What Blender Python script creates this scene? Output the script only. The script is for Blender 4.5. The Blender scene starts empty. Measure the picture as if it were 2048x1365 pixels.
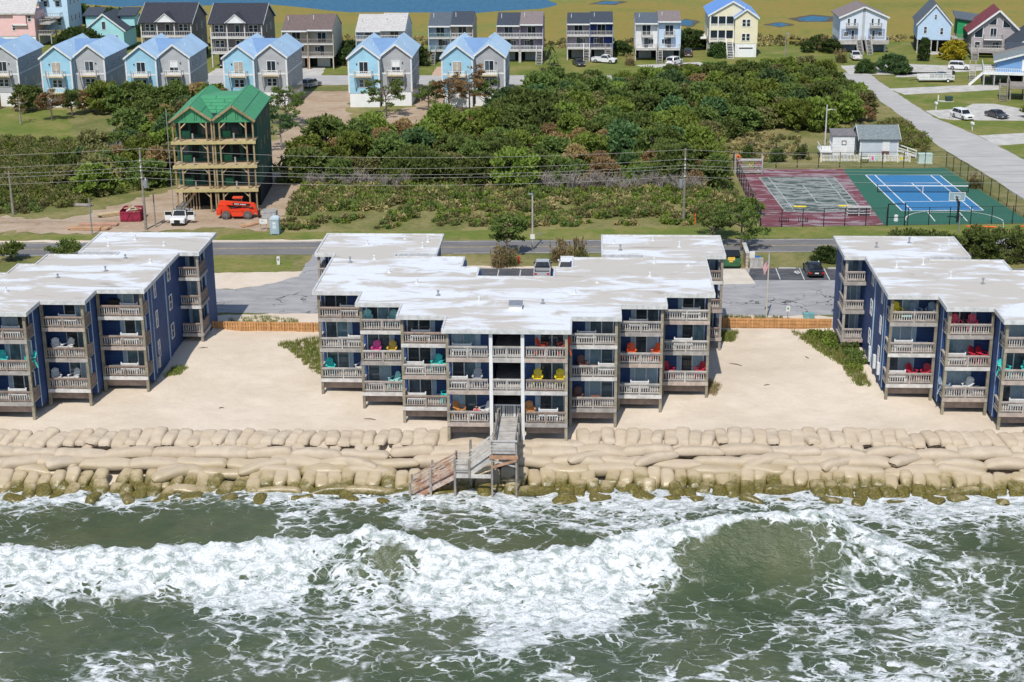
import bpy, math, random
import numpy as np
from mathutils import Vector, Matrix

K = 1.15            # all plan numbers below are in units of K metres
SC = bpy.context.scene
COL = SC.collection
R_ = math.radians

# ---------------------------------------------------------------- camera
pitch = math.atan(1067.5 / 3184.0); yaw = R_(2.97); roll = 0.0078
fw = Vector((-math.sin(yaw) * math.cos(pitch), math.cos(yaw) * math.cos(pitch), -math.sin(pitch)))
rt = Vector((math.cos(yaw), math.sin(yaw), 0)); up = rt.cross(fw)
rt2 = rt * math.cos(roll) - up * math.sin(roll); up2 = up * math.cos(roll) + rt * math.sin(roll)
cam = bpy.data.cameras.new('camera'); camo = bpy.data.objects.new('camera', cam); COL.objects.link(camo)
cam.sensor_width = 36.0; cam.lens = 36.0 * 3184.0 / 2048.0
cam.clip_start = 1.0; cam.clip_end = 6000.0
m3 = Matrix((rt2, up2, -fw)).transposed()
camo.matrix_world = Matrix.Translation((0, 0, 46.0 * K)) @ m3.to_4x4()
SC.camera = camo

# ---------------------------------------------------------------- sky, sun, exposure
SUN_EL = R_(55); SUN_AZ = R_(11.5)      # sun stands behind the camera, a little to its left
world = bpy.data.worlds.new('World'); SC.world = world; world.use_nodes = True
wn = world.node_tree.nodes; wl = world.node_tree.links
sky = wn.new('ShaderNodeTexSky'); sky.sky_type = 'NISHITA'; sky.sun_disc = False
sky.sun_elevation = SUN_EL; sky.sun_rotation = R_(180) + SUN_AZ
sky.air_density = 1.0; sky.dust_density = 0.6; sky.ozone_density = 1.0
wn['Background'].inputs['Strength'].default_value = 0.135
wl.new(sky.outputs[0], wn['Background'].inputs['Color'])
sl = bpy.data.lights.new('sun', 'SUN'); sl.energy = 4.0; sl.angle = R_(0.53); sl.color = (1.0, 0.955, 0.89)
slo = bpy.data.objects.new('sun', sl); COL.objects.link(slo)
sdir = Vector((math.sin(SUN_AZ) * math.cos(SUN_EL), math.cos(SUN_AZ) * math.cos(SUN_EL), -math.sin(SUN_EL)))
slo.rotation_euler = sdir.to_track_quat('-Z', 'Y').to_euler(); slo.location = (-40, -200, 260)
SC.view_settings.view_transform = 'Standard'; SC.view_settings.look = 'None'
SC.view_settings.exposure = 0.10; SC.view_settings.gamma = 1.0
SC.view_settings.use_curve_mapping = False

# ---------------------------------------------------------------- mesh helpers
class MB:
    def __init__(s): s.v = []; s.f = []
    def add(s, vs, fs):
        b = len(s.v); s.v += [tuple(p) for p in vs]; s.f += [tuple(b + i for i in q) for q in fs]; return s
    def box(s, x0, x1, y0, y1, z0, z1):
        return s.add([(x0, y0, z0), (x1, y0, z0), (x1, y1, z0), (x0, y1, z0), (x0, y0, z1), (x1, y0, z1), (x1, y1, z1), (x0, y1, z1)],
                     [(0, 3, 2, 1), (4, 5, 6, 7), (0, 1, 5, 4), (1, 2, 6, 5), (2, 3, 7, 6), (3, 0, 4, 7)])
    def cbox(s, cx, cy, cz, sx, sy, sz): return s.box(cx - sx / 2, cx + sx / 2, cy - sy / 2, cy + sy / 2, cz - sz / 2, cz + sz / 2)
    def hexa(s, p): return s.add(p, [(0, 3, 2, 1), (4, 5, 6, 7), (0, 1, 5, 4), (1, 2, 6, 5), (2, 3, 7, 6), (3, 0, 4, 7)])
    def beam(s, p, q, w, h=None, upv=(0, 0, 1)):
        h = h or w; p = Vector(p); q = Vector(q); d = (q - p).normalized(); u = Vector(upv)
        if abs(d.dot(u)) > .98: u = Vector((0, 1, 0))
        a = d.cross(u).normalized() * (w / 2); b = a.cross(d).normalized() * (h / 2)
        return s.hexa([p - a - b, p + a - b, p + a + b, p - a + b, q - a - b, q + a - b, q + a + b, q - a + b])
    def tube(s, pts, rs, n=7, cap=True):
        pts = [Vector(p) for p in pts]; rs = rs if hasattr(rs, '__len__') else [rs] * len(pts)
        b = len(s.v)
        for i, p in enumerate(pts):
            d = (pts[min(i + 1, len(pts) - 1)] - pts[max(i - 1, 0)]).normalized()
            u = Vector((0, 0, 1)) if abs(d.z) < .9 else Vector((1, 0, 0))
            a = d.cross(u).normalized(); c = a.cross(d)
            for k in range(n):
                t = 2 * math.pi * k / n; s.v.append(tuple(p + (a * math.cos(t) + c * math.sin(t)) * rs[i]))
        for i in range(len(pts) - 1):
            for k in range(n):
                k2 = (k + 1) % n; s.f.append((b + i * n + k, b + i * n + k2, b + (i + 1) * n + k2, b + (i + 1) * n + k))
        if cap:
            s.f.append(tuple(b + k for k in reversed(range(n)))); s.f.append(tuple(b + (len(pts) - 1) * n + k for k in range(n)))
        return s
    def cyl(s, x, y, z0, z1, r, n=10, r1=None): return s.tube([(x, y, z0), (x, y, z1)], [r, r if r1 is None else r1], n)
    def prism(s, poly, z0, z1):
        n = len(poly); vs = [(x, y, z0) for x, y in poly] + [(x, y, z1) for x, y in poly]
        return s.add(vs, [tuple(reversed(range(n))), tuple(range(n, 2 * n))] + [(i, (i + 1) % n, n + (i + 1) % n, n + i) for i in range(n)])
    def extr(s, poly, y0, y1):           # polygon in x,z pushed from y0 to y1
        n = len(poly); vs = [(x, y0, z) for x, z in poly] + [(x, y1, z) for x, z in poly]
        return s.add(vs, [tuple(range(n)), tuple(reversed(range(n, 2 * n)))] + [((i + 1) % n, i, n + i, n + (i + 1) % n) for i in range(n)])
    def slab(s, quad, t):               # a thick sheet below four corner points
        q = [Vector(p) for p in quad]; nrm = (q[1] - q[0]).cross(q[3] - q[0]).normalized() * t
        return s.hexa([p - nrm for p in q] + q)
    def quad(s, a, b, c, d): return s.add([a, b, c, d], [(0, 1, 2, 3)])
    def rot(s, ang, cx=0, cy=0):
        ca, sa = math.cos(ang), math.sin(ang)
        s.v = [(cx + (x - cx) * ca - (y - cy) * sa, cy + (x - cx) * sa + (y - cy) * ca, z) for x, y, z in s.v]; return s
    def mesh(s, name, mat=None, smooth=False):
        me = bpy.data.meshes.new(name); me.from_pydata([(x * K, y * K, z * K) for x, y, z in s.v], [], s.f); me.update()
        if mat: me.materials.append(mat)
        if smooth:
            me.polygons.foreach_set('use_smooth', [True] * len(me.polygons))
        return me

def np_mesh(name, v, f, mat, smooth=False):       # v (n,3), f (m,3|4) arrays
    me = bpy.data.meshes.new(name); v = np.asarray(v, np.float32) * K; f = np.asarray(f, np.int32); k = f.shape[1]
    me.vertices.add(len(v)); me.vertices.foreach_set('co', v.ravel())
    me.loops.add(f.size); me.loops.foreach_set('vertex_index', f.ravel())
    me.polygons.add(len(f)); me.polygons.foreach_set('loop_start', np.arange(0, f.size, k, dtype=np.int32))
    if smooth: me.polygons.foreach_set('use_smooth', np.ones(len(f), bool))
    me.update(calc_edges=True); me.materials.append(mat); return me

def ob(name, me, parent=None, loc=(0, 0, 0), rot=None, scale=None):
    o = bpy.data.objects.new(name, me); COL.objects.link(o)
    o.location = (loc[0] * K, loc[1] * K, loc[2] * K)
    if rot is not None: o.rotation_euler = rot if hasattr(rot, '__len__') else (0, 0, rot)
    if scale is not None: o.scale = scale if hasattr(scale, '__len__') else (scale,) * 3
    if parent: o.parent = parent
    return o
def P(name, mb, mat, parent, label=None, smooth=False, kind=None, loc=(0, 0, 0)):
    o = ob(name, mb.mesh(name, mat, smooth), parent, loc)
    if label: o['label'] = label
    if kind: o['kind'] = kind
    return o
def tag(o, label, cat, group=None, kind=None):
    o['label'] = label; o['category'] = cat
    if group: o['group'] = group
    if kind: o['kind'] = kind
    return o
def T(name, label, cat, loc=(0, 0, 0), rz=0, group=None):
    return tag(ob(name, None, None, loc, rz), label, cat, group)
def struct(name, mb, mat, label=None, smooth=False):
    o = ob(name, mb.mesh(name, mat, smooth)); o['kind'] = 'structure'
    if label: o['label'] = label
    return o
def copy_tree(o, parent=None):
    c = o.copy(); COL.objects.link(c); c.parent = parent
    for ch in o.children: copy_tree(ch, c)
    return c
def place(root, loc, rz=0, label=None, scale=None):
    c = copy_tree(root); c.location = Vector(loc) * K; c.rotation_euler = (0, 0, rz)
    if label: c['label'] = label
    if scale: c.scale = scale if hasattr(scale, '__len__') else (scale,) * 3
    return c
def kill(root):
    for ch in list(root.children): kill(ch)
    bpy.data.objects.remove(root)

# ---------------------------------------------------------------- materials
def newmat(name):
    m = bpy.data.materials.new(name); m.use_nodes = True; nt = m.node_tree
    return m, nt, nt.nodes['Principled BSDF']
def N(nt, t, **kw):
    n = nt.nodes.new(t)
    for k, v in kw.items(): setattr(n, k, v)
    return n
def noise(nt, vec, scale, detail=4, rough=.55, dist=0):
    n = N(nt, 'ShaderNodeTexNoise'); n.inputs['Scale'].default_value = scale; n.inputs['Detail'].default_value = detail
    n.inputs['Roughness'].default_value = rough; n.inputs['Distortion'].default_value = dist; nt.links.new(vec, n.inputs['Vector']); return n.outputs[0]
def ramp(nt, fac, a, b, ca=(0, 0, 0, 1), cb=(1, 1, 1, 1)):
    r = N(nt, 'ShaderNodeMapRange'); r.interpolation_type = 'SMOOTHSTEP'; r.inputs[1].default_value = a; r.inputs[2].default_value = b
    nt.links.new(fac, r.inputs[0]); return r.outputs[0]
def mixc(nt, fac, a, b):
    n = N(nt, 'ShaderNodeMix', data_type='RGBA')
    if isinstance(fac, float): n.inputs[0].default_value = fac
    else: nt.links.new(fac, n.inputs[0])
    for s, val in ((6, a), (7, b)):
        if isinstance(val, tuple): n.inputs[s].default_value = (*val[:3], 1)
        else: nt.links.new(val, n.inputs[s])
    return n.outputs[2]
def mth(nt, op, a, b=None):
    n = N(nt, 'ShaderNodeMath', operation=op)
    for i, v in enumerate((a, b)):
        if v is None: continue
        if isinstance(v, (int, float)): n.inputs[i].default_value = v
        else: nt.links.new(v, n.inputs[i])
    return n.outputs[0]
def pos(nt, scale=(1, 1, 1), rotz=0, objc=False):
    m = N(nt, 'ShaderNodeMapping'); m.inputs['Scale'].default_value = scale; m.inputs['Rotation'].default_value = (0, 0, rotz)
    if objc: nt.links.new(N(nt, 'ShaderNodeTexCoord').outputs['Object'], m.inputs[0])
    else: nt.links.new(N(nt, 'ShaderNodeNewGeometry').outputs['Position'], m.inputs[0])
    return m.outputs[0]
def bump(nt, bs, h, strength, dist=.05):
    b = N(nt, 'ShaderNodeBump'); b.inputs['Strength'].default_value = strength; b.inputs['Distance'].default_value = dist
    nt.links.new(h, b.inputs['Height']); nt.links.new(b.outputs[0], bs.inputs['Normal']); return b
def dark(c, k): return tuple(min(1, x * k) for x in c)

MATS = {}
def M(name, col, rough=.75, var=.25, sc=1.5, col2=None, lap=0, grain=0, rnd=0, metal=0, spec=.4, stretch=(1, 1, 1), lines=None, bmp=.15):
    """plain painted / natural surface: two tones mixed by noise, optional clapboard laps (lap = board height in metres),
    wood grain, random tone per object and bump."""
    if name in MATS: return MATS[name]
    m, nt, bs = newmat(name); MATS[name] = m
    v = pos(nt, stretch); n1 = noise(nt, v, sc, 5, .6)
    c2 = col2 or dark(col, 1 - var)
    c = mixc(nt, ramp(nt, n1, .35, .65), tuple(col), tuple(c2))
    h = noise(nt, v, sc * 9, 3)
    if grain:
        g = noise(nt, pos(nt, (grain, grain, 1.2), 0, True), 3, 4); c = mixc(nt, mth(nt, 'MULTIPLY', ramp(nt, g, .4, .75), .55), c, dark(col, .5)); h = g
    if rnd:
        oi = N(nt, 'ShaderNodeObjectInfo'); hs = N(nt, 'ShaderNodeHueSaturation'); nt.links.new(c, hs.inputs['Color'])
        mr = N(nt, 'ShaderNodeMapRange'); nt.links.new(oi.outputs['Random'], mr.inputs[0]); mr.inputs[3].default_value = 1 - rnd; mr.inputs[4].default_value = 1 + rnd
        nt.links.new(mr.outputs[0], hs.inputs['Value']); c = hs.outputs[0]
    if lap:
        sx = N(nt, 'ShaderNodeSeparateXYZ'); nt.links.new(pos(nt), sx.inputs[0])
        fr = mth(nt, 'FRACT', mth(nt, 'DIVIDE', sx.outputs[2], lap)); edge = mth(nt, 'LESS_THAN', fr, .14)
        c = mixc(nt, mth(nt, 'MULTIPLY', edge, .5), c, dark(col, .3))
        bump(nt, bs, mth(nt, 'ADD', mth(nt, 'MULTIPLY', fr, -1.0), mth(nt, 'MULTIPLY', h, .15)), .5, .03)
    elif bmp: bump(nt, bs, h, bmp, .04)
    nt.links.new(c, bs.inputs['Base Color'])
    bs.inputs['Roughness'].default_value = rough; bs.inputs['Metallic'].default_value = metal; bs.inputs['Specular IOR Level'].default_value = spec
    return m
def glass(name, col=(.02, .03, .04), rough=.08):
    if name in MATS: return MATS[name]
    m, nt, bs = newmat(name); MATS[name] = m
    oi = N(nt, 'ShaderNodeObjectInfo'); n = noise(nt, pos(nt, (1, 1, .5)), 1.3, 2)
    k = mth(nt, 'ADD', mth(nt, 'MULTIPLY', oi.outputs['Random'], .5), mth(nt, 'MULTIPLY', n, .5))
    nt.links.new(mixc(nt, ramp(nt, k, .5, .8), col, tuple(min(1, c * 3.2 + .02) for c in col)), bs.inputs['Base Color'])
    bs.inputs['Roughness'].default_value = rough; bs.inputs['Specular IOR Level'].default_value = .6
    return m

navy = M('navy_siding', (.024, .066, .20), .6, .25, .8, lap=.33)
white = M('white_paint', (.74, .74, .72), .55, .12, 1.2)
trim = M('white_trim', (.70, .71, .70), .55, .14, 2)
paleblue = M('pale_blue_trim', (.36, .48, .58), .55, .2, 2)
wood = M('weathered_wood', (.36, .32, .28), .85, .35, 1.5, grain=8, rnd=.18)
greywood = M('grey_wood', (.50, .475, .44), .85, .3, 1.5, grain=8, rnd=.15)
brownwood = M('brown_wood', (.34, .26, .215), .8, .3, 2, grain=8, rnd=.2)
deckwood = M('deck_wood', (.34, .31, .275), .85, .3, 1.2, grain=6, rnd=.08)
pine = M('fresh_lumber', (.58, .44, .25), .75, .22, 2, grain=6, rnd=.1)
treated = M('treated_lumber', (.35, .26, .14), .8, .3, 2, grain=6, rnd=.15)
cedar = M('cedar_fence_wood', (.60, .32, .13), .8, .25, 2, grain=7, rnd=.15)
shade = M('painted_shade', (.012, .012, .013), .9, .3, 2)  # near-black colour stands in for the shade inside stairwells, openings and under houses
gl = glass('window_glass'); glb = glass('blue_window_glass', (.05, .09, .11))
metal = M('galvanised_metal', (.42, .43, .44), .45, .2, 3, metal=.6)
black = M('black_metal', (.015, .015, .016), .5, .3, 3)
rubber = M('tyre_rubber', (.02, .02, .02), .85, .3, 6)
chrome = M('bright_metal', (.6, .6, .6), .25, .1, 4, metal=.9)
concrete = M('concrete', (.50, .48, .44), .85, .22, .6, bmp=.3)
# ================================================================ SETTING
def blend_mat(name, stops, sc=.12, detail=6, rough=.9, fine=1.2, fine_amt=.35, stretch=(1, 1, 1), bmp=.4, rz=0, speck=.5):
    """natural ground: several tones picked by large noise, broken up by fine noise"""
    m, nt, bs = newmat(name); MATS[name] = m
    v = pos(nt, stretch, rz); n = noise(nt, v, sc, detail, .62, .6); f = noise(nt, pos(nt), fine, 5, .7)
    k = mth(nt, 'ADD', mth(nt, 'MULTIPLY', n, 1 - fine_amt), mth(nt, 'MULTIPLY', f, fine_amt))
    cr = N(nt, 'ShaderNodeValToRGB'); nt.links.new(k, cr.inputs[0]); el = cr.color_ramp.elements
    while len(el) < len(stops): el.new(.5)
    for e, (p, c) in zip(el, stops): e.position = p; e.color = (*c, 1)
    g = noise(nt, pos(nt), fine * 6, 3, .7)
    c = mixc(nt, mth(nt, 'MULTIPLY', ramp(nt, g, .45, .8), speck), cr.outputs[0], dark(stops[0][1], .55))
    nt.links.new(c, bs.inputs['Base Color']); bs.inputs['Roughness'].default_value = rough; bs.inputs['Specular IOR Level'].default_value = .2
    bump(nt, bs, f, bmp, .25); return m
grassm = blend_mat('scrub_grass', [(.30, (.085, .10, .025)), (.45, (.14, .15, .045)), (.55, (.23, .20, .08)), (.70, (.33, .26, .14))], .1)
lawnm = blend_mat('lawn_grass', [(.30, (.085, .125, .022)), (.46, (.13, .165, .03)), (.56, (.20, .19, .055)), (.70, (.29, .24, .11))], .16)
dirtm = blend_mat('bare_dirt', [(.30, (.25, .17, .105)), (.45, (.36, .265, .18)), (.58, (.43, .34, .25)), (.72, (.33, .22, .14))], .15, stretch=(1, 1.6, 1))
marshm = blend_mat('marsh_grass', [(.28, (.115, .13, .022)), (.42, (.19, .185, .038)), (.51, (.26, .19, .045)), (.57, (.165, .185, .04)), (.74, (.31, .26, .09))], .03, fine=.45, fine_amt=.42, stretch=(.6, 1.1, 1))
sandm = blend_mat('beach_sand', [(.25, (.50, .425, .325)), (.45, (.575, .49, .385)), (.58, (.63, .545, .44)), (.75, (.53, .45, .35))], .10, rough=.95, fine=.5, fine_amt=.34, bmp=.5, speck=.12)
sandp = blend_mat('packed_sand', [(.25, (.50, .42, .32)), (.45, (.57, .48, .38)), (.60, (.62, .53, .43)), (.8, (.5, .42, .33))], .2, rough=.95, fine=.8, bmp=.2, speck=.2)

def asphalt(name, a, b, cracks, sc=.5):
    m, nt, bs = newmat(name); MATS[name] = m
    n = noise(nt, pos(nt, (.5, 1.3, 1)), sc, 6, .65, .5); f = noise(nt, pos(nt), 8, 3, .7)
    c = mixc(nt, ramp(nt, n, .35, .68), a, b); c = mixc(nt, mth(nt, 'MULTIPLY', ramp(nt, f, .5, .8), .4), c, dark(a, .6))
    if cracks:
        w = N(nt, 'ShaderNodeVectorMath', operation='ADD'); p = pos(nt, (1, 1, 1)); nt.links.new(p, w.inputs[0])
        nn = N(nt, 'ShaderNodeTexNoise'); nn.inputs['Scale'].default_value = .5; nn.inputs['Detail'].default_value = 4; nt.links.new(p, nn.inputs['Vector'])
        sc2 = N(nt, 'ShaderNodeVectorMath', operation='SCALE'); sc2.inputs['Scale'].default_value = 5; nt.links.new(nn.outputs[1], sc2.inputs[0]); nt.links.new(sc2.outputs[0], w.inputs[1])
        vo = N(nt, 'ShaderNodeTexVoronoi', feature='DISTANCE_TO_EDGE'); vo.inputs['Scale'].default_value = cracks; nt.links.new(w.outputs[0], vo.inputs['Vector'])
        gate = ramp(nt, noise(nt, p, .12, 2), .42, .6)
        c = mixc(nt, mth(nt, 'MULTIPLY', mth(nt, 'LESS_THAN', vo.outputs['Distance'], .011), gate), c, (.03, .03, .032))
    nt.links.new(c, bs.inputs['Base Color']); bs.inputs['Roughness'].default_value = .9; bs.inputs['Specular IOR Level'].default_value = .25
    bump(nt, bs, f, .25, .03); return m
roadm = asphalt('road_asphalt', (.145, .14, .138), (.19, .183, .178), 0, .3)
lotm = asphalt('old_asphalt', (.27, .265, .265), (.35, .345, .34), .16)
sealm = asphalt('sealed_asphalt', (.06, .062, .07), (.12, .12, .125), .3, .9)
streetm = asphalt('street_asphalt', (.36, .35, .335), (.43, .415, .39), 0, .4)
yellowp = M('yellow_road_paint', (.50, .38, .16), .8, .4, 1.5)
whitep = M('white_road_paint', (.62, .61, .58), .8, .35, 1.5)

rng = random.Random(7)
def patch(name, pts, z, mat, jit=.25, step=1.2, label=None):
    out = []
    for i, p in enumerate(pts):
        q = pts[(i + 1) % len(pts)]; L = math.dist(p, q); n = max(1, int(L / step)); d = ((q[0] - p[0]) / L, (q[1] - p[1]) / L)
        for k in range(n):
            t = k / n; j = rng.uniform(-jit, jit)
            out.append((p[0] + (q[0] - p[0]) * t - d[1] * j, p[1] + (q[1] - p[1]) * t + d[0] * j))
    mb = MB(); mb.add([(x, y, z) for x, y in out], [tuple(range(len(out)))])
    me = mb.mesh(name, mat)
    import bmesh
    bm = bmesh.new(); bm.from_mesh(me)
    bmesh.ops.triangulate(bm, faces=bm.faces[:])
    for f in bm.faces:
        if f.normal.z < 0: f.normal_flip()
    bm.to_mesh(me); bm.free()
    o = ob(name, me); o['kind'] = 'structure'
    if label: o['label'] = label
    return o

# one sheet of scrub ground to the horizon, marsh and sound beyond the houses
g = MB(); g.quad((-2500, 134, 0), (2500, 134, 0), (2500, 3500, 0), (-2500, 3500, 0)); struct('ground', g, grassm, 'scrubby grass ground of the barrier island')
patch('marsh', [(-1500, 338), (-70, 331), (-20, 326), (30, 328), (62, 332), (110, 322), (1500, 318), (1500, 3000), (-1500, 3000)], .004, marshm, 1.5, 6, 'ochre salt marsh beyond the back row of houses')
bw, bnt, bbs = newmat('sound_water')
n_ = noise(bnt, pos(bnt, (1, .35, 1)), .8, 5, .7)
bnt.links.new(mixc(bnt, ramp(bnt, n_, .3, .7), (.006, .075, .15), (.02, .125, .22)), bbs.inputs['Base Color'])
bbs.inputs['Roughness'].default_value = .45; bbs.inputs['Specular IOR Level'].default_value = .25; bump(bnt, bbs, n_, .5, .3)
patch('sound_water', [(-900, 402), (-133, 401), (-117, 394), (-98, 396), (-80, 398), (-71, 391), (-58, 382), (-40, 381.5), (-28, 380), (-21, 384), (-13, 388), (-9, 396), (-11, 405), (-14, 430), (40, 700), (40, 2600), (-900, 2600)], .009, bw, .8, 4, 'blue sound water behind the marsh')
for pts in ([(46, 368.6), (50.4, 374), (54, 371.3), (51.9, 364.1), (47.5, 364.2)], [(38.5, 358.2), (41.6, 361.6), (43.4, 358.1), (40.9, 354.8)], [(18.6, 362.7), (20.8, 367.1), (22.9, 363.5), (21.4, 356.6), (19, 358.3)], [(0.5, 398), (3, 404), (7, 402), (5, 397)]):
    cx = sum(p[0] for p in pts) / len(pts); cy = sum(p[1] for p in pts) / len(pts)
    patch('marsh_mud', [(cx + (x - cx) * 1.5, cy + (y - cy) * 1.35) for x, y in pts], .008, M('marsh_mud', (.10, .075, .04), .7, .3, .6), .5, 1.5)
    patch('marsh_pond', pts, .013, bw, .4, 1.2)

# lawns and bare earth
patch('lawn', [(-100, 252.8), (-85, 253), (-79, 236), (-75, 226), (-100, 226)], .006, lawnm, .6)
patch('lawn', [(-130, 289), (46, 289), (46, 330), (-130, 330)], .006, lawnm, .8, 3)
patch('lawn', [(49, 288.5), (110, 284), (110, 332), (44, 332), (44, 300)], .007, lawnm, .8, 3)
patch('lawn', [(50, 286), (90, 284), (90, 214), (59.2, 214), (57.6, 226), (56.4, 233), (53, 248), (51.6, 263)], .0062, lawnm, .3)
patch('lawn', [(-80, 173.2), (-42, 174.2), (-38, 175.4), (12, 178.6), (20, 179), (52, 181), (52, 176), (0, 173.2), (-80, 171)], .006, lawnm, .4)
patch('lawn', [(-42, 158.6), (-33, 159), (-31.2, 160.5), (-32, 163), (-42, 164.6)], .014, lawnm, .25, .8, 'mown grass island beside the driveway')
patch('dirt_lot', [(-51.5, 270), (-40.2, 271), (-39.5, 255), (-36, 240), (-37, 226), (-41, 214), (-45, 213), (-47.5, 244)], .005, dirtm, .7)
patch('dirt_lot', [(-29, 256), (-24, 256), (-24, 243), (-20, 236), (-29, 238), (-33, 243), (-33, 250)], .005, dirtm, .6)
patch('dirt_lot', [(-29, 272), (-24, 272), (-24, 256), (-29, 256)], .0052, dirtm, .4)
patch('construction_site_dirt', [(-66, 178.5), (-62, 181.5), (-57.4, 190), (-53.1, 197), (-52, 206), (-36, 208), (-36.6, 191), (-36.5, 181), (-37.4, 176.2), (-44, 177.2), (-49, 175.6), (-57, 174.6), (-66, 174.6)], .008, dirtm, .7, 1.0, 'rutted bare dirt of the construction site')
patch('bare_ground', [(-92, 174.4), (-66, 175.0), (-60, 176.5), (-63, 181), (-70, 182.5), (-80, 179.5), (-92, 181)], .0072, dirtm, .8, 1.0)
patch('bare_ground', [(-47, 228), (-41, 226), (-40.5, 212), (-44, 206), (-47, 214)], .0072, dirtm, .8, 1.0)
patch('sand_shoulder', [(-70, 169.9), (-70, 171.0), (-30, 172.2), (-24, 172.8), (-24, 171.6)], .0085, sandp, .3)

# roads
def yc(x): return 170 + .042 * x
rd = MB()
def strip(mb, x0, x1, o0, o1, z, n=1):
    for i in range(n):
        a = x0 + (x1 - x0) * i / n; b = x0 + (x1 - x0) * (i + 1) / n
        mb.quad((a, yc(a) + o0, z), (b, yc(b) + o0, z), (b, yc(b) + o1, z), (a, yc(a) + o1, z))
strip(rd, -400, 400, -2.75, 2.75, .012, 8); struct('road', rd, roadm, 'two lane asphalt beach road')
y2 = MB(); strip(y2, -400, 400, -.13, -.04, .016, 8); strip(y2, -400, 400, .04, .13, .016, 8); struct('road_centre_line', y2, yellowp)
w2 = MB(); strip(w2, -400, 400, 2.42, 2.52, .016, 8); strip(w2, -400, -42, -2.52, -2.42, .016, 4); strip(w2, -15, 11, -2.52, -2.42, .016, 2); strip(w2, 17, 400, -2.52, -2.42, .016, 4)
struct('road_edge_line', w2, whitep)
patch('street', [(44.6, 291), (47.6, 255.8), (49.2, 224.7), (51.8, 205), (53, 190), (53, 174.8), (63, 175.3), (61.5, 190), (58.7, 216.4), (57.4, 225.8), (56.2, 233.4), (52.9, 247.7), (51.5, 263.2), (50, 283.4), (50, 291)], .010, streetm, .12, 1.5, 'pale side street leading back between the houses')
patch('street', [(-140, 277), (47, 278), (47, 288), (-140, 288)], .0095, streetm, .15, 3, 'pale back street behind the blue and grey houses')
dl = MB(); dl.box(55.6, 55.75, 188, 192, .0125, .015); struct('road_dash', dl, whitep)
for pts in ([(46, 299.4), (57, 302), (73.9, 297.6), (90, 297), (90, 293), (73.2, 294.2), (55.1, 288.9), (46, 289)], [(50.3, 274), (70.4, 279.2), (69, 273), (52.1, 268)], [(55.6, 291.8), (65, 291.8), (64, 287.3), (53.7, 286.1)],
            [(52.6, 253.2), (58.8, 255), (61.4, 259.6), (65, 259.6), (70, 252.1), (68, 244.7), (55.4, 245.4), (53.4, 246.8)], [(56.3, 233.2), (70, 237), (68, 229.4), (57.5, 226)],
            [(-54.9, 297.5), (-50.2, 297.5), (-49.2, 287.5), (-53, 287.5)], [(-70.5, 296), (-66.5, 296), (-66.5, 287.5), (-70.5, 287.5)], [(8, 300), (20, 304), (24, 296), (12, 292)]):
    patch('driveway', pts, .0145, concrete, .15, 1.2)
patch('driveway', [(-29.2, 298), (-24.5, 300), (-24.5, 287.5), (-29.2, 287.5)], .0145, M('brick_dust_paving', (.52, .36, .25), .9, .2, 1), .15, 1.2)

# condominium parking
patch('parking_lot', [(-75, 145), (-40, 145), (-24, 144.6), (10, 144.8), (24, 145.6), (70, 146), (70, 162.3), (17, 161.8), (-1, 161.2), (-16, 161), (-23.5, 161), (-24.3, 167), (-30.2, 166.6), (-30.4, 159), (-33, 154.5), (-36, 152.6), (-42, 153.2), (-75, 154)], .010, lotm, .15, 1.0, 'cracked grey asphalt parking lot behind the condominiums')
patch('sand_patch', [(-44, 153.2), (-36, 152.7), (-33, 154.4), (-30.5, 157.4), (-30.2, 159.3), (-33, 158.9), (-44, 158.4)], .0125, sandp, .2, .8)
seal = MB(); seal.quad((15.9, 157.2, .0145), (70, 158.2, .0145), (70, 162.1, .0145), (16.7, 161.7, .0145)); seal.quad((-16, 155.6, .0145), (1, 155.8, .0145), (1, 160.9, .0145), (-16, 160.7, .0145))
struct('sealed_parking_strip', seal, sealm, 'dark resealed row of parking stalls')
st = MB()
for x in (19.3, 21.75, 24.3, 27, 29.7): st.quad((x, 157.5, .0175), (x + .1, 157.5, .0175), (x + .1, 161.7, .0175), (x, 161.7, .0175))
for x in (-12, -9.7, -7.4, -5.9, -3.6, -1.3): st.quad((x, 155.9, .0175), (x + .1, 155.9, .0175), (x + .1, 160.4, .0175), (x, 160.4, .0175))
st.quad((21.05, 160.2, .0175), (21.35, 159.6, .0175), (21.5, 159.7, .0175), (21.25, 160.9, .0175)); st.quad((21.4, 160.9, .0175), (21.55, 159.9, .0175), (21.68, 159.9, .0175), (21.55, 160.9, .0175))
struct('parking_line', st, whitep)
pd = MB(); pd.quad((13.2, 155.5, .0185), (16.7, 155.9, .0185), (16.1, 161.4, .0185), (13.0, 161.1, .0185)); struct('concrete_pad', pd, M('pad_concrete', (.58, .52, .43), .9, .15, .6))
patch('sand_patch', [(-40, 139), (-12, 139), (-12, 144.4), (-26, 144.9), (-34, 144.4), (-40, 143.2)], .012, sandp, .25, .8)
patch('sand_patch', [(8, 140), (30, 140.5), (30, 145), (20, 145.3), (12, 145.2)], .012, sandp, .25, .8)
patch('sand_patch', [(-17, 160.9), (3, 161.2), (3, 161.8), (-17, 161.9)], .0135, sandp, .2, .8)

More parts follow.
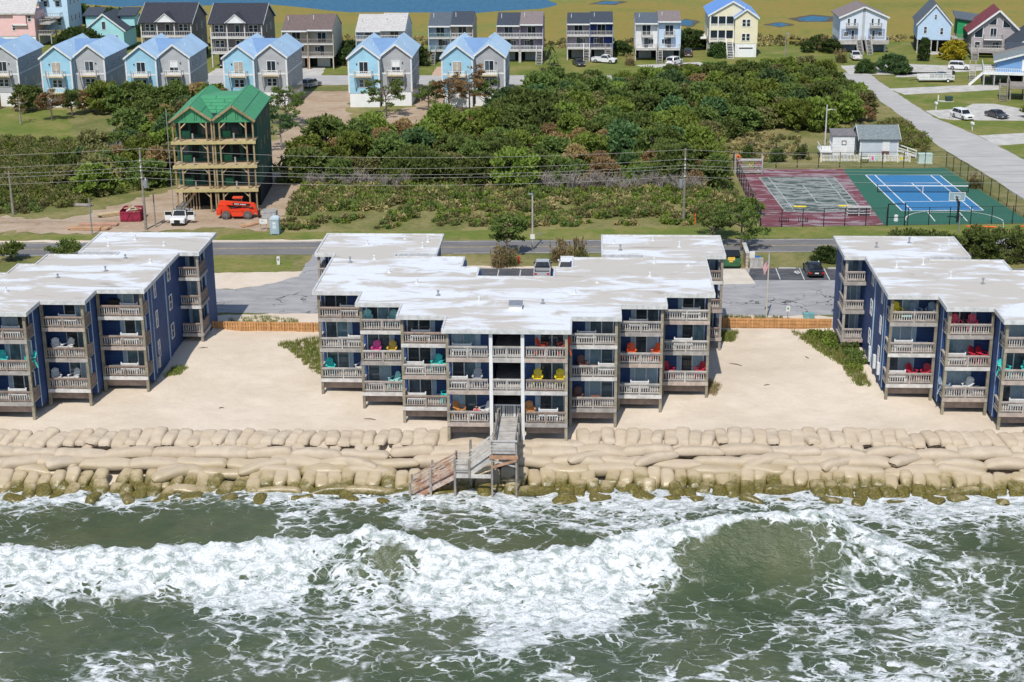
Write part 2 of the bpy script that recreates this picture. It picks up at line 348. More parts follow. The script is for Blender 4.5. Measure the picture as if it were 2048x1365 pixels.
# beach: one undulating sheet from the fences down under the sandbags
def smooth(a, b, t): t = np.clip((t - a) / (b - a), 0, 1); return t * t * (3 - 2 * t)
def vnoise(x, y, seed=0, f=1.0):
    x = np.asarray(x, float) * f + seed * 17.3; y = np.asarray(y, float) * f - seed * 9.1
    xi = np.floor(x).astype(np.int64); yi = np.floor(y).astype(np.int64); u = x - xi; v = y - yi
    u = u * u * (3 - 2 * u); v = v * v * (3 - 2 * v)
    def h(a, b):
        q = (a * 374761393 + b * 668265263 + seed * 1442695041) & 0x7fffffff; q = ((q ^ (q >> 13)) * 1274126177) & 0x7fffffff
        return ((q ^ (q >> 16)) & 0xffff) / 65535.0
    return (h(xi, yi) * (1 - u) + h(xi + 1, yi) * u) * (1 - v) + (h(xi, yi + 1) * (1 - u) + h(xi + 1, yi + 1) * u) * v
def fbm(x, y, seed=0, f=1.0, o=4):
    s = 0; a = .5
    for i in range(o): s = s + a * vnoise(x, y, seed + i, f * 2 ** i); a *= .5
    return s
def shore(x): return .035 * np.asarray(x, float) * (np.asarray(x, float) < 15) + .525 * (np.asarray(x, float) >= 15)      # the revetment runs slightly askew
def sand_z(x, y):
    yy = y - shore(x); z = -.22 + .35 * smooth(118, 134, y) + .30 * (fbm(x, y, 3, .13) - .5) + .16 * (fbm(x, y, 5, .6, 5) - .5)
    for bx in (-36.2, 23.2): z = z + .30 * np.exp(-((x - bx) / 2.2) ** 2) * smooth(124, 132, y)
    slope = -.25 - (115.2 - yy) * .335
    z = np.where(yy < 115.2, np.minimum(z, slope - .15 - .45 * smooth(114.4, 113.2, yy)), z)
    return np.maximum(z, -6)
xs = np.unique(np.concatenate([np.linspace(-110, -56, 12), np.arange(-56, 44.1, .4), np.linspace(44.2, 110, 12)])); ys = np.arange(98, 141.01, .4)
X, Y = np.meshgrid(xs, ys); Z = sand_z(X, Y); nx, ny = len(xs), len(ys)
def grid_faces(nx, ny):
    i = np.arange(nx - 1)[None, :] + nx * np.arange(ny - 1)[:, None]; i = i.ravel(); return np.stack([i, i + 1, i + 1 + nx, i + nx], 1)
o = ob('beach_sand', np_mesh('beach_sand', np.stack([X.ravel(), Y.ravel(), Z.ravel()], 1), grid_faces(nx, ny), sandm, True)); o['kind'] = 'structure'; o['label'] = 'pale beach sand between the condominium buildings'

# sea -----------------------------------------------------------------
WL = -2.25
xs = np.unique(np.concatenate([np.linspace(-400, -56, 18), np.arange(-56, 46.1, .2), np.linspace(46.3, 400, 18)])); ys = np.unique(np.concatenate([np.linspace(-260, 72, 16), np.arange(72, 113.01, .17)]))
X, Y = np.meshgrid(xs, ys)
cx_ = np.array([-60, -39.7, -29.8, -23.9, -16.5, -14.4, -10, -6, 0.1, 7.7, 16.2, 18.0, 22, 46]); cy_ = np.array([93.5, 94.4, 94.5, 95.7, 96.4, 96.3, 95.6, 94.7, 95.4, 97.2, 98.8, 98.9, 97.8, 96.0])
ch_ = np.array([1.5, 1.6, 1.7, 1.8, 2.2, 2.8, 1.9, 1.6, 2.0, 3.3, 3.3, 2.3, 1.0, .5])
crest = np.interp(X, cx_, cy_); hgt = np.interp(X, cx_, ch_); crest = crest + .5 * (fbm(X, X * 0, 31, .35) - .5)
d = Y - crest                      # >0: shoreward front, <0: seaward back
back = np.exp(-(np.minimum(d, 0) / np.where(X > 4, 3.3, 3.0)) ** 2); front = np.exp(-(np.maximum(d, 0) / .95) ** 2)
prof = np.where(d < 0, back, front)
Zs = WL + hgt * prof - .22 * np.exp(-((d - 2.6) / 1.6) ** 2)
Zs += .35 * np.exp(-((Y - (84 + .12 * X)) / 4) ** 2) * fbm(X, Y, 12, .08)
chop = (fbm(X * .8, Y, 21, .42, 4) - .47) * .62 + (fbm(X, Y * 1.6, 25, 1.7, 3) - .45) * .17
band = smooth(-9.5, -1.0, d) * (1 - smooth(.2, 1.3, d)) * (1 - smooth(3, 9, X + .35 * (Y - 96) * 0 - np.where(d > -1.2, 6, 0)))
Zs += chop * (1 - .55 * (X > 8) * np.exp(-(d / 5) ** 2)) + band * (fbm(X, Y, 41, 1.1, 5) - .45) * .8 * (d < 1)
crestfoam = np.exp(-((d + .15) / .7) ** 2) * (1 - smooth(17, 20, X))
Zs += crestfoam * (fbm(X, Y, 44, 2.0, 4) - .3) * .6
# foam cover: thick on the breaker and its wake, lace elsewhere, wash against the bags
wob = (fbm(X, Y, 51, .16, 4) - .47)
Xl = X + 3.5 * (fbm(X, Y, 57, .22, 4) - .47); low = np.interp(Xl, [-60, -38, -30, -23, -19, -15, -12.5, -9, -6, -3, 0, 4, 8.5, 12], [86.5, 88.0, 91.5, 89.0, 92.0, 95.0, 94.0, 88.0, 85.5, 86.5, 89.8, 92.4, 95.4, 99.8])
wake = smooth(-2.6, 3.2, Y - low + wob * 9) * (1 - smooth(.3, .9, d)) * (1 - smooth(9, 12.5, X))
hole = np.exp(-(((X + 13.2) / 3.0) ** 2 + ((Y - 95.2) / 1.5) ** 2)); wake = wake * (1 - .95 * np.clip(hole * 1.6, 0, 1))
dens = .27 + .62 * wob + .45 * wake + .46 * np.clip(crestfoam * (hgt > .5), 0, 1)
dens += .14 * smooth(99, 103, Y) * smooth(-18, -10, X) + .24 * smooth(104.8, 107.5, Y - shore(X)) + .05 * smooth(8, 20, X)
dens -= .07 * smooth(-3, -9, X) * np.exp(-((Y - 100.6) / 2.0) ** 2) + .24 * np.exp(-(((X - 11) / 6) ** 2 + ((Y - 96.2) / 2.2) ** 2)) * (1 - np.clip(crestfoam * 1.5, 0, 1)) + .10 * np.exp(-(((X + 2) / 6) ** 2 + ((Y - 90.8) / 2) ** 2) )
dens = np.clip(dens, 0, .93)
nx, ny = len(xs), len(ys)
sm, snt, sbs = newmat('sea_water')
seame = np_mesh('sea', np.stack([X.ravel(), Y.ravel(), Zs.ravel()], 1), grid_faces(nx, ny), sm, True)
at_ = seame.attributes.new('foam', 'FLOAT', 'POINT'); at_.data.foreach_set('value', dens.ravel().astype(np.float32))
o = ob('sea', seame); o['kind'] = 'structure'; o['label'] = 'green surf with a breaking wave and lace of foam'
an = N(snt, 'ShaderNodeAttribute', attribute_name='foam'); D = an.outputs['Fac']
def warp(nt, p, sc, amt, det=3):
    nn = N(nt, 'ShaderNodeTexNoise'); nn.inputs['Scale'].default_value = sc; nn.inputs['Detail'].default_value = det; nt.links.new(p, nn.inputs['Vector'])
    s = N(nt, 'ShaderNodeVectorMath', operation='MULTIPLY_ADD'); nt.links.new(nn.outputs[1], s.inputs[0]); s.inputs[1].default_value = (amt, amt, 0); nt.links.new(p, s.inputs[2]); return s.outputs[0]
def web(sc, w, stretch, rz, amt):
    p = warp(snt, warp(snt, pos(snt, stretch, rz), .35, amt), 1.6, amt * .35)
    flat = N(snt, 'ShaderNodeVectorMath', operation='MULTIPLY'); flat.inputs[1].default_value = (1, 1, 0); snt.links.new(p, flat.inputs[0])
    vo = N(snt, 'ShaderNodeTexVoronoi', feature='DISTANCE_TO_EDGE'); vo.inputs['Scale'].default_value = sc; snt.links.new(flat.outputs[0], vo.inputs['Vector'])
    return vo.outputs['Distance']
def lace(dist, k0, k1, soft):        # wider threads where there is more foam
    th = mth(snt, 'MULTIPLY', mth(snt, 'POWER', D, k1), k0)
    r = N(snt, 'ShaderNodeMapRange'); r.interpolation_type = 'SMOOTHSTEP'; snt.links.new(mth(snt, 'SUBTRACT', th, dist), r.inputs[0]); r.inputs[1].default_value = 0; r.inputs[2].default_value = soft * 1.6; return r.outputs[0]
gate = ramp(snt, mth(snt, 'ADD', noise(snt, pos(snt, (1, .8, 1)), .30, 4, .6), mth(snt, 'MULTIPLY', D, .55)), .60, .74)
l1 = mth(snt, 'MULTIPLY', lace(web(.30, 0, (.75, 1.0, 1), .4, 4.2), .24, 1.1, .03), gate)
l2 = mth(snt, 'MULTIPLY', lace(web(.78, 0, (.7, 1.05, 1), .25, 2.8), .38, 1.5, .04), ramp(snt, mth(snt, 'ADD', noise(snt, pos(snt), .5, 4), mth(snt, 'MULTIPLY', D, .5)), .56, .72))
l3 = mth(snt, 'MULTIPLY', lace(web(1.9, 0, (.7, 1.15, 1), .1, 1.6), .55, 2.1, .07), ramp(snt, mth(snt, 'ADD', noise(snt, pos(snt), .8, 4), mth(snt, 'MULTIPLY', D, .5)), .60, .78))
nz = noise(snt, pos(snt, (.7, 1.35, 1)), 1.15, 7, .72, 1.2)
thick = ramp(snt, mth(snt, 'ADD', mth(snt, 'MULTIPLY', D, 1.25), mth(snt, 'MULTIPLY', nz, .9)), 1.40, 1.76)
foam = mth(snt, 'MAXIMUM', mth(snt, 'MAXIMUM', l1, l2), mth(snt, 'MAXIMUM', l3, thick))
sp = noise(snt, pos(snt, (1, 1, 1)), 7, 3, .8); foam = mth(snt, 'MULTIPLY', foam, mth(snt, 'ADD', .62, mth(snt, 'MULTIPLY', ramp(snt, sp, .25, .6), .38)))
nw = noise(snt, pos(snt, (1, 1, 1)), .12, 4, .6)
wc = mixc(snt, ramp(snt, nw, .35, .65), (.044, .066, .031), (.080, .094, .046))
wc = mixc(snt, mth(snt, 'MULTIPLY', D, .35), wc, (.11, .14, .095))
fz = noise(snt, pos(snt, (.8, 1.2, 1)), 1.3, 7, .72, .6)
fc = mixc(snt, ramp(snt, fz, .36, .58), (.27, .32, .30), (.76, .78, .79))
snt.links.new(mixc(snt, foam, wc, fc), sbs.inputs['Base Color'])
rr = N(snt, 'ShaderNodeMapRange'); snt.links.new(foam, rr.inputs[0]); rr.inputs[3].default_value = .16; rr.inputs[4].default_value = .85; snt.links.new(rr.outputs[0], sbs.inputs['Roughness'])
sbs.inputs['IOR'].default_value = 1.333
rip = noise(snt, pos(snt, (.8, 1.4, 1)), 2.2, 6, .65); bh = mth(snt, 'ADD', mth(snt, 'MULTIPLY', rip, .5), mth(snt, 'MULTIPLY', mth(snt, 'MULTIPLY', foam, fz), .7)); bump(snt, sbs, bh, .7, .3)
# ================================================================ CONDOMINIUMS
def roof_membrane():
    m, nt, bs = newmat('roof_membrane')
    n1 = noise(nt, pos(nt, (.16, .5, 1)), .9, 6, .62, .9); n2 = noise(nt, pos(nt, (.10, .22, 1), .05), .8, 4, .55, .6); n3 = noise(nt, pos(nt), 5, 4, .7)
    c = mixc(nt, ramp(nt, n3, .3, .7), (.60, .625, .665), (.68, .695, .715))
    c = mixc(nt, mth(nt, 'MULTIPLY', ramp(nt, mth(nt, 'ADD', mth(nt, 'MULTIPLY', n1, .6), mth(nt, 'MULTIPLY', n2, .5)), .50, .585), .9), c, (.46, .415, .35))
    c = mixc(nt, mth(nt, 'MULTIPLY', ramp(nt, n1, .60, .70), .65), c, (.29, .255, .21))
    # rings left by dried puddles
    vo = N(nt, 'ShaderNodeTexVoronoi'); vo.inputs['Scale'].default_value = .16
    wv = N(nt, 'ShaderNodeVectorMath', operation='MULTIPLY_ADD'); nn = N(nt, 'ShaderNodeTexNoise'); nn.inputs['Scale'].default_value = .6; nt.links.new(pos(nt), nn.inputs['Vector'])
    nt.links.new(nn.outputs[1], wv.inputs[0]); wv.inputs[1].default_value = (1.5, 1.5, 0); nt.links.new(pos(nt, (.55, 1, 0)), wv.inputs[2]); nt.links.new(wv.outputs[0], vo.inputs['Vector'])
    ring = mth(nt, 'SUBTRACT', 1.0, ramp(nt, mth(nt, 'ABSOLUTE', mth(nt, 'SUBTRACT', vo.outputs['Distance'], .26)), .004, .035))
    ring = mth(nt, 'MULTIPLY', ring, ramp(nt, noise(nt, pos(nt), .25, 2), .5, .62))
    c = mixc(nt, mth(nt, 'MULTIPLY', ring, .55), c, (.40, .37, .33))
    sx = N(nt, 'ShaderNodeSeparateXYZ'); nt.links.new(pos(nt), sx.inputs[0])       # lapped seams of the membrane sheets
    sm_ = mth(nt, 'LESS_THAN', mth(nt, 'FRACT', mth(nt, 'DIVIDE', mth(nt, 'ADD', sx.outputs[1], 500.0), 2.05)), .03)
    c = mixc(nt, mth(nt, 'MULTIPLY', sm_, mth(nt, 'MULTIPLY', ramp(nt, n1, .3, .6), .5)), c, (.42, .41, .39))
    nt.links.new(c, bs.inputs['Base Color']); bs.inputs['Roughness'].default_value = .6; bump(nt, bs, n3, .1, .03); return m
roofm = roof_membrane(); edgem = M('roof_edge_metal', (.60, .60, .58), .5, .25, 2)
acm = M('appliance_white', (.68, .69, .68), .5, .1, 2); curtain = M('blue_curtain', (.30, .40, .46), .7, .3, 6, stretch=(3, 3, .3))
fasc = [M('fascia_white', (.62, .60, .57), .7, .3, 1.5), M('fascia_grey', (.40, .37, .34), .8, .3, 1.5, grain=5), M('fascia_tan', (.50, .41, .35), .8, .3, 1.5, grain=5)]
railm = [greywood, M('rail_grey_brown', (.46, .405, .365), .85, .3, 2, grain=7), brownwood]
slatm = M('baluster_grey', (.60, .57, .53), .85, .3, 2)
DK = (1.25, 3.87, 6.49)
BAY = {'A': (1.32, 4.6, 113.5), 'B': (4.72, 8.4, 116.8), 'C': (8.52, 12.05, 120.0), 'D': (12.17, 15.95, 123.15)}
Y0 = 126.0
crg = random.Random(11)

def railing(par, x0, x1, y, z, rm, mid=True, bm=None, along='x', h=.92):
    """one balcony railing: top rail, bottom rail, balusters and a middle post"""
    def bxx(mb, a0, a1, b0, b1, c0, c1):
        return mb.box(a0, a1, b0, b1, c0, c1) if along == 'x' else mb.box(b0, b1, a0, a1, c0, c1)
    t = P('top_rail', bxx(MB(), x0, x1, y - .09, y + .09, z + h - .09, z + h), rm, par)
    P('lower_rail', bxx(bxx(MB(), x0, x1, y - .03, y + .03, z + .12, z + .2), x0, x1, y - .03, y + .03, z + h - .2, z + h - .092), rm, par)
    b = MB(); n = int((x1 - x0) / .19)
    for i in range(n + 1):
        x = x0 + .05 + (x1 - x0 - .1) * i / n; bxx(b, x - .028, x + .028, y + .031, y + .07, z + .06, z + h - .095)
    P('balusters', b, bm or slatm, par)
    if mid:
        xm = (x0 + x1) / 2; P('rail_post', bxx(MB(), xm - .06, xm + .06, y - .085, y - .031, z - .1, z + h - .092), rm, par)

def sliding_door(par, x0, x1, yw, z, h, flip, open_=False):
    f = MB(); w = .07
    f.box(x0 - w, x0, yw - .07, yw, z, z + h); f.box(x1, x1 + w, yw - .07, yw, z, z + h); f.box(x0 - w, x1 + w, yw - .068, yw - .001, z + h, z + h + w); xm = (x0 + x1) / 2
    f.box(xm - .035, xm + .035, yw - .06, yw, z + .04, z + h); f.box(x0, x1, yw - .055, yw, z, z + .05)
    d = P('sliding_door', f, trim if crg.random() < .8 else metal, par)
    for a, b in ((x0, xm - .036), (xm + .036, x1)):
        r = crg.random(); P('pane', MB().box(a, b, yw - .03, yw - .006, z + .051, z + h - .002), gl if r < .38 else glb if r < .72 else curtain, d)
    xs_ = x1 + w + .005 if flip < 0 else x0 - w - .345
    if crg.random() < .75: P('shutter', MB().box(xs_, xs_ + .34, yw - .05, yw, z, z + h), paleblue, par)

def condo(xc, halves, label):
    root = T('condominium_building', label, 'building', (xc, Y0, 0), 0, 'blue beachfront condominium buildings')
    hp = [(0, 113.2), (4.85, 113.2), (4.85, 116.5), (8.65, 116.5), (8.65, 119.7), (12.3, 119.7), (12.3, 122.85), (16.25, 122.85), (16.25, 134.45), (18.0, 134.45), (18.0, 141.35), (7.25, 141.35), (7.25, 134.5), (10.85, 134.5), (10.85, 133.6), (4.7, 133.6), (4.7, 130.4), (3.2, 130.4), (3.2, 127.6), (0, 127.6)]
    pl = [(x, y - Y0) for x, y in hp[1:-1]] + [(-x, y - Y0) for x, y in reversed(hp[1:-1])]
    roof = P('roof', MB().prism(pl, 8.6, 8.80), roofm, root)
    e = MB(); n = len(pl)
    for i in range(n):
        a = Vector((*pl[i], 0)); b = Vector((*pl[(i + 1) % n], 0)); dd = (b - a).normalized(); nn = Vector((dd.y, -dd.x, 0))
        pts = [a + nn * .05 - dd * .05, b + nn * .05 + dd * .05]; inn = [a - nn * .10, b - nn * .10]
        z0, z1 = 8.55 + .002 * (i % 2), 8.88 + .003 * (i % 2)
        e.hexa([(*pts[0].xy, z0), (*pts[1].xy, z0), (*inn[1].xy, z0), (*inn[0].xy, z0), (*pts[0].xy, z1), (*pts[1].xy, z1), (*inn[1].xy, z1), (*inn[0].xy, z1)])
    P('roof_edge', e, edgem, roof)
    r2 = random.Random(int(abs(xc) * 10))
    for s in (-1, 1):
        for vx, vy in ((8.5, 139), (11.2, 139.4), (9.3, 136.6), (14.2, 137.2), (14.8, 131.5), (12, 132.6), (10.8, 128.5), (7.5, 126.2), (5.3, 122.6), (2.4, 120.2)):
            x = s * (vx + r2.uniform(-.7, .7)); y = vy + r2.uniform(-.6, .6) - Y0; hh = r2.uniform(.28, .5)
            v = MB(); v.cyl(x, y, 8.799, 8.799 + hh, .07, 8); v.cyl(x, y, 8.799, 8.84, .2, 8); v.cyl(x, y, 8.799 + hh - .06, 8.799 + hh + .03, .11, 8)
            P('roof_vent', v, trim if r2.random() < .7 else metal, roof)
    if len(halves) == 2:
        h = MB().box(-.05, .95, 118.5 - Y0, 119.3 - Y0, 8.795, 9.18); rh = P('roof_hatch', h, white, roof); P('hatch_lid', MB().slab([(-.1, 118.4 - Y0, 9.19), (1, 118.4 - Y0, 9.19), (1, 119.4 - Y0, 9.3), (-.1, 119.4 - Y0, 9.3)], .06), metal, rh)
    wp = [(1.2, 121.5), (1.2, 115.2), (4.6, 115.2), (4.6, 118.5), (8.4, 118.5), (8.4, 121.7), (12.05, 121.7), (12.05, 124.85), (15.95, 124.85), (15.95, 137.6), (17.7, 137.6), (17.7, 141.0), (7.5, 141.0), (7.5, 133.3), (4.5, 133.3), (4.5, 130.1), (3, 130.1), (3, 127.4)]
    poly = [(x, y - Y0) for x, y in wp] + [(-x, y - Y0) for x, y in reversed(wp)]
    P('wall', MB().prism(poly, .25, 8.62), navy, root)
    piles = MB()
    for s in (-1, 1):
        for px_, py_ in ((2.5, 115.6), (4.2, 115.6), (6.5, 119), (10.4, 122.2), (14, 125.3), (15.6, 130), (8, 125), (3, 122)):
            piles.box(s * px_ - .13, s * px_ + .13, py_ - Y0, py_ + .26 - Y0, -1.3, .3)
    P('pilings', piles, wood, root)
    for s in halves:
        X = lambda a, b: (min(s * a, s * b), max(s * a, s * b))
        for bk, (a, b, yf) in BAY.items():
            if len(halves) == 1 and bk == 'A': continue
            yl = yf - Y0; yw = yl + 1.72; x0, x1 = X(a, b)
            # full-height posts carry the balconies
            pm = wood if bk != 'A' else greywood
            for px_ in (b - .1, a + .08):
                if bk == 'A' and px_ < 2: continue
                c = s * px_; P('post', MB().box(c - .11, c + .11, yl - .02, yl + .2, -1.05 if bk in 'AB' else -.75, 8.62), M('post_wood', (.33, .29, .21), .85, .35, 1.5, grain=6, rnd=.25), root)
            tx = s * (b + .004); P('corner_trim', MB().box(*X(b - .12, b + .015), yw - .014, yw + .16, .3, 8.6), paleblue if bk != 'D' else trim, root)
            for k, z in enumerate(DK):
                rm = crg.choice((railm[0], railm[0], railm[1], railm[1], railm[2])) if len(halves) == 2 else (brownwood if s > 0 else railm[1])
                bal = P('balcony', MB().box(x0, x1, yl + .02, yw, z - .11, z), deckwood, root)
                dx0, dx1 = x0, x1
                pk = MB(); nb = 11                      # deck boards with open joints
                for q in range(nb):
                    ya = yl + .06 + (1.62 * q) / nb; pk.box(x0 + .03, x1 - .03, ya, ya + .128, z, z + .025)
                P('deck_boards', pk, deckwood, bal)
                P('fascia', MB().box(x0 + .002, x1 - .002, yl - .07, yl + .018, z - .29, z - .01), crg.choice(fasc), bal)
                P('rim_joist', MB().box(x0, x1, yl + .02, yl + .12, z - .27, z - .112), brownwood, bal)
                railing(bal, x0 + .12, x1 - .12, yl + .03, z + .02, rm)
                if bk != 'A' or True:
                    ro = s * (b - .07); railing(bal, yl + .24, yw - .1, ro, z + .02, brownwood if len(halves) == 1 and s > 0 else rm, False, rm, 'y')
                dw = 1.75; do = b - .35; dxa, dxb = X(do - dw, do)
                sliding_door(root, dxa, dxb, yw, z + .03, 2.0, s)
                lx = s * (b - 2.65); P('wall_lamp', MB().cbox(lx, yw - .05, z + 1.95, .14, .1, .16), acm, root)
                if crg.random() < .7: ax = s * (a + .75); P('air_vent', MB().box(ax - .33, ax + .33, yw - .06, yw, z + 1.82, z + 2.02), acm, root)
                if crg.random() < .75: ax = s * (a + .8); P('wall_unit', MB().box(ax - .5, ax + .5, yw - .16, yw, z + .05, z + .5), paleblue, root)
            P('skirt_board', MB().box(x0 + .1, x1 - .1, yl + .5, yl + .58, .25, .95), brownwood, root)
        # side wall of the end bay
        ws = s * 15.95
        def sbox(mb, y0, y1, z0, z1, t): return mb.box(*((ws, ws + t) if s > 0 else (ws - t, ws)), y0 - Y0, y1 - Y0, z0, z1)
        for k in range(3):
            for yy, w, z0, h in ((127.0, .42, .75, 1.3), (131.6, .72, .9, 1.15)):
                z = DK[k] + z0 - .2; f = MB(); sbox(f, yy - w / 2 - .1, yy - w / 2, z - .1, z + h + .1, .05); sbox(f, yy + w / 2, yy + w / 2 + .1, z - .1, z + h + .1, .05); sbox(f, yy - w / 2, yy + w / 2, z - .1, z, .048); sbox(f, yy - w / 2, yy + w / 2, z + h, z + h + .1, .048); sbox(f, yy - w / 2, yy + w / 2, z + h / 2 - .03, z + h / 2 + .03, .045)
                wd = P('window', f, trim, root)
                for zz in (z, z + h / 2 + .03): P('pane', sbox(MB(), yy - w / 2, yy + w / 2, zz + .002, zz + h / 2 - .032, .02), gl, wd)
        P('downspout', sbox(MB(), 130.1, 130.22, .1, 8.45, .09), paleblue, root); P('conduit', sbox(MB(), 125.8, 125.88, .6, 8.4, .05), paleblue, root)
        P('corner_trim', sbox(MB(), 124.84, 125.0, .3, 8.49, .02), paleblue, root)
        for q, yy in enumerate((126.0, 128.0, 130.2) if s < 0 else (126.0,)):
            mbx = sbox(MB(), yy, yy + .45, 1.0 - .15 * q, 2.0, .22); P('utility_meter', mbx, acm if s < 0 else metal, root)
        # side balconies of the rear wing
        x0, x1 = X(16.0, 17.85); yl = 134.68 - Y0; yw = 137.6 - Y0
        P('post', MB().box(s * 17.75 - .11, s * 17.75 + .11, yl, yl + .22, -.3, 8.62), wood, root)
        P('corner_trim', MB().box(*X(17.6, 17.72), yw - .012, yw + .1, .3, 8.49), paleblue, root)
        for k, z in enumerate(DK):
            bal = P('balcony', MB().box(x0, x1, yl + .02, yw - .003, z - .11, z), deckwood, root)
            P('fascia', MB().box(x0, x1, yl - .06, yl + .018, z - .29, z - .01), crg.choice(fasc), bal)
            P('fascia', MB().box(*X(17.855, 17.92), yl, yw, z - .29, z - .01), fasc[1], bal)
            rm = brownwood if s > 0 else railm[1]
            railing(bal, x0 + .05, x1 - .1, yl + .06, z + .02, rm, False)
            railing(bal, yl + .25, yw - .05, s * 17.74, z + .02, rm, False, rm, 'y')
            xa, xb = X(16.3, 17.3); sliding_door(root, xa, xb, yw, z + .03, 2.0, s)
    # open stairwell between two white columns
    if len(halves) == 2:
        for s in (-1, 1): P('column', MB().box(s * 1.2 - .13, s * 1.2 + .13, 113.42 - Y0, 113.68 - Y0, -1.05, 8.61), white, root)
        for k in (1, 2):
            z = DK[k]; b = P('landing', MB().box(-1.06, 1.06, 113.5 - Y0, 121.4 - Y0, z - .2, z), greywood, root); P('fascia', MB().box(-1.06, 1.06, 113.42 - Y0, 113.497 - Y0, z - .3, z - .01), greywood, b); railing(b, -1.06, 1.06, 113.58 - Y0, z + .02, greywood)
        b = P('landing', MB().box(-1.06, 1.06, 114.8 - Y0, 121.4 - Y0, DK[0] - .2, DK[0]), greywood, root)
        gt = P('gate', MB().box(-1.06, 1.06, 114.82 - Y0, 114.9 - Y0, 2.18, 2.28), white, root)
        bm = MB()
        for i in range(15): x = -1.02 + 2.04 * i / 14; bm.box(x - .03, x + .03, 114.84 - Y0, 114.88 - Y0, 1.27, 2.18)
        P('pickets', bm, white, gt); [P('gate_post', MB().box(q, q + .08, 114.8 - Y0, 114.83 - Y0, 1.25, 2.3), white, gt) for q in (-.38, .45)]
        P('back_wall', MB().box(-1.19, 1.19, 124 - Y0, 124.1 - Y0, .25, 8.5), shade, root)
        for s in (-1, 1): P('stairwell_wall', MB().box(s * 1.25 - .04, s * 1.25 + .04, 115.22 - Y0, 121.5 - Y0, .3, 8.45), shade, root)  # stairwell shade is painted into these walls as near-black
    return root
XC = {'L': -52.7, 'C': -6.3, 'R': 40.0}
condo(XC['C'], (-1, 1), 'navy blue three storey condominium with white roof and beach stairs in front')
condo(XC['L'], (1,), 'navy blue condominium opposite the crimson dumpster, plain navy end wall')
condo(XC['R'], (-1,), 'navy blue condominium with leafy shrubs along its end wall')

# ---------------------------------------------------------------- balcony furniture
def plastic(n, c): return M('plastic_' + n, c, .5, .15, 4, bmp=0)
PC = {'pink': plastic('pink', (.85, .10, .36)), 'yellow': plastic('yellow', (.85, .66, .02)), 'turquoise': plastic('turquoise', (.05, .62, .56)), 'orange': plastic('orange', (.90, .13, .02)), 'red': plastic('red', (.55, .03, .06)),
      'white': plastic('white', (.75, .75, .73)), 'grey': plastic('grey', (.42, .44, .47)), 'brown': plastic('brown', (.20, .09, .06)), 'crimson': plastic('crimson', (.80, .10, .16)), 'golden': plastic('golden', (.72, .50, .06)), 'tan': plastic('tan', (.60, .27, .08)), 'slate': plastic('slate', (.30, .40, .50)), 'mint': plastic('mint', (.35, .70, .66)), 'rust': plastic('rust', (.72, .10, .05))}
CH = {}
def adirondack(col):
    if col in CH: return CH[col]
    m = PC[col]; ms = {}
    s = MB()
    for i in range(5): y = -.27 + i * .115; s.box(-.26, .26, y, y + .1, .72 - .03 * i, .745 - .03 * i)
    ms['seat'] = s
    b = MB()
    for i in range(6):
        x = -.235 + i * .094; hh = .76 - .45 * (i - 2.5) ** 2 * .045; b.beam((x, .24, .58), (x * 1.12, .52, .58 + hh), .082, .025, (0, 1, 0))
    b.beam((-.25, .30, .78), (.25, .30, .78), .03, .06); b.beam((-.27, .44, 1.08), (.27, .44, 1.08), .03, .06)
    ms['backrest'] = b
    for sd, nm in ((-1, 'armrest'), (1, 'armrest ')):
        ms[nm] = MB().box(sd * .34 - .07, sd * .34 + .07, -.32, .4, .90, .93)
    for sd in (-1, 1):
        ms['leg%d' % sd] = MB().box(sd * .3 - .025, sd * .3 + .025, -.3, -.2, 0, .9); ms['hleg%d' % sd] = MB().beam((sd * .29, .28, .72), (sd * .29, .5, .0), .05, .09); ms['hrail%d' % sd] = MB().beam((sd * .29, -.25, .72), (sd * .29, .36, .56), .05, .09)
    CH[col] = {k: v.mesh('adirondack_' + k.strip().rstrip('-1'), m) for k, v in ms.items()}; return CH[col]
def chair(col, x, y, z, rz, label, sc=1.02):
    r = T('adirondack_chair', label, 'chair', (x, y, z), rz, 'plastic chairs on the balconies'); r.scale = (sc, sc, sc)
    for k, me in adirondack(col).items(): ob('seat' if k == 'seat' else 'backrest' if k == 'backrest' else 'armrest' if k.startswith('arm') else 'seat_rail' if k.startswith('hrail') else 'leg', me, r)
    return r
def table(col, x, y, z, label, r=.42, h=.62, rect=None):
    t = T('balcony_table', label, 'table', (x, y, z)); m = PC[col]
    P('table_top', MB().box(-rect[0] / 2, rect[0] / 2, -rect[1] / 2, rect[1] / 2, h, h + .05) if rect else MB().cyl(0, 0, h, h + .05, r, 18), m, t)
    w = rect[0] / 2 - .06 if rect else r * .6; d = rect[1] / 2 - .06 if rect else r * .6
    for a in (-1, 1):
        for b in (-1, 1): P('leg', MB().box(a * w - .03, a * w + .03, b * d - .03, b * d + .03, 0, h), m, t)
    return t
ST = ('lowest', 'middle', 'top'); WHERE = {}
def bp(bl, s, bay, k, u, v=.75):
    a, b, yf = BAY[bay]; return XC[bl] + s * (a + (b - a) * u), yf + v, DK[k] + .026
BN = {'A': 'next to stairwell', 'B': 'second bay from stairwell', 'C': 'third bay from stairwell', 'D': 'end bay'}
def put(col, bl, s, bay, k, u, rz=0, v=.8, extra='', name=None, **kw):
    x, y, z = bp(bl, s, bay, k, u, v); wing = 'wing toward green house' if s < 0 else 'wing toward flagpole'
    where = {'C': f'{BN[bay]}, {wing}', 'L': f'{BN[bay]}, condominium opposite crimson dumpster', 'R': f'{BN[bay]}, condominium with shrubs'}[bl]
    return chair(col, x, y, z, rz, f'{name or col} chair {extra}on {ST[k]} balcony, {where}', **kw)
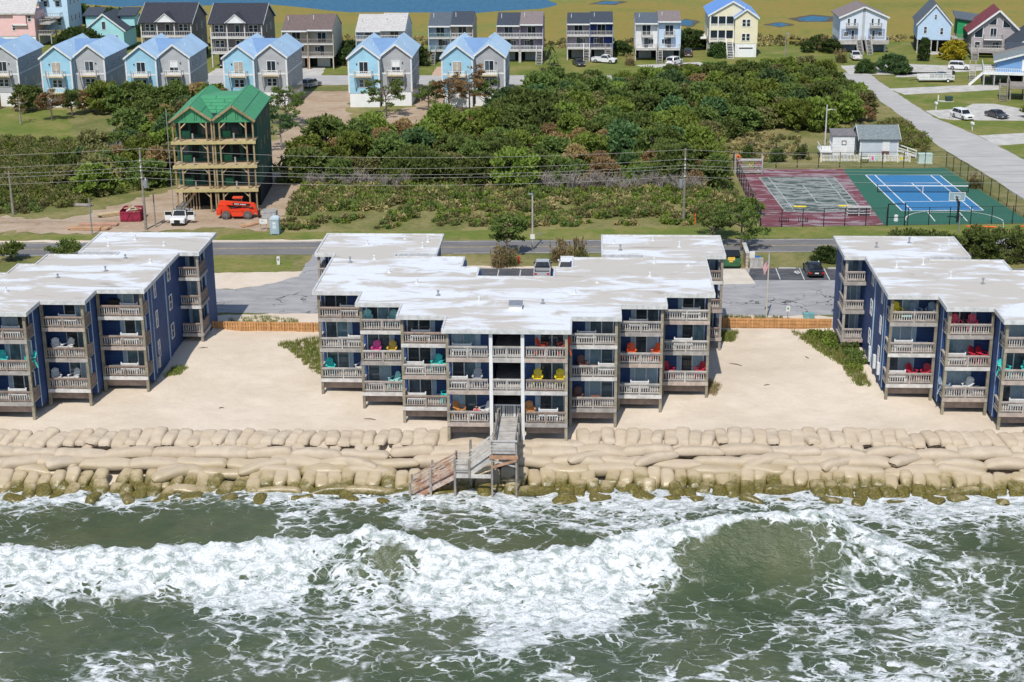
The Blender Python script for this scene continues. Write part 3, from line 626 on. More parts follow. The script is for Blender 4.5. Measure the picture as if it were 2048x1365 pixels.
# chairs face the sea: their own front looks to -y
put('turquoise', 'C', -1, 'D', 0, .82, .3); put('white', 'C', -1, 'D', 0, .15, -.5, extra='with teal seat ')
put('mint', 'C', -1, 'C', 2, .85, .15, extra='near the post '); put('mint', 'C', -1, 'C', 2, .28, -.1, extra='near the wall ')
put('pink', 'C', -1, 'C', 1, .68, 0); put('golden', 'C', -1, 'C', 1, .32, 0)
put('mint', 'C', -1, 'C', 0, .30, -.7, extra='near the door '); put('mint', 'C', -1, 'C', 0, .06, -.7, extra='in the corner ')
put('turquoise', 'C', -1, 'B', 1, .28, -.3, extra='near the door '); put('turquoise', 'C', -1, 'B', 1, .05, -.5, extra='in the corner ')
put('turquoise', 'C', -1, 'B', 0, .10, -1.2)
put('grey', 'C', -1, 'A', 1, .30, 0); put('tan', 'C', -1, 'A', 0, .72, .9); put('white', 'C', -1, 'A', 0, .14, -.8, extra='with cream cushion ')
put('rust', 'C', 1, 'A', 2, .42, 1.2, extra='beside round table '); put('rust', 'C', 1, 'A', 2, .90, -1.0, extra='by the post ')
put('yellow', 'C', 1, 'A', 1, .30, 0, extra='near the white column '); put('yellow', 'C', 1, 'A', 1, .82, 0, extra='near the door '); put('tan', 'C', 1, 'A', 0, .12, .2)
put('brown', 'C', 1, 'B', 1, .27, .3); put('brown', 'C', 1, 'B', 0, .18, 0); put('orange', 'C', 1, 'C', 1, .30, 0, extra='near the wall '); put('orange', 'C', 1, 'C', 1, .88, -.4, extra='near the post ')
put('red', 'C', 1, 'D', 0, .16, .6, extra='near the wall '); put('red', 'C', 1, 'D', 0, .84, -.6, extra='near the door ')
put('white', 'L', 1, 'C', 1, .22, .5, extra='near the wall '); put('white', 'L', 1, 'C', 1, .48, -.4, extra='beside the table '); put('white', 'L', 1, 'C', 0, .14, .5, extra='near the wall '); put('white', 'L', 1, 'C', 0, .55, -.4, extra='beside the table ')
put('turquoise', 'L', 1, 'B', 1, .34, .4, extra='near the wall '); put('turquoise', 'L', 1, 'B', 1, .93, -.9, extra='by the post ')
put('yellow', 'R', -1, 'D', 2, .82, .2); put('slate', 'R', -1, 'D', 2, .42, .4, extra='left of small table '); put('slate', 'R', -1, 'D', 2, .12, -.4, extra='right of small table '); put('red', 'R', -1, 'D', 0, .42, .5, extra='near the door '); put('red', 'R', -1, 'D', 0, .12, -.4, extra='near the wall ')
put('crimson', 'R', -1, 'C', 2, .76, .2, extra='near the door ', name='pink'); put('crimson', 'R', -1, 'C', 2, .42, -.15, extra='near the wall ', name='pink')
put('red', 'R', -1, 'C', 1, .30, .7, extra='near the door '); put('red', 'R', -1, 'C', 1, .12, .7, extra='in the corner '); put('white', 'R', -1, 'C', 0, .40, -.6, extra='beside round table '); put('slate', 'R', -1, 'C', 0, .90, 1.0)
put('turquoise', 'R', -1, 'B', 1, .90, .5, extra='by the post '); put('turquoise', 'R', -1, 'B', 1, .45, -.3, extra='near the wall ')
for col, bl, s, bay, k, u, lab, kw in (
    ('white', 'C', 1, 'A', 2, .62, 'white round table between two red chairs on top balcony', {}), ('orange', 'C', 1, 'C', 1, .10, 'small orange side table beside orange chair', dict(rect=(.4, .4), h=.45)),
    ('brown', 'C', 1, 'B', 0, .55, 'dark brown square table beside brown chair', dict(rect=(.7, .7), h=.7)), ('brown', 'C', 1, 'B', 1, .5, 'brown bistro table beside brown chair', dict(r=.35)),
    ('white', 'L', 1, 'C', 1, .36, 'white table between white chairs on middle balcony', dict(rect=(.6, .6))), ('white', 'L', 1, 'C', 0, .34, 'white table between white chairs on lowest balcony', dict(rect=(.7, .6))),
    ('grey', 'R', -1, 'D', 2, .27, 'small grey table between two slate chairs', dict(r=.3)), ('white', 'R', -1, 'C', 0, .62, 'large round white table on lowest balcony', dict(r=.5)),
    ('white', 'C', -1, 'D', 1, .5, 'white patio table behind the railing', dict(rect=(.9, .55))), ('white', 'C', -1, 'C', 0, .7, 'long white patio table behind the railing', dict(rect=(1.3, .55), h=.5)), ('mint', 'R', -1, 'D', 2, .62, 'low mint bench table in front of yellow chair', dict(rect=(.8, .35), h=.3)),
    ('white', 'C', -1, 'A', 0, .45, 'low white table in front of the seated person', dict(rect=(.7, .45), h=.4)), ('grey', 'R', -1, 'B', 2, .5, 'grey patio table on top balcony', dict(rect=(1.1, .6)))):
    table(col, *bp(bl, s, bay, k, u, .7), lab, **kw)
def bench(bl, s, bay, k, u, L=1.5):
    x, y, z = bp(bl, s, bay, k, u, .42); where = {'C': f'{BN[bay]}, ' + ('wing toward green house' if s < 0 else 'wing toward flagpole'), 'L': f'{BN[bay]}, condominium opposite crimson dumpster', 'R': f'{BN[bay]}, condominium with shrubs'}[bl]
    t = T('balcony_bench', f'low white bench on {ST[k]} balcony, {where}', 'bench', (x, y, z), 0, 'white balcony benches')
    for q in range(3): P('seat_slat', MB().box(-L / 2, L / 2, -.2 + q * .14, -.08 + q * .14, .42, .46), PC['white'], t)
    for q in range(3): P('back_slat', MB().box(-L / 2, L / 2, .23, .26, .52 + q * .14, .63 + q * .14), PC['white'], t)
    for a in (-1, 1): P('leg', MB().box(a * (L / 2 - .08) - .04, a * (L / 2 - .08) + .04, -.18, .22, 0, .42), PC['white'], t); P('back_post', MB().box(a * (L / 2 - .05) - .04, a * (L / 2 - .05) + .04, .262, .3, 0, 1.0), PC['white'], t)
for b_ in (('C', -1, 'D', 2, .35), ('C', -1, 'D', 1, .2), ('C', -1, 'B', 2, .6), ('C', -1, 'B', 1, .75), ('C', -1, 'B', 0, .72), ('C', -1, 'A', 2, .65), ('C', -1, 'A', 1, .75), ('C', 1, 'A', 0, .55), ('C', 1, 'B', 2, .35), ('C', 1, 'B', 1, .8), ('C', 1, 'C', 2, .45), ('C', 1, 'C', 0, .5), ('C', 1, 'D', 2, .6), ('C', 1, 'D', 1, .45), ('L', 1, 'D', 2, .65), ('L', 1, 'D', 1, .6), ('L', 1, 'D', 0, .55), ('L', 1, 'C', 2, .55), ('L', 1, 'B', 2, .6), ('L', 1, 'B', 0, .6), ('R', -1, 'D', 1, .65), ('R', -1, 'D', 0, .75), ('R', -1, 'C', 1, .72), ('R', -1, 'B', 0, .55)): bench(*b_)
# a charcoal grill on the upper end balcony
x, y, z = bp('L', 1, 'D', 2, .28, 1.15); gr = T('grill', 'black covered grill against the wall of a top balcony', 'grill', (x, y, z))
P('lid', MB().extr([(-.5, .75), (.5, .75), (.5, .95), (.36, 1.1), (-.36, 1.1), (-.5, .95)], -.25, .25), black, gr); P('cabinet', MB().box(-.4, .4, -.22, .22, .12, .748), black, gr); P('side_shelf', MB().box(-.8, -.51, -.2, .2, .72, .76), black, gr)
for a in (-1, 1): P('wheel', MB().tube([(a * .36, -.2, .12), (a * .36, -.12, .12)], .12, 10), black, gr)
# ================================================================ SANDBAG REVETMENT
bm_, bnt_, bbs_ = newmat('geotextile_sandbag')
sx_ = N(bnt_, 'ShaderNodeSeparateXYZ'); bnt_.links.new(pos(bnt_), sx_.inputs[0])
oi_ = N(bnt_, 'ShaderNodeObjectInfo'); n1_ = noise(bnt_, pos(bnt_), .9, 5, .6); n2_ = noise(bnt_, pos(bnt_), 6, 4, .7)
base_ = mixc(bnt_, ramp(bnt_, n1_, .3, .7), (.50, .42, .32), (.42, .35, .26)); base_ = mixc(bnt_, mth(bnt_, 'MULTIPLY', oi_.outputs['Random'], .45), base_, (.43, .34, .235))
zz_ = mth(bnt_, 'ADD', mth(bnt_, 'DIVIDE', sx_.outputs[2], K), mth(bnt_, 'ADD', mth(bnt_, 'MULTIPLY', mth(bnt_, 'SUBTRACT', n1_, .5), 1.3), mth(bnt_, 'MULTIPLY', mth(bnt_, 'SUBTRACT', oi_.outputs['Random'], .5), .5)))
wet_ = mth(bnt_, 'SUBTRACT', 1.0, ramp(bnt_, zz_, -1.65, -.75)); alg_ = mth(bnt_, 'SUBTRACT', 1.0, ramp(bnt_, zz_, -2.1, -1.5)); dk_ = mth(bnt_, 'MULTIPLY', alg_, ramp(bnt_, n2_, .36, .56))
c_ = mixc(bnt_, mth(bnt_, 'MULTIPLY', wet_, .75), base_, (.37, .29, .155)); c_ = mixc(bnt_, mth(bnt_, 'MULTIPLY', alg_, .9), c_, (.17, .135, .012)); c_ = mixc(bnt_, mth(bnt_, 'MULTIPLY', dk_, .75), c_, (.05, .048, .016))
bnt_.links.new(c_, bbs_.inputs['Base Color'])
r_ = N(bnt_, 'ShaderNodeMapRange'); bnt_.links.new(wet_, r_.inputs[0]); r_.inputs[3].default_value = .9; r_.inputs[4].default_value = .32; bnt_.links.new(r_.outputs[0], bbs_.inputs['Roughness'])
bump(bnt_, bbs_, mth(bnt_, 'ADD', n2_, mth(bnt_, 'MULTIPLY', noise(bnt_, pos(bnt_), 1.8, 4, .6), 2.0)), .35, .07)
def bag_mesh(seed, L, W, H):
    r = np.random.RandomState(seed); nu, nv = 30, 22
    u = np.linspace(-1, 1, nu); t = np.linspace(0, 2 * np.pi, nv, endpoint=False)
    Uu, Tt = np.meshgrid(u, t, indexing='ij'); a = np.abs(Uu)
    th = (1 - a ** r.uniform(4, 7)) ** .5; wd = (1 - .10 * a ** 2) * (1 - .25 * a ** 12)
    ce, se = np.cos(Tt), np.sin(Tt); ex = .60
    yy = np.sign(ce) * np.abs(ce) ** ex * W / 2 * wd; zz = np.sign(se) * np.abs(se) ** .75 * H / 2 * (.10 + .90 * th)
    xx = Uu * L / 2 * (1 - .03 * np.abs(ce) ** 3)
    ph = r.uniform(0, 6.28, 6)
    lump = 1 + .07 * np.sin(Uu * 2.6 + ph[0]) + .035 * np.sin(Uu * 6.5 + ph[1] + 2 * Tt) + .02 * np.sin(Uu * 13 + ph[2] - Tt)
    zz = zz * lump + .10 * H * np.sin(Uu * 2.1 + ph[3]); zz = np.where(zz < 0, zz * .8, zz)
    yy = yy * (1 + .05 * np.sin(Uu * 4 + ph[4])) + .06 * W * np.sin(Uu * 2 + ph[5])
    wr = .035 * H * np.sin(yy / W * 34 + ph[1]) * a ** 3; zz = zz + wr
    v = np.stack([xx, yy, zz], -1).reshape(-1, 3); i = np.arange(nu - 1)[:, None] * nv + np.arange(nv)[None, :]; j = np.arange(nu - 1)[:, None] * nv + (np.arange(nv)[None, :] + 1) % nv
    f = np.stack([i, i + nv, j + nv, j], -1).reshape(-1, 4)
    return np_mesh('sandbag', v, f[:, ::-1], bm_, True)
SHORT = [bag_mesh(i, 2.15, 1.10 + .05 * (i % 3), .80) for i in range(10)]; LONG = [bag_mesh(20 + i, 3.8 + .25 * (i % 4), 1.25, .92) for i in range(9)]
srg = random.Random(5)
def slope_z(yy): return -.25 - (115.2 - yy) * .335
def bag(lst, x, yy, dz, yawa, tilt, lab, grp, rollj=.08, sc=1.0, z=None):
    o = ob('sandbag', srg.choice(lst), None, (x, yy + float(shore(x)), (slope_z(yy) if z is None else z) + dz))
    o.rotation_euler = (srg.uniform(-rollj, rollj), tilt, yawa); o.scale = (sc * srg.uniform(.92, 1.08), sc * srg.uniform(.9, 1.06), sc * srg.uniform(.85, 1.12))
    zn = ('below the condominium opposite crimson dumpster' if x < -37.5 else 'below the sand gap beside plain end wall' if x < -22.5 else 'below middle condominium, wing toward green house' if x < -7.5 else 'right beside the beach stairs' if x < -4 else 'below middle condominium, wing toward flagpole' if x < 10.5 else 'below the sand gap with shrubs' if x < 23.5 else 'below the shrub condominium')
    tag(o, lab + ' ' + zn, 'sandbag', grp + ' ' + zn); return o
H2 = math.pi / 2
# yaw of -90 degrees points a bag's own +x end at the sea, tilt lowers that end
x = -46.0
while x < 36:
    if not (-11.2 < x < -1.4):
        lean = .35 if x < -38 else .12 if x < -20 else -.22 if x > 24 else 0
        bag(SHORT, x, 114.55 + srg.uniform(-.14, .14), .12 + srg.uniform(-.08, .08), -H2 - lean + srg.uniform(-.12, .12), .19 + srg.uniform(-.06, .08), 'dry end-on sandbag of the top row', 'top row of sandbags')
        if srg.random() < .6: bag(SHORT, x + .4, 113.55, -.02, -H2 + srg.uniform(-.25, .25), .25, 'pale sandbag end under the top row', 'second row of sandbags', sc=.9)
    x += srg.uniform(.92, 1.04)
for yy, off, dz, p in ((112.75, 0, .22, 1), (111.85, 1.7, .12, 1), (110.95, .6, .08, .85)):
    x = -46 + off
    while x < 36:
        if srg.random() < p and not (yy < 111 and -7.6 < x < -4.8):
            bag(LONG, x, yy + srg.uniform(-.16, .16), dz + srg.uniform(-.1, .1), srg.uniform(-.1, .1) + (math.pi if srg.random() < .5 else 0), srg.uniform(-.05, .05), 'long sandbag lying along the shore', 'long sandbags', .22)
        x += srg.uniform(3.45, 3.85)
for x in (-9.3, -5.6, -2.4): bag(LONG, x, 113.7, .16, srg.uniform(-.05, .05), 0, 'long sandbag tucked under the balconies', 'long sandbags under the balconies', .1)
x = -46
while x < 36:
    if srg.random() < .96: bag(SHORT, x, 110.05 + srg.uniform(-.2, .2), .1 + srg.uniform(-.12, .1), -H2 + srg.uniform(-.14, .14), .44 + srg.uniform(-.08, .14), 'damp tan end-on sandbag low down', 'end-on sandbags', .12, .96)
    x += srg.uniform(.93, 1.06)
x = -46
while x < 36:
    q = srg.random()
    if q < .86: bag(SHORT, x, 108.75 + srg.uniform(-.5, .35), .03 + srg.uniform(-.25, .14), -H2 + srg.uniform(-.3, .3), .45 + srg.uniform(-.12, .25), 'olive algae covered sandbag at waterline', 'algae covered sandbags', .18)
    elif q < .97: bag(LONG, x + .8, 108.9, .05, srg.uniform(-.5, .5), srg.uniform(-.1, .1), 'long wet sandbag slumped at waterline', 'slumped long sandbags', .3, .9); x += 2.0
    x += srg.uniform(.95, 1.12)
for i in range(30):
    x = -45 + i * 2.7 + srg.uniform(-.9, .9)
    if -14 < x < -4: continue
    bag(SHORT, x, 107.55 + srg.uniform(-.45, .4), 0, srg.uniform(0, 3.1), srg.uniform(-.3, .3), 'dark half submerged sandbag in surf', 'submerged sandbags', .4, .85, z=-2.45 + srg.uniform(-.12, .1))

for i in range(13):
    x = -44 + i * 6.3 + srg.uniform(-2, 2)
    if -15 < x < -3: continue
    bag(LONG, x, 111.4 + srg.uniform(-1.6, .9), .42, srg.choice((-1, 1)) * srg.uniform(.25, .75), srg.uniform(-.12, .12), 'long sandbag slumped askew over others', 'askew long sandbags', .3, .88)
for i, (x, y, L, rz) in enumerate(((-34.6, 133.2, .9, .4), (12.6, 131, 1.2, -.5), (14.8, 126, .5, .2), (10.6, 124.6, .9, 1.2), (19, 133, .6, 2), (-30, 120, .4, .3), (-17.5, 117.6, 1.0, -.2), (2, 120, .5, .9))):
    o = ob('driftwood_stick', MB().tube([(-L / 2, 0, .03), (0, .06, .07), (L / 2, 0, .04)], [.03, .04, .02], 6).mesh('driftwood_stick', barkm0 := M('driftwood', (.2, .16, .12), .9, .3, 4)), None, (x, y, float(sand_z(np.array([x]), np.array([y]))[0])), rz)
    tag(o, 'dark driftwood stick lying on the pale sand ' + ('by the plain end wall', 'below the flagpole fence', 'in the middle of the shrub gap', 'beside the end bay post', 'near the shrubs', 'in the gap before plain end wall', 'before the wing toward green house', 'before the wing toward flagpole')[i], 'stick')

# ================================================================ BEACH STAIRS
W_ = M('bleached_wood', (.55, .52, .48), .85, .3, 1.5, grain=7, rnd=.14); Wr = M('rusty_stained_wood', (.34, .17, .10), .85, .45, 1.5, col2=(.50, .42, .36), grain=7, rnd=.15)
bs_ = T('beach_stairs', 'weathered grey wooden walkway and stairs descending over the sandbags into the surf', 'stairs', (-6.2, 108, 0))
def B(x0, x1, y0, y1, z0, z1): return MB().box(x0 + 6.2, x1 + 6.2, y0 - 108, y1 - 108, z0, z1)
def BM(p, q, w, h, **k): return MB().beam((p[0] + 6.2, p[1] - 108, p[2]), (q[0] + 6.2, q[1] - 108, q[2]), w, h, **k)
DZ = 1.17
nb = 42
for i in range(nb):
    y = 107.5 + i * 7.25 / nb; P('deck_plank', B(-7.05, -5.4, y, y + .155, DZ - .05, DZ + srg.uniform(-.008, .008)), greywood, bs_)
for x in (-7.0, -5.45): P('joist', B(x - .06, x + .06, 107.6, 114.75, DZ - .28, DZ - .052), wood, bs_)
for x in (-7.12, -5.33):      # walkway rails
    for y in (107.5, 109.3, 111.2, 113.2): P('post', B(x - .07, x + .07, y - .07, y + .07, -2.9 if y < 109.5 else -1.2, DZ + 1.0), wood, bs_)
    for k, z in enumerate((.32, .64, .96)): P('rail', B(x - .028 + .1 * (1 if x < -6 else -1), x + .028 + .1 * (1 if x < -6 else -1), 108.9 if x < -6 else 107.4, 114.6, DZ + z - .05, DZ + z + .05), wood, bs_)
for z in (.18, .42, .66, .92): P('front_board', B(-7.05, -5.4, 107.36, 107.42, DZ + z - .09, DZ + z + .09), greywood, bs_)
P('cap_rail', B(-7.2, -5.25, 107.3, 107.55, DZ + 1.03, DZ + 1.09), greywood, bs_)
P('beam', B(-7.3, -5.2, 107.33, 107.43, DZ - .34, DZ - .06), M('orange_beam', (.50, .29, .18), .8, .3, 2, grain=6), bs_)
P('brace', BM((-7.1, 107.38, DZ - 1.0), (-5.3, 107.38, DZ - .42), .06, .18), M('orange_beam', (.5, .29, .18)), bs_); P('brace', BM((-7.1, 107.5, DZ - .5), (-5.3, 107.5, DZ - 1.0), .06, .12), W_, bs_)
# upper flight to a landing, then the lower flight into the water; both run along the shore
LZ = -.35; LX0, LX1 = -9.85, -8.8
def flight(xa, za, xb, zb, n, m, y0=107.45, y1=108.75):
    for i in range(n):
        t = (i + .5) / n; x = xa + (xb - xa) * t; z = za + (zb - za) * t; P('tread', B(x - .17, x + .17, y0 + .06, y1 - .06, z - .05, z), m, bs_)
    for y in (y0, y1): P('stringer', BM((xa, y, za - .2), (xb, y, zb - .2), .08, .32), m, bs_)
    for y in (y0 - .05, y1 + .05):
        for h in (.30, .58, .86, 1.12): P('rail', BM((xa, y, za + h), (xb, y, zb + h), .05, .14), m, bs_)
flight(-7.15, DZ - .15, LX1, LZ + .1, 7, W_); flight(LX0, LZ - .1, -13.2, -2.35, 10, Wr)
for i in range(6): P('deck_plank', B(LX0 + i * .178, LX0 + i * .178 + .165, 107.45, 108.8, LZ - .05, LZ), W_, bs_)
P('landing_beam', B(LX0 - .05, -7.2, 107.36, 107.44, LZ - .35, LZ - .06), W_, bs_)
for z in (.1, .3, .52, .74, .96): P('rail', B(LX0, LX1, 107.38, 107.43, LZ + z, LZ + z + .12), W_, bs_); P('rail', B(LX0, LX1, 108.82, 108.87, LZ + z, LZ + z + .12), W_, bs_)
for x, y, zt in ((LX0, 107.38, LZ + 1.2), (LX1 + .02, 107.34, LZ + 1.15), (LX0, 108.9, LZ + 1.2), (LX1, 108.9, LZ + 1.9), (-11.65, 107.32, .05), (-13.2, 107.34, -1.1), (-13.2, 108.85, -1.1), (-11.65, 108.9, .05)): P('post', B(x - .08, x + .08, y - .08, y + .08, -3.2 if zt < 1.2 and not (x > -9 and y < 107.4) else -.6 if x > -9 and y < 108 else -2.4, zt), wood, bs_)
P('shower_post', B(-8.75, -8.69, 108.86, 108.92, LZ, LZ + 2.0), chrome, bs_); P('shower_head', B(-8.85, -8.69, 108.8, 108.92, LZ + 2.0, LZ + 2.08), chrome, bs_)

# ================================================================ CEDAR FENCES
def fence(x0, y0, x1, y1, lab):
    L = math.dist((x0, y0), (x1, y1)); r = T('wooden_fence', lab, 'fence', (x0, y0, 0), math.atan2(y1 - y0, x1 - x0), 'cedar fences between the condominiums')
    pk = MB().box(0, .135, -.07, -.045, .02, 1.02).mesh('picket', cedar); pb = MB().box(0, .135, .045, .07, .02, 1.02).mesh('picket', cedar); po = MB().box(-.06, .06, -.06, .06, -.15, 1.06).mesh('fence_post', cedar)
    n = int(L / .24)
    for i in range(n):
        ob('picket', pk, r, (i * L / n, 0, 0)); ob('picket', pb, r, (i * L / n + .12, 0, 0))
    for z in (.2, .55, .88): P('fence_rail', MB().box(0, L, -.04, .04, z - .04, z + .04), cedar, r)
    for i in range(9): ob('fence_post', po, r, (i * L / 8, -.11, 0))
    return r
fence(-35.0, 139.0, -24.3, 138.8, 'orange cedar fence between plain navy end wall and middle condominium')
fence(12.0, 141.3, 22.2, 141.2, 'orange cedar fence below the flagpole beside the shrubs')

# ================================================================ SPORTS COURT
def court_mat(name, a, wear, wcol, sc=.5):
    m, nt, bs = newmat(name); n = noise(nt, pos(nt, (.45, 1.3, 1)), sc, 6, .68, .7); f = noise(nt, pos(nt), 3, 3)
    c = mixc(nt, ramp(nt, f, .35, .7), a, dark(a, .8)); c = mixc(nt, mth(nt, 'MULTIPLY', ramp(nt, n, .62 - wear, .70 - wear * .7), .85 if wear else .15), c, wcol)
    nt.links.new(c, bs.inputs['Base Color']); bs.inputs['Roughness'].default_value = .85; return m
def sheet(name, pts, z, m, label=None):
    mb = MB(); mb.add([(x, y, z) for x, y in pts], [tuple(range(len(pts)))]); return struct(name, mb, m, label)
grn = court_mat('green_court', (.022, .115, .072), 0, (.05, .16, .11)); blu = court_mat('blue_court', (.028, .17, .36), 0, (.04, .22, .42))
redc = court_mat('worn_red_court', (.16, .04, .052), .15, (.30, .25, .26)); wgr = court_mat('worn_green_court', (.04, .07, .052), .20, (.29, .30, .29), .9)
sheet('tennis_court', [(33.7, 180.0), (50.8, 181.5), (47.0, 211.0), (33.4, 210.2)], .016, grn, 'green tennis court surface around the blue court')
sheet('worn_court', [(19.7, 179.0), (33.7, 180.0), (33.4, 210.2), (18.9, 210.0)], .016, redc, 'faded dark red surface of the worn court')
sheet('tennis_court_field', [(37.0, 187.0), (46.7, 187.5), (45.4, 206.7), (35.8, 206.5)], .020, blu, 'bright blue playing field')
sheet('worn_court_field', [(23.1, 186.3), (32.4, 186.5), (31.5, 205.3), (21.8, 205.1)], .020, wgr, 'peeling grey-green playing field of the worn court')
def lerp2(c, u, v):
    (ax, ay), (bx, by), (cx, cy), (dx, dy) = c; return ((ax * (1 - u) + bx * u) * (1 - v) + (dx * (1 - u) + cx * u) * v, (ay * (1 - u) + by * u) * (1 - v) + (dy * (1 - u) + cy * u) * v)
def court_lines(c, m, z, w=.07):
    mb = MB()
    def ln(a, b, ww=w):
        p = Vector((*lerp2(c, *a), 0)); q = Vector((*lerp2(c, *b), 0)); d = (q - p).normalized(); n = Vector((-d.y, d.x, 0)) * ww
        mb.quad((*(p - n).xy, z), (*(q - n).xy, z), (*(q + n).xy, z), (*(p + n).xy, z))
    for a, b in (((0, 0), (1, 0)), ((1, 0), (1, 1)), ((1, 1), (0, 1)), ((0, 1), (0, 0)), ((.125, 0), (.125, 1)), ((.875, 0), (.875, 1)), ((.125, .24), (.875, .24)), ((.125, .76), (.875, .76)), ((.5, .24), (.5, .76))): ln(a, b)
    return struct('court_line', mb, m)
tc = [(37.0, 187.0), (46.7, 187.5), (45.4, 206.7), (35.8, 206.5)]; court_lines(tc, white, .024); court_lines([(23.1, 186.3), (32.4, 186.5), (31.5, 205.3), (21.8, 205.1)], M('faded_line', (.42, .47, .43), .9, .4, 2), .024, .06)
arc = MB()
def poly_line(mb, pts, w, z):
    for p, q in zip(pts, pts[1:]):
        p = Vector((*p, 0)); q = Vector((*q, 0)); d = (q - p).normalized(); n = Vector((-d.y, d.x, 0)) * w; mb.quad((*(p - n - d * .02).xy, z), (*(q - n + d * .02).xy, z), (*(q + n + d * .02).xy, z), (*(p + n - d * .02).xy, z))
poly_line(arc, [(42.2 + 5.6 * math.cos(t) * (1 if t < 9 else 1), 182.2 + 5.2 * math.sin(t)) for t in np.linspace(0.05, math.pi - .05, 26)], .06, .028); poly_line(arc, [(39.9, 182.1), (39.9, 186.4), (43.6, 186.4), (43.6, 182.1)], .06, .032)
struct('basketball_line', arc, white)
# tennis net
nx0, nx1, ny_ = 35.7, 46.9, 196.7
net = T('tennis_net', 'tennis net with white band across the blue court', 'net', ((nx0 + nx1) / 2, ny_, 0))
hw = (nx1 - nx0) / 2
for a in (-1, 1): P('net_post', MB().cyl(a * hw, 0, 0, .98, .05, 8), black, net)
P('net_band', MB().box(-hw, hw, -.02, .02, .80, .92), white, net); P('centre_strap', MB().box(-.04, .04, -.03, -.021, .02, .8), white, net)
nm = MB()
for i in range(60): x = -hw + 2 * hw * i / 59; nm.box(x - .006, x + .006, -.006, .006, .03, .8)
for i in range(10): z = .04 + i * .08; nm.box(-hw, hw, -.005, .005, z - .006, z + .006)
P('net_mesh', nm, black, net, kind='stuff'); P('net_cable', MB().box(-hw, hw, -.03, .03, .02, .06), black, net)
# chain-link fence round the courts, one thing per side
wire = M('wire_mesh', (.05, .05, .05), .6, .3, 3)
def chain(p, q, lab, gap=None, n=None, h=2.15):
    p = Vector((*p, 0)); q = Vector((*q, 0)); L = (q - p).length; r = T('chain_link_fence', lab, 'fence', tuple(p), math.atan2(q.y - p.y, q.x - p.x), 'chain-link fence sides'); n = n or int(L / 2.6)
    po = MB().cyl(0, 0, 0, h, .05, 6).mesh('fence_post', black)
    for i in range(n + 1): ob('fence_post', po, r, (i * L / n, 0, 0))
    spans = [(0, L)] if not gap else [(0, gap[0]), (gap[1], L)]
    for a, b in spans: P('top_rail', MB().tube([(a, 0, h - .04), (b, 0, h - .04)], .03, 5), black, r); P('bottom_wire', MB().tube([(a, 0, .06), (b, 0, .06)], .012, 4), black, r)
    m = MB()
    for a, b in spans:
        k = int((b - a) / .3)
        for i in range(k):
            x = a + i * (b - a) / k
            for s in (0, 1):
                x0, x1 = (x, min(b, x + .75)) if s == 0 else (min(b, x + .75), x); m.beam((x0, .012 * s, .06), (x1, .012 * s, h - .06), .006, .006)
    P('wire_mesh', m, wire, r, kind='stuff'); return r
chain((18.9, 210.4), (47.2, 211.4), 'tall black chain-link fence behind the courts before the shed'); chain((19.4, 179.0), (18.9, 210.4), 'black chain-link fence beside the thicket along the worn court'); chain((50.9, 181.2), (47.2, 211.4), 'black chain-link fence along the pale side street')
cf = chain((19.4, 178.8), (50.9, 181.2), 'black chain-link fence facing the beach road with gate', (14.6, 16.7), 13)
P('gate_frame', MB().box(14.6, 14.7, -.08, .08, 0, 2.6).box(16.6, 16.7, -.08, .08, 0, 2.6).box(14.7, 16.6, -.06, .06, 2.5, 2.6).box(14.7, 16.6, -.04, .04, .95, 1.02), black, cf)
# basketball hoop
hp_ = T('basketball_hoop', 'basketball hoop with clear backboard on black pole', 'hoop', (42.35, 181.6, 0))
P('pole', MB().box(-.12, .12, -.12, .12, 0, 2.5), black, hp_); P('arm', MB().beam((0, 0, 2.4), (-.15, .75, 2.95), .1, .1).beam((0, 0, 2.0), (-.15, .75, 2.6), .08, .08), black, hp_)
P('backboard', MB().box(-.95, .8, .75, .79, 2.45, 3.35), M('clear_acrylic', (.28, .38, .42), .15, .1, 1), hp_); fr = MB()
for a, b, c, d in ((-1, .85, 2.4, 2.46), (-1, .85, 3.34, 3.4), (-1, -.94, 2.46, 3.34), (.79, .85, 2.46, 3.34), (-.42, .27, 2.62, 2.66), (-.42, .27, 3.0, 3.04), (-.42, -.38, 2.66, 3.0), (.23, .27, 2.66, 3.0)): fr.box(a, b, .73, .749, c, d)
P('backboard_frame', fr, white, hp_); P('rim', MB().tube([(-.075 + .22 * math.cos(t), 1.05 + .22 * math.sin(t), 2.62) for t in np.linspace(0, 6.28, 17)], .015, 5, False), PC['orange'], hp_)
# ball cage rack with coloured floats
rk = T('storage_rack', 'grey wooden storage rack with shelves in the corner of the worn court', 'rack', (20.6, 207.3, 0))
for x in (-1.75, 1.75):
    for y in (-.45, .45): P('upright', MB().box(x - .06, x + .06, y - .06, y + .06, 0, 2.5), greywood, rk)
for z in (.15, .95, 1.75): P('shelf', MB().box(-1.7, 1.7, -.45, .45, z, z + .06), greywood, rk); P('shelf_rail', MB().box(-1.7, 1.7, -.52, -.46, z + .25, z + .35), greywood, rk)
for nm_, col, x, z in (('orange', 'orange', -1.45, 1.82), ('pink', 'pink', -1.2, 1.02), ('yellow', 'yellow', .35, 1.02), ('bright pink', 'pink', 1.3, 1.02), ('mint green', 'mint', -1.1, .22), ('white', 'white', 1.5, .22)):
    fl = MB(); fl.tube([(.26 * math.cos(t), .1, .26 + .26 * math.sin(t)) for t in np.linspace(0, 6.283, 15)], .1, 8, False)
    o = P('pool_float', fl, PC[col], None, None, True, loc=(20.6 + x, 207.1, z + .08)); tag(o, f'{nm_} ring float on the storage rack shelf', 'float')
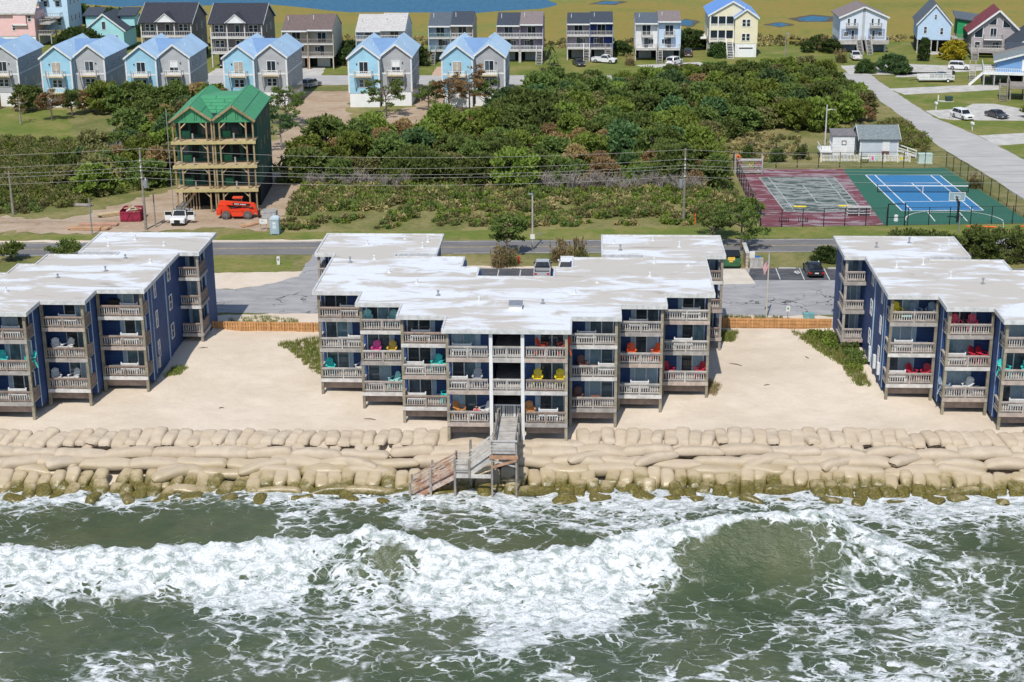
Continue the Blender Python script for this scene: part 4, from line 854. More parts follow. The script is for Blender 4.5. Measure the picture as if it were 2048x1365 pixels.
for nm_, x, y in (('faded', 24.9, 187.2), ('bright', 30.3, 187.6)):
    b = T('court_bench', f'{nm_} yellow bench on the worn court beside ' + ('long shadowed rail' if nm_ == 'faded' else 'the grey crate table'), 'bench', (x, y, 0))
    P('seat', MB().box(-.75, .75, -.2, .2, .42, .5), PC['yellow'], b)
    for a in (-1, 1): P('leg', MB().box(a * .6 - .05, a * .6 + .05, -.16, .16, 0, .42), metal, b)
tb = T('crate_table', 'grey slatted crate table standing on the worn court', 'table', (31.5, 184.9, 0))
for z in (.25, .62, .98): P('slat_tier', MB().box(-1.4, 1.4, -.45, .45, z, z + .06), greywood, tb)
for a in (-1.35, 0, 1.35): P('leg', MB().box(a - .05, a + .05, -.4, -.3, 0, .98), greywood, tb); P('leg', MB().box(a - .05, a + .05, .3, .4, 0, .98), greywood, tb)
for i, x in enumerate((22.4, 24.6)):
    r = T('bike_rack', 'dark metal rack lying on the worn court near the road fence', 'rack', (x, 181.6, 0), 0, 'metal racks on the worn court')
    for k in range(5): P('hoop', MB().tube([(-.5 + k * .25, -.2, 0), (-.5 + k * .25, -.2, .5), (-.5 + k * .25, .2, .5), (-.5 + k * .25, .2, 0)], .025, 5), black, r)
    P('base_bar', MB().box(-.6, .6, -.24, -.17, .02, .07), black, r)
bl_ = ob('trash_barrel', MB().cyl(35.4, 182.1, .02, .72, .26, 12, .22).mesh('trash_barrel', PC['white'])); tag(bl_, 'small white barrel beside the court gate', 'barrel')
# ================================================================ HOUSES
def fbox(mb, face, pl, a0, a1, z0, z1, t0, t1):
    """box on a wall plane: face S/N/E/W, pl = plane coordinate, t0..t1 = how far it stands out"""
    if face == 'S': return mb.box(a0, a1, pl - t1, pl - t0, z0, z1)
    if face == 'N': return mb.box(a0, a1, pl + t0, pl + t1, z0, z1)
    if face == 'E': return mb.box(pl + t0, pl + t1, a0, a1, z0, z1)
    return mb.box(pl - t1, pl - t0, a0, a1, z0, z1)
def win(par, face, pl, a, z, w, h, fm=None, gm=None, grid=(2, 2), name='window', fw_=.09):
    fm = fm or trim; gm = gm or gl; f = MB()
    fbox(f, face, pl, a - w / 2 - fw_, a - w / 2, z - fw_, z + h + fw_, 0, .07); fbox(f, face, pl, a + w / 2, a + w / 2 + fw_, z - fw_, z + h + fw_, 0, .07)
    fbox(f, face, pl, a - w / 2, a + w / 2, z - fw_, z, 0, .068); fbox(f, face, pl, a - w / 2, a + w / 2, z + h, z + h + fw_, 0, .068)
    for i in range(1, grid[0]): x = a - w / 2 + w * i / grid[0]; fbox(f, face, pl, x - .03, x + .03, z, z + h, 0, .05)
    for i in range(1, grid[1]): q = z + h * i / grid[1]; fbox(f, face, pl, a - w / 2, a + w / 2, q - .03, q + .03, 0, .048)
    o = P(name, f, fm, par)
    for i in range(grid[0]):
        for j in range(grid[1]):
            g0 = .031 if i else 0; g1 = .031 if i < grid[0] - 1 else 0; h0 = .031 if j else 0; h1 = .031 if j < grid[1] - 1 else 0
            P('pane', fbox(MB(), face, pl, a - w / 2 + w * i / grid[0] + g0, a - w / 2 + w * (i + 1) / grid[0] - g1, z + h * j / grid[1] + h0, z + h * (j + 1) / grid[1] - h1, .004, .022), gm, o)
    return o
def swap(mb): mb.v = [(y, x, z) for x, y, z in mb.v]; mb.f = [tuple(reversed(f)) for f in mb.f]; return mb
def gable(par, x0, x1, y0, y1, z0, ze, zr, wm, rm, ov=.35, th=.14, ridge='y', xr=None, barge=None, ovy=.3, wall=True):
    """walls under a pitched roof; ridge along y (gable to the sea) or along x"""
    sw = ridge == 'x'
    if sw: x0, x1, y0, y1 = y0, y1, x0, x1
    xr = (x0 + x1) / 2 if xr is None else xr; fx = (lambda m: swap(m)) if sw else (lambda m: m)
    if wall: P('wall', fx(MB().extr([(x0, z0), (x1, z0), (x1, ze), (xr, zr), (x0, ze)], y0, y1)), wm, par)
    sl = (zr - ze) / (xr - x0); sr = (zr - ze) / (x1 - xr)
    ya, yb = y0 - ovy, y1 + ovy
    def slope(xa, za, xb, zb):
        d = Vector((xb - xa, zb - za)); n = Vector((-d.y, d.x)).normalized(); n = n if n.y > 0 else -n
        return fx(MB().hexa([(xa, ya, za), (xb, ya, zb), (xb, yb, zb), (xa, yb, za), (xa + n.x * th, ya, za + n.y * th), (xb + n.x * th, ya, zb + n.y * th), (xb + n.x * th, yb, zb + n.y * th), (xa + n.x * th, yb, za + n.y * th)]))
    r = P('roof', slope(x0 - ov, ze - ov * sl, xr, zr), rm, par); P('roof', slope(x1 + ov, ze - ov * sr, xr, zr), rm, par)
    bg = barge or trim
    for yy in (ya - .05, yb + .01):
        b = MB()
        for xa, za in ((x0 - ov, ze - ov * sl), (x1 + ov, ze - ov * sr)):
            b.hexa([(xa, yy, za - .16), (xr, yy, zr - .16), (xr, yy + .04, zr - .16), (xa, yy + .04, za - .16), (xa, yy, za + .17), (xr, yy, zr + .17), (xr, yy + .04, zr + .17), (xa, yy + .04, za + .17)])
        P('barge_board', fx(b), bg, par)
    return r
def rail3(par, x0, x1, y0, y1, z, m, h=.95, sides=True, step=.3):
    """railing on a small balcony: front at y0, returns at both ends back to y1"""
    b = MB(); b.box(x0, x1, y0 - .04, y0 + .04, z + h - .08, z + h); b.box(x0, x1, y0 - .03, y0 + .03, z + .1, z + .17)
    n = max(2, int((x1 - x0) / step))
    for i in range(n + 1): x = x0 + (x1 - x0) * i / n; b.box(x - .03, x + .03, y0 - .02, y0 + .02, z, z + h - .081)
    if sides and y1 - y0 > .3:
        for x in (x0, x1):
            b.box(x - .04, x + .04, y0 + .041, y1, z + h - .08, z + h - .002)
            for i in range(1, max(2, int((y1 - y0) / step))): y = y0 + i * step; b.box(x - .02, x + .02, y - .03, y + .03, z, z + h - .081)
    return P('railing', b, m, par)
def steps(par, x0, x1, ytop, ztop, run, m, n=9, dirx=0, rail=True, rm=None):
    """open stair falling towards -y"""
    s = P('stairs', MB().beam((x0, ytop, ztop - .15), (x0, ytop - run, -.05), .08, .3).beam((x1, ytop, ztop - .15), (x1, ytop - run, -.05), .08, .3), m, par)
    for i in range(n): t = (i + .5) / n; P('tread', MB().box(x0, x1, ytop - run * t - .15, ytop - run * t + .15, ztop * (1 - t) - .05, ztop * (1 - t)), m, s)
    if rail:
        b = MB()
        for x in (x0, x1):
            for h in (.45, .9): b.beam((x, ytop, ztop + h), (x, ytop - run, h), .07, .1)
            for t in (0, .33, .66, 1): b.box(x - .04, x + .04, ytop - run * t - .04, ytop - run * t + .04, ztop * (1 - t) - .2, ztop * (1 - t) + .95)
        P('stair_rail', b, rm or m, s)
    return s
bluesid = M('sky_blue_siding', (.33, .58, .72), .6, .12, .5, lap=.22, rnd=.06); greysid = M('grey_siding', (.40, .41, .42), .6, .12, .5, lap=.22, rnd=.08)
blueroof = M('pale_blue_metal_roof', (.38, .53, .68), .4, .14, .35, spec=.5, rnd=.08); wht = M('white_stucco', (.76, .76, .75), .7, .06, .8)

# --- the row of blue-and-grey duplexes
def duplex():
    r = T('duplex_house', '', 'house', (0, 0, 0), 0, 'blue and grey duplex houses')
    for s, sd, off, in ((-1, bluesid, 0.0), (1, greysid, 1.3)):
        x0, x1 = (-5.0, -.1) if s < 0 else (.05, 5.0); xm = (x0 + x1) / 2; y0 = off
        P('ground_storey', MB().box(x0 + .06, x1 - .06, y0 + .06, 14.0, 0, 2.3), wht, r)
        gable(r, x0, x1, y0, 14.2, 2.3, 8.1, 9.95, sd, blueroof, .3)
        P('belt_board', MB().box(x0 - .03, x1 + .03, y0 - .035, y0, 5.15, 5.42), trim, r)
        P('belt_board', (MB().box(x1, x1 + .035, y0, 14.2, 5.15, 5.42) if s > 0 else MB().box(x0 - .035, x0, y0, 14.2, 5.15, 5.42)), trim, r)
        for x in (x0, x1): P('corner_board', MB().box(x - .13, x + .13, y0 - .045, y0 - .036, 2.3, 8.05), trim, r)
        win(r, 'S', y0, xm, 5.55, 1.35, 1.75, grid=(2, 1), name='balcony_door')
        for a in (-.42, .42): win(r, 'S', y0, xm + a, 3.3, .62, 1.15, grid=(1, 2))
        b = P('balcony', MB().box(xm - 1.45, xm + 1.45, y0 - 1.25, y0, 5.0, 5.14), pine, r)
        rail3(b, xm - 1.4, xm + 1.4, y0 - 1.2, y0, 5.14, white, .85)
        for a in (-1, 1):
            P('bracket', MB().beam((xm + a * 1.35, y0 - 1.15, 5.0), (xm + a * 1.35, y0 - .05, 2.7), .12, .14), greywood, b); P('newel', MB().box(xm + a * 1.4 - .07, xm + a * 1.4 + .07, y0 - 1.27, y0 - 1.13, 4.9, 6.2), greywood, b)
        P('wall_lamp', MB().cbox(xm + s * -1.1 * -1, y0 - .07, 7.0, .16, .14, .22), black, r)
        P('roof_vent', MB().cyl(xm + 1.1, 5, 8.6, 9.6, .06, 6), trim, r)
    for y, zz in ((3.5, 6.2), (6.5, 6.0), (9.5, 6.2)): win(r, 'E', 5.0, y, zz, .5, .9, grid=(1, 2))
    for y in (4.5, 8.5): win(r, 'E', 5.0, y, 3.4, .5, .9, grid=(1, 2))
    # valley roof between the two ridges
    P('valley_roof', MB().add([(-2.55, 9.2, 9.93), (2.5, 9.2, 9.93), (0, 2.2, 8.03), (-2.55, 9.2, 9.7), (2.5, 9.2, 9.7), (0, 2.2, 7.85)], [(0, 2, 1), (3, 4, 5), (0, 1, 4, 3), (1, 2, 5, 4), (2, 0, 3, 5)]), M('blue_metal_roof_valley', (.19, .31, .50), .35, .1, .5, spec=.6), r)
    P('valley_ridge', MB().add([(-2.55, 9.2, 9.94), (2.5, 9.2, 9.94), (2.5, 14.4, 8.2), (-2.55, 14.4, 8.2)], [(0, 1, 2, 3)]), blueroof, r)
    P('side_deck', MB().box(5.05, 6.1, 5, 9, 2.1, 2.25).box(6.0, 6.1, 5, 5.1, 0, 2.1).box(6.0, 6.1, 8.9, 9, 0, 2.1), pine, r)
    return r
DUP = [(-98.6, 254.5, 'duplex with orange outdoor shower box against its white base'), (-84.4, 255.0, 'duplex with small lower balcony behind bare brown trees'), (-70.5, 255.2, 'duplex half hidden by cedars behind the green roof'), (-54.6, 255.4, 'duplex next to the bare dirt lot, just behind the green unfinished house'), (-34.3, 255.6, 'duplex on white base behind a single spreading pine'), (-19.2, 255.7, 'duplex with brown leaved trees in front of its white base')]
dp = duplex()
for i, (x, y, lab) in enumerate(DUP):
    c = place(dp, (x, y, 0), (.012, -.015, .01, -.02, .008, -.01)[i], 'blue and grey ' + lab)
    if i == 1:       # this one also has a lower balcony
        b = P('balcony', MB().box(-4.0, -1.1, -1.25, 0, 2.35, 2.5), pine, c); rail3(b, -3.95, -1.15, -1.2, 0, 2.5, white, .85)
    if i in (2, 4): P('window_blind', MB().box(1.9, 3.15, 1.3 - .035, 1.3 - .028, 6.3, 7.28), white, c)
    if i in (1, 3, 5): P('window_blind', MB().box(-3.2, -1.95, -.035, -.028, 5.9, 7.28), M('tan_blind', (.45, .40, .33), .8), c)
kill(dp)
sb = T('outdoor_shower', 'orange plywood shower box beside white duplex base', 'shower', (-97.0, 254.0, 0)); P('box', MB().box(-1.0, .6, -.8, .3, .3, 2.2), M('orange_plywood', (.55, .30, .06), .7, .2, 1), sb); P('base', MB().box(-1.1, .7, -.95, .4, 0, .3), pine, sb)

# --- two big houses with charcoal roofs and double porches
char = M('charcoal_shingle', (.040, .043, .055), .9, .35, 3, bmp=.4); taupe = M('taupe_siding', (.20, .185, .19), .7, .15, 1, lap=.25); porchw = M('porch_white', (.58, .56, .53), .7, .2, 1.5)
def porch_house():
    r = T('porch_house', '', 'house', (0, 0, 0), 0, 'charcoal roofed porch houses'); w = 4.95
    P('wall', MB().box(-w, w, 2.0, 12, 2.6, 8.2), taupe, r); P('garage_wall', MB().box(-w, w, 6, 12, 0, 2.6), shade, r)
    gable(r, -w, w, -.1, 12, 8.1, 8.15, 11.1, taupe, char, .35, .15, 'x', wall=False)
    P('gable_wall', swap(MB().extr([(0, 8.1), (12, 8.1), (6, 11)], -w, w)), taupe, r)
    P('porch_ceiling', MB().box(-w, w, 0, 2, 8.0, 8.12), porchw, r)
    for z in (2.75, 5.6):
        f = P('porch_floor', MB().box(-w, w, -.1, 2.0, z - .3, z), porchw, r); rail3(f, -w + .1, w - .1, 0, 2, z, porchw, .9, False, .45)
        for x in (-4.1, -3.2, 2.4, 3.3): win(r, 'S', 2.0, x, z + .75, .68, 1.2, grid=(1, 2))
        win(r, 'S', 2.0, -.2, z + .05, .7, 1.9, grid=(1, 1), name='door')
    for x in (-w + .15, -1.75, 1.6, w - .15): P('post', MB().box(x - .11, x + .11, -.05, .17, 0, 8.0), porchw, r)
    gb = P('pediment', MB().extr([(-1.9, 8.25), (1.9, 8.25), (0, 9.75)], -.42, 2.5), white, r); P('pediment_trim', MB().beam((-2.0, -.48, 8.25), (0, -.48, 9.85), .1, .22, (0, 1, 0)).beam((2.0, -.48, 8.25), (0, -.48, 9.85), .1, .22, (0, 1, 0)), trim, gb)
    for s in (-1, 1): P('pediment_roof', MB().slab([(s * 2.1, -.5, 8.22), (s * 2.1, 3, 8.22), (0, 3.4, 9.9), (0, -.5, 9.9)] if s < 0 else [(0, -.5, 9.9), (0, 3.4, 9.9), (2.1, 3, 8.22), (2.1, -.5, 8.22)], .1), char, gb)
    for y in (4, 8): win(r, 'E', w, y, 6.2, .6, 1.1, grid=(1, 2)); win(r, 'E', w, y, 3.4, .6, 1.1, grid=(1, 2))
    return r
ph = porch_house()
place(ph, (-81.3, 303, -.5), 0, 'taupe house with charcoal roof beside the turquoise dormered house', 1.0); place(ph, (-66.6, 297.5, 0), 0, 'taupe house with charcoal roof and a car parked under its porch'); kill(ph)

# --- row of twin townhouses with saltbox roofs
def twin(x, y, lab, w, eave, ridge, units, label_extra=''):
    """units: two dicts (wall, inner, roof, rail, door, style)"""
    r = T('twin_townhouse', lab, 'house', (x, y, 0), 0, 'twin townhouses along the marsh')
    for s, u in zip((-1, 1), units):
        x0, x1 = (-w, -.03) if s < 0 else (.03, w); xm = (x0 + x1) / 2; dz = u.get('dz', 0); ze = eave + dz; zr = ridge + dz; wm = u['wall']; im = u.get('inner', wm)
        flat = u.get('flat')
        yw = .5 if flat else 1.7
        P('wall', swap(MB().extr([(yw, 2.3), (11, 2.3), (11, ze - .5), (5.8, zr - .05), (yw, ze + .02 + (zr - ze) * yw / 6.5)], x0, x1)), im, r)
        for xx in (x0, x1): P('side_wall', swap(MB().extr([(0, 2.2), (yw + .02, 2.2), (yw + .02, ze + (zr - ze) * yw / 6.5 - .05), (0, ze - .05)], xx - .06, xx + .06)), wm, r)
        rf = P('roof', MB().hexa([(x0 - .02, -.35, ze - .15), (x1 + .02, -.35, ze - .15), (x1 + .02, 5.8, zr), (x0 - .02, 5.8, zr), (x0 - .02, -.35, ze), (x1 + .02, -.35, ze), (x1 + .02, 5.8, zr + .15), (x0 - .02, 5.8, zr + .15)]), u['roof'], r)
        P('roof', MB().hexa([(x0 - .02, 5.8, zr), (x1 + .02, 5.8, zr), (x1 + .02, 11.4, ze - .5), (x0 - .02, 11.4, ze - .5), (x0 - .02, 5.8, zr + .15), (x1 + .02, 5.8, zr + .15), (x1 + .02, 11.4, ze - .35), (x0 - .02, 11.4, ze - .35)]), u['roof'], r)
        P('gutter', MB().box(x0, x1, -.43, -.352, ze - .28, ze - .02), trim, r); P('roof_vent', MB().cyl(x0 + .8, 3, zr - .6, zr + .25, .06, 6), trim, rf)
        rm = u['rail']
        bx0, bx1 = (x0 + .06, x1 - .06) if not flat else (xm - 1.0, xm + 1.0)
        for z in (2.35, 4.75):
            b0, b1 = (bx0, bx1) if (z > 3 or not flat) else (x0 + .1, x1 - .1)
            yo = 0 if not flat else (-.9 if z > 3 else -1.3)
            b = P('balcony', MB().box(b0, b1, yo, yw, z - .25, z), rm if u.get('deckrail') else porchw, r); rail3(b, b0, b1, yo + .05, yw, z, rm, .85, bool(flat), u.get('step', .28))
            dxw = 1.5 if z > 3 else .75
            win(r, 'S', yw, xm + u.get('doff', 0) * (z < 3), z + .02, dxw, 1.8, grid=(2 if z > 3 else 1, 1), name='balcony_door', fm=u.get('frame', trim), gm=u.get('glass', gl))
            if z < 3: win(r, 'S', yw, xm - .9 * s, z + .75, .9, .85, grid=(2, 1))
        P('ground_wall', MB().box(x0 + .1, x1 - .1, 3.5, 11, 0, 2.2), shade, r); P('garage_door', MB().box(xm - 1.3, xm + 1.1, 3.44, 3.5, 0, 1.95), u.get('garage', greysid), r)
        for xx in (x0 + .1, x1 - .1): P('pier', MB().box(xx - .1, xx + .1, .02, .22, 0, 2.1), u.get('pier', porchw), r)
        if u.get('stair'): steps(r, xm + u['stair'] - .55, xm + u['stair'] + .55, -.05 if not flat else -1.35, 2.3, 2.6, u.get('stairm', greywood), 9, rm=rm)
    return r
sg = lambda n, c: M(n, c, .9, .3, 3, bmp=.4)
brn = sg('brown_shingle', (.17, .125, .115)); gsh = sg('blue_grey_shingle', (.10, .125, .15)); dsh = sg('slate_shingle', (.052, .065, .085)); rsh = sg('taupe_shingle', (.23, .19, .185)); lsh = sg('pale_grey_shingle', (.52, .50, .48))
cream = M('cream_siding', (.56, .50, .38), .7, .12, 1, lap=.24); mauve = M('mauve_siding', (.42, .37, .44), .7, .1, 1, lap=.24); lil = M('lilac_siding', (.30, .26, .36), .7, .1, 1, lap=.24); steel = M('steel_blue_siding', (.13, .27, .48), .7, .1, 1, lap=.24); navy2 = M('deep_blue_siding', (.03, .05, .22), .7, .1, 1, lap=.24)
lwhite = M('white_siding', (.70, .70, .69), .65, .1, 1, lap=.24); ltblue = M('light_blue_siding', (.50, .62, .75), .65, .08, 1, lap=.24); beige = M('beige_siding', (.50, .46, .38), .7, .1, 1, lap=.24); brick = M('brick_pier', (.38, .19, .10), .85, .3, 3)
twin(-52.8, 295, 'brown roofed twin townhouse with cream walls and brick garage piers', 4.75, 7.2, 9.2, (dict(wall=cream, roof=brn, rail=wood, pier=brick, garage=lwhite), dict(wall=beige, roof=brn, rail=wood, dz=.15, pier=cream, garage=lwhite)))
twin(-39.8, 300, 'white roofed twin townhouse behind the duplex with single pine', 4.7, 6.5, 8.7, (dict(wall=ltblue, roof=lsh, rail=white), dict(wall=lwhite, roof=lsh, rail=white, dz=.2)))
twin(-26.9, 303, 'twin townhouse with light blue and beige halves and red bench beside it', 4.2, 7.0, 8.7, (dict(wall=ltblue, roof=gsh, rail=M('green_rail', (.30, .42, .40), .7, .2, 2), stair=-1.3, inner=ltblue), dict(wall=beige, roof=dsh, rail=white, dz=.15)))
twin(-13.8, 303, 'twin townhouse with mauve halves and white railings', 4.35, 7.1, 8.6, (dict(wall=mauve, roof=dsh, rail=white, inner=mauve), dict(wall=mauve, roof=rsh, rail=white, dz=.2, stair=1.5, inner=lil)))
twin(-.6, 306, 'twin townhouse with lilac half and blue half under slate roofs', 4.35, 7.0, 8.2, (dict(wall=mauve, roof=dsh, rail=white, stair=1.6), dict(wall=steel, roof=dsh, rail=greywood, dz=.2, inner=navy2, stair=1.3)))
twin(12.3, 306, 'white twin townhouse with small wooden balconies and central stair', 4.3, 7.1, 8.2, (dict(wall=lwhite, roof=gsh, rail=greywood, flat=1), dict(wall=ltblue, roof=rsh, rail=greywood, flat=1, dz=.35, stair=-1.9)))

# --- pale yellow house with blue roof
yl = M('pale_yellow_siding', (.74, .68, .48), .65, .06, 1, lap=.24); cob = M('cobalt_roof', (.10, .25, .62), .4, .1, .6, spec=.6)
h = T('yellow_house', 'pale yellow house with bright blue roof and screened porches', 'house', (26.8, 311, 0))
gable(h, -4.4, 4.4, .6, 14, 2.6, 7.9, 10.4, yl, cob, .35)
P('projecting_wall', MB().extr([(.4, 2.6), (4.7, 2.6), (4.7, 7.6), (2.55, 9.1), (.4, 7.6)], -.9, .6), yl, h); gable(h, .4, 4.7, -.9, 3.5, 2.6, 7.6, 9.1, yl, cob, .3, wall=False)
for z, n in ((2.6, 2), (5.3, 3)):
    P('porch_opening', MB().box(-4.2, .3, .55, .599, z + .85, z + 2.3), gl, h); rail3(h, -4.2, .3 if n == 3 else -1.4, .45, .6, z + .1, white, .8, False, .22)
    for i in range(4): x = -4.25 + i * 1.5; P('porch_post', MB().box(x - .11, x + .11, .4, .54, z, z + 2.4), white, h)
    for a in (-.42, .42): win(h, 'S', -.9, 2.5 + a, z + .6, .6, 1.25, grid=(1, 2))
P('porch_band', MB().box(-4.45, .35, .42, .6, 4.95, 5.4), yl, h)
P('garage', MB().box(.5, 4.6, -.85, 5, 0, 2.6), white, h); gd = P('garage_door', MB().box(1.0, 4.2, -.92, -.86, 0, 2.1), wht, h); P('door_windows', MB().box(1.3, 3.9, -.94, -.925, 1.6, 1.85), gl, gd)
steps(h, -1.1, .1, .3, 2.6, 3.4, lwhite, 10, rm=white)
for i in range(6): P('pier', MB().box(-4.35, -4.0, 1 + i * 2.2, 1.35 + i * 2.2, 0, 2.6), concrete, h)
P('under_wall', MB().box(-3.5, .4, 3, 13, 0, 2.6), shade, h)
for y in (3, 6, 9): win(h, 'W', -4.4, y, 5.9, .6, 1.2, grid=(1, 2))
win(h, 'W', -4.4, 5, 3.3, .6, 1.2, grid=(1, 2)); P('side_deck', MB().box(-5.6, -4.42, 7, 13, 2.4, 2.6), white, h)

# --- white double-gabled house with twin stairs
h = T('twin_stair_house', 'white duplex with taupe roof and two parallel front stairs', 'house', (52.7, 317, 0), 0)
pw = M('pale_white_siding', (.62, .68, .76), .65, .06, 1, lap=.24)
for s in (-1, 1):
    P('wall', MB().extr([(s * 4.5, 2.3), (s * .25, 2.3), (s * .25, 8.55), (s * 4.5, 6.75)], .0, 10) if s < 0 else MB().extr([(.25, 2.3), (4.5, 2.3), (4.5, 6.75), (.25, 8.55)], 0, 10), pw, h)
    P('roof', MB().hexa([(s * 4.9, -.4, 6.55), (0, -.4, 8.62), (0, 10.4, 8.62), (s * 4.9, 10.4, 6.55), (s * 4.9, -.4, 6.72), (0, -.4, 8.79), (0, 10.4, 8.79), (s * 4.9, 10.4, 6.72)] if s < 0 else [(0, -.4, 8.64), (4.9, -.4, 6.55), (4.9, 10.4, 6.55), (0, 10.4, 8.64), (0, -.4, 8.81), (4.9, -.4, 6.72), (4.9, 10.4, 6.72), (0, 10.4, 8.81)]), rsh, h)
    P('barge_board', MB().beam((s * 4.9, -.44, 6.62), (s * .05, -.44, 8.7), .05, .3), trim, h)
    for a in (-.6, .6): win(h, 'S', 0, s * 2.3 + a, 5.2, .35, 1.25, grid=(1, 1))
    b = P('balcony', MB().box(s * 2.3 - 1.1, s * 2.3 + 1.1, -1, 0, 4.75, 4.95), greywood, h); rail3(b, s * 2.3 - 1.1, s * 2.3 + 1.1, -.95, 0, 4.95, greywood, .7)
    P('porch_recess', MB().box(s * 2.6 - 1.6, s * 2.6 + 1.6, -.03, -.002, 2.5, 4.5), M('blue_grey_siding', (.30, .36, .48), .7, .1, 1, lap=.24), h); win(h, 'S', -.03, s * 2.6 + .7 * s, 3.1, .7, .8, grid=(2, 1)); win(h, 'S', -.03, s * 2.0, 2.5, .5, 1.7, grid=(1, 1), name='door')
    d = P('deck', MB().box(min(s * 1.3, s * 4.8), max(s * 1.3, s * 4.8), -1.6, 0, 2.1, 2.3), greywood, h); rail3(d, min(s * 1.3, s * 4.8), max(s * 1.3, s * 4.8), -1.55, 0, 2.3, greywood, .9, True, .5); P('deck_skirt', MB().box(min(s * 1.3, s * 4.8), max(s * 1.3, s * 4.8), -1.65, -1.602, 1.7, 2.25), greywood, d)
    steps(h, s * .9 - .5, s * .9 + .5, -.3, 2.3, 3.8, greywood, 10)
    P('ground_wall', MB().box(s * 2.8 - 1.6, s * 2.8 + 1.6, 1.5, 9.5, 0, 2.3), M('blue_grey_siding', (.3, .36, .48)), h); P('pier', MB().box(s * 4.4 - .12, s * 4.4 + .12, -.3, -.06, 0, 2.3), pw, h)
P('party_wall', MB().box(-.249, .249, .1, 10, 2.3, 8.6), greysid, h); P('side_wall', MB().box(4.2, 4.49, 0, 9.8, 0, 2.3), pw, h)
for y, z in ((3, 3.2), (3, 1.2), (6, 5)): win(h, 'E', 4.5, y, z, .3, .8, grid=(1, 1))

# --- light blue gable house and its green-sheathed extension
h = T('blue_gable_house', 'light blue gabled house raised on piles beside the bright yellow shrub', 'house', (66.0, 315, 0), -.12)
gable(h, -3.15, 3.15, 0, 11, 2.6, 5.8, 9.3, M('powder_blue_siding', (.46, .60, .76), .65, .06, 1, lap=.24), gsh, .3)
for x, z, w_, hh in ((-1.7, 3.9, .5, 1.2), (1.4, 3.7, .5, 1.2), (.1, 6.6, .4, .8)): win(h, 'S', 0, x, z, w_, hh, grid=(1, 2))
for x in (-3, -.4, .8, 2.9): P('pile', MB().box(x - .12, x + .12, .1, .34, 0, 2.6), greywood, h)
P('under_wall', MB().box(-3, 3, 3.2, 10, 0, 2.6), shade, h); P('slab', MB().box(-1.5, 3.2, -1.5, 2, 0, .12), concrete, h)
steps(h, 3.3, 4.1, 3.5, 2.6, 4.0, greywood, 9); win(h, 'E', 3.15, 4.5, 2.7, .7, 1.9, grid=(1, 1), name='door'); P('side_deck', MB().box(3.17, 4.8, 3.5, 7, 2.4, 2.6), greywood, h)
h = T('green_extension', 'bright green sheathed extension with grey roof beside the light blue house', 'house', (73.6, 321, 0), -.1)
P('wall', MB().box(-1.9, 2.0, 0, 5, 2.2, 5.6), M('green_sheathing', (.02, .30, .11), .7, .1, 1), h); P('roof', MB().slab([(-2.4, -.5, 6.1), (2.6, -.5, 5.4), (2.6, 5.5, 6.2), (-2.4, 5.5, 6.9)], .15), gsh, h); win(h, 'S', 0, 0, 3.6, .7, 1, grid=(1, 1)); P('deck', MB().box(-2.2, 2.4, -1.4, -.01, 2.0, 2.2), greywood, h); rail3(h, -2.2, 2.4, -1.35, 0, 2.2, brownwood, .85)
for x in (-2, 2.2): P('pile', MB().box(x - .1, x + .1, -1.3, -1.1, 0, 2), greywood, h)

# --- taupe A-frame chalet with maroon roof, slate roofed house, cottage with white decks
tp = M('taupe_board_siding', (.40, .36, .36), .7, .15, 1.5); mar = sg('maroon_shingle', (.20, .045, .055))
h = T('chalet_house', 'taupe chalet with maroon roof and triangular windows', 'house', (77.0, 312, 0), -.12)
P('wall', MB().extr([(-4.4, 0.5), (4.4, .5), (4.4, 4.8), (.4, 8.5), (-4.4, 4.6)], 0, 10), tp, h)
P('roof', MB().hexa([(-5.2, -.7, 4.05), (.4, -.7, 8.5), (.4, 10.5, 8.5), (-5.2, 10.5, 4.05), (-5.2, -.7, 4.25), (.4, -.7, 8.7), (.4, 10.5, 8.7), (-5.2, 10.5, 4.25)]), mar, h); P('roof', MB().hexa([(.4, -.7, 8.52), (5.4, -.7, 3.9), (5.4, 10.5, 3.9), (.4, 10.5, 8.52), (.4, -.7, 8.72), (5.4, -.7, 4.1), (5.4, 10.5, 4.1), (.4, 10.5, 8.72)]), mar, h)
P('barge_board', MB().beam((-5.2, -.75, 4.15), (.4, -.75, 8.6), .06, .34), trim, h); P('barge_board', MB().beam((5.4, -.75, 4.0), (.4, -.75, 8.62), .06, .34), trim, h)
for pts in ([(-1.3, 5.9), (.0, 5.9), (0, 7.2), (-1.3, 6.1)], [(-3.8, 3.5), (-2.4, 3.5), (-2.4, 5.4), (-3.8, 4.3)], [(1.3, 5.4), (2.6, 5.4), (2.6, 5.7), (1.3, 6.9)]):
    cx = sum(p[0] for p in pts) / 4; cz = sum(p[1] for p in pts) / 4; f = P('window', MB().extr([(cx + (x - cx) * 1.2, cz + (z - cz) * 1.2) for x, z in pts], -.06, -.002), trim, h); P('pane', MB().extr(pts, -.075, -.061), gl, f)
win(h, 'S', 0, -.4, 3.6, 1.1, 1.6, grid=(2, 1)); win(h, 'S', 0, .2, .9, 1.2, 1.6, grid=(2, 1)); win(h, 'S', 0, -3.2, 1.2, .9, 1.4, grid=(1, 1))
b = P('balcony', MB().box(-2.2, 1.2, -1.3, 0, 3.1, 3.3), white, h); rail3(b, -2.2, 1.2, -1.25, 0, 3.3, metal, .8); d = P('deck', MB().box(-5, 1.5, -4, -1.4, 1.5, 1.7), greywood, h); rail3(d, -5, 1.5, -3.95, -1.4, 1.7, greywood, .85, True, .4); steps(h, -4.8, -3.6, -4.1, 1.6, 3.2, greywood, 8)
h = T('slate_roof_house', 'house with broad slate roof sloping low beside the chalet', 'house', (84.5, 300, 0), -.1)
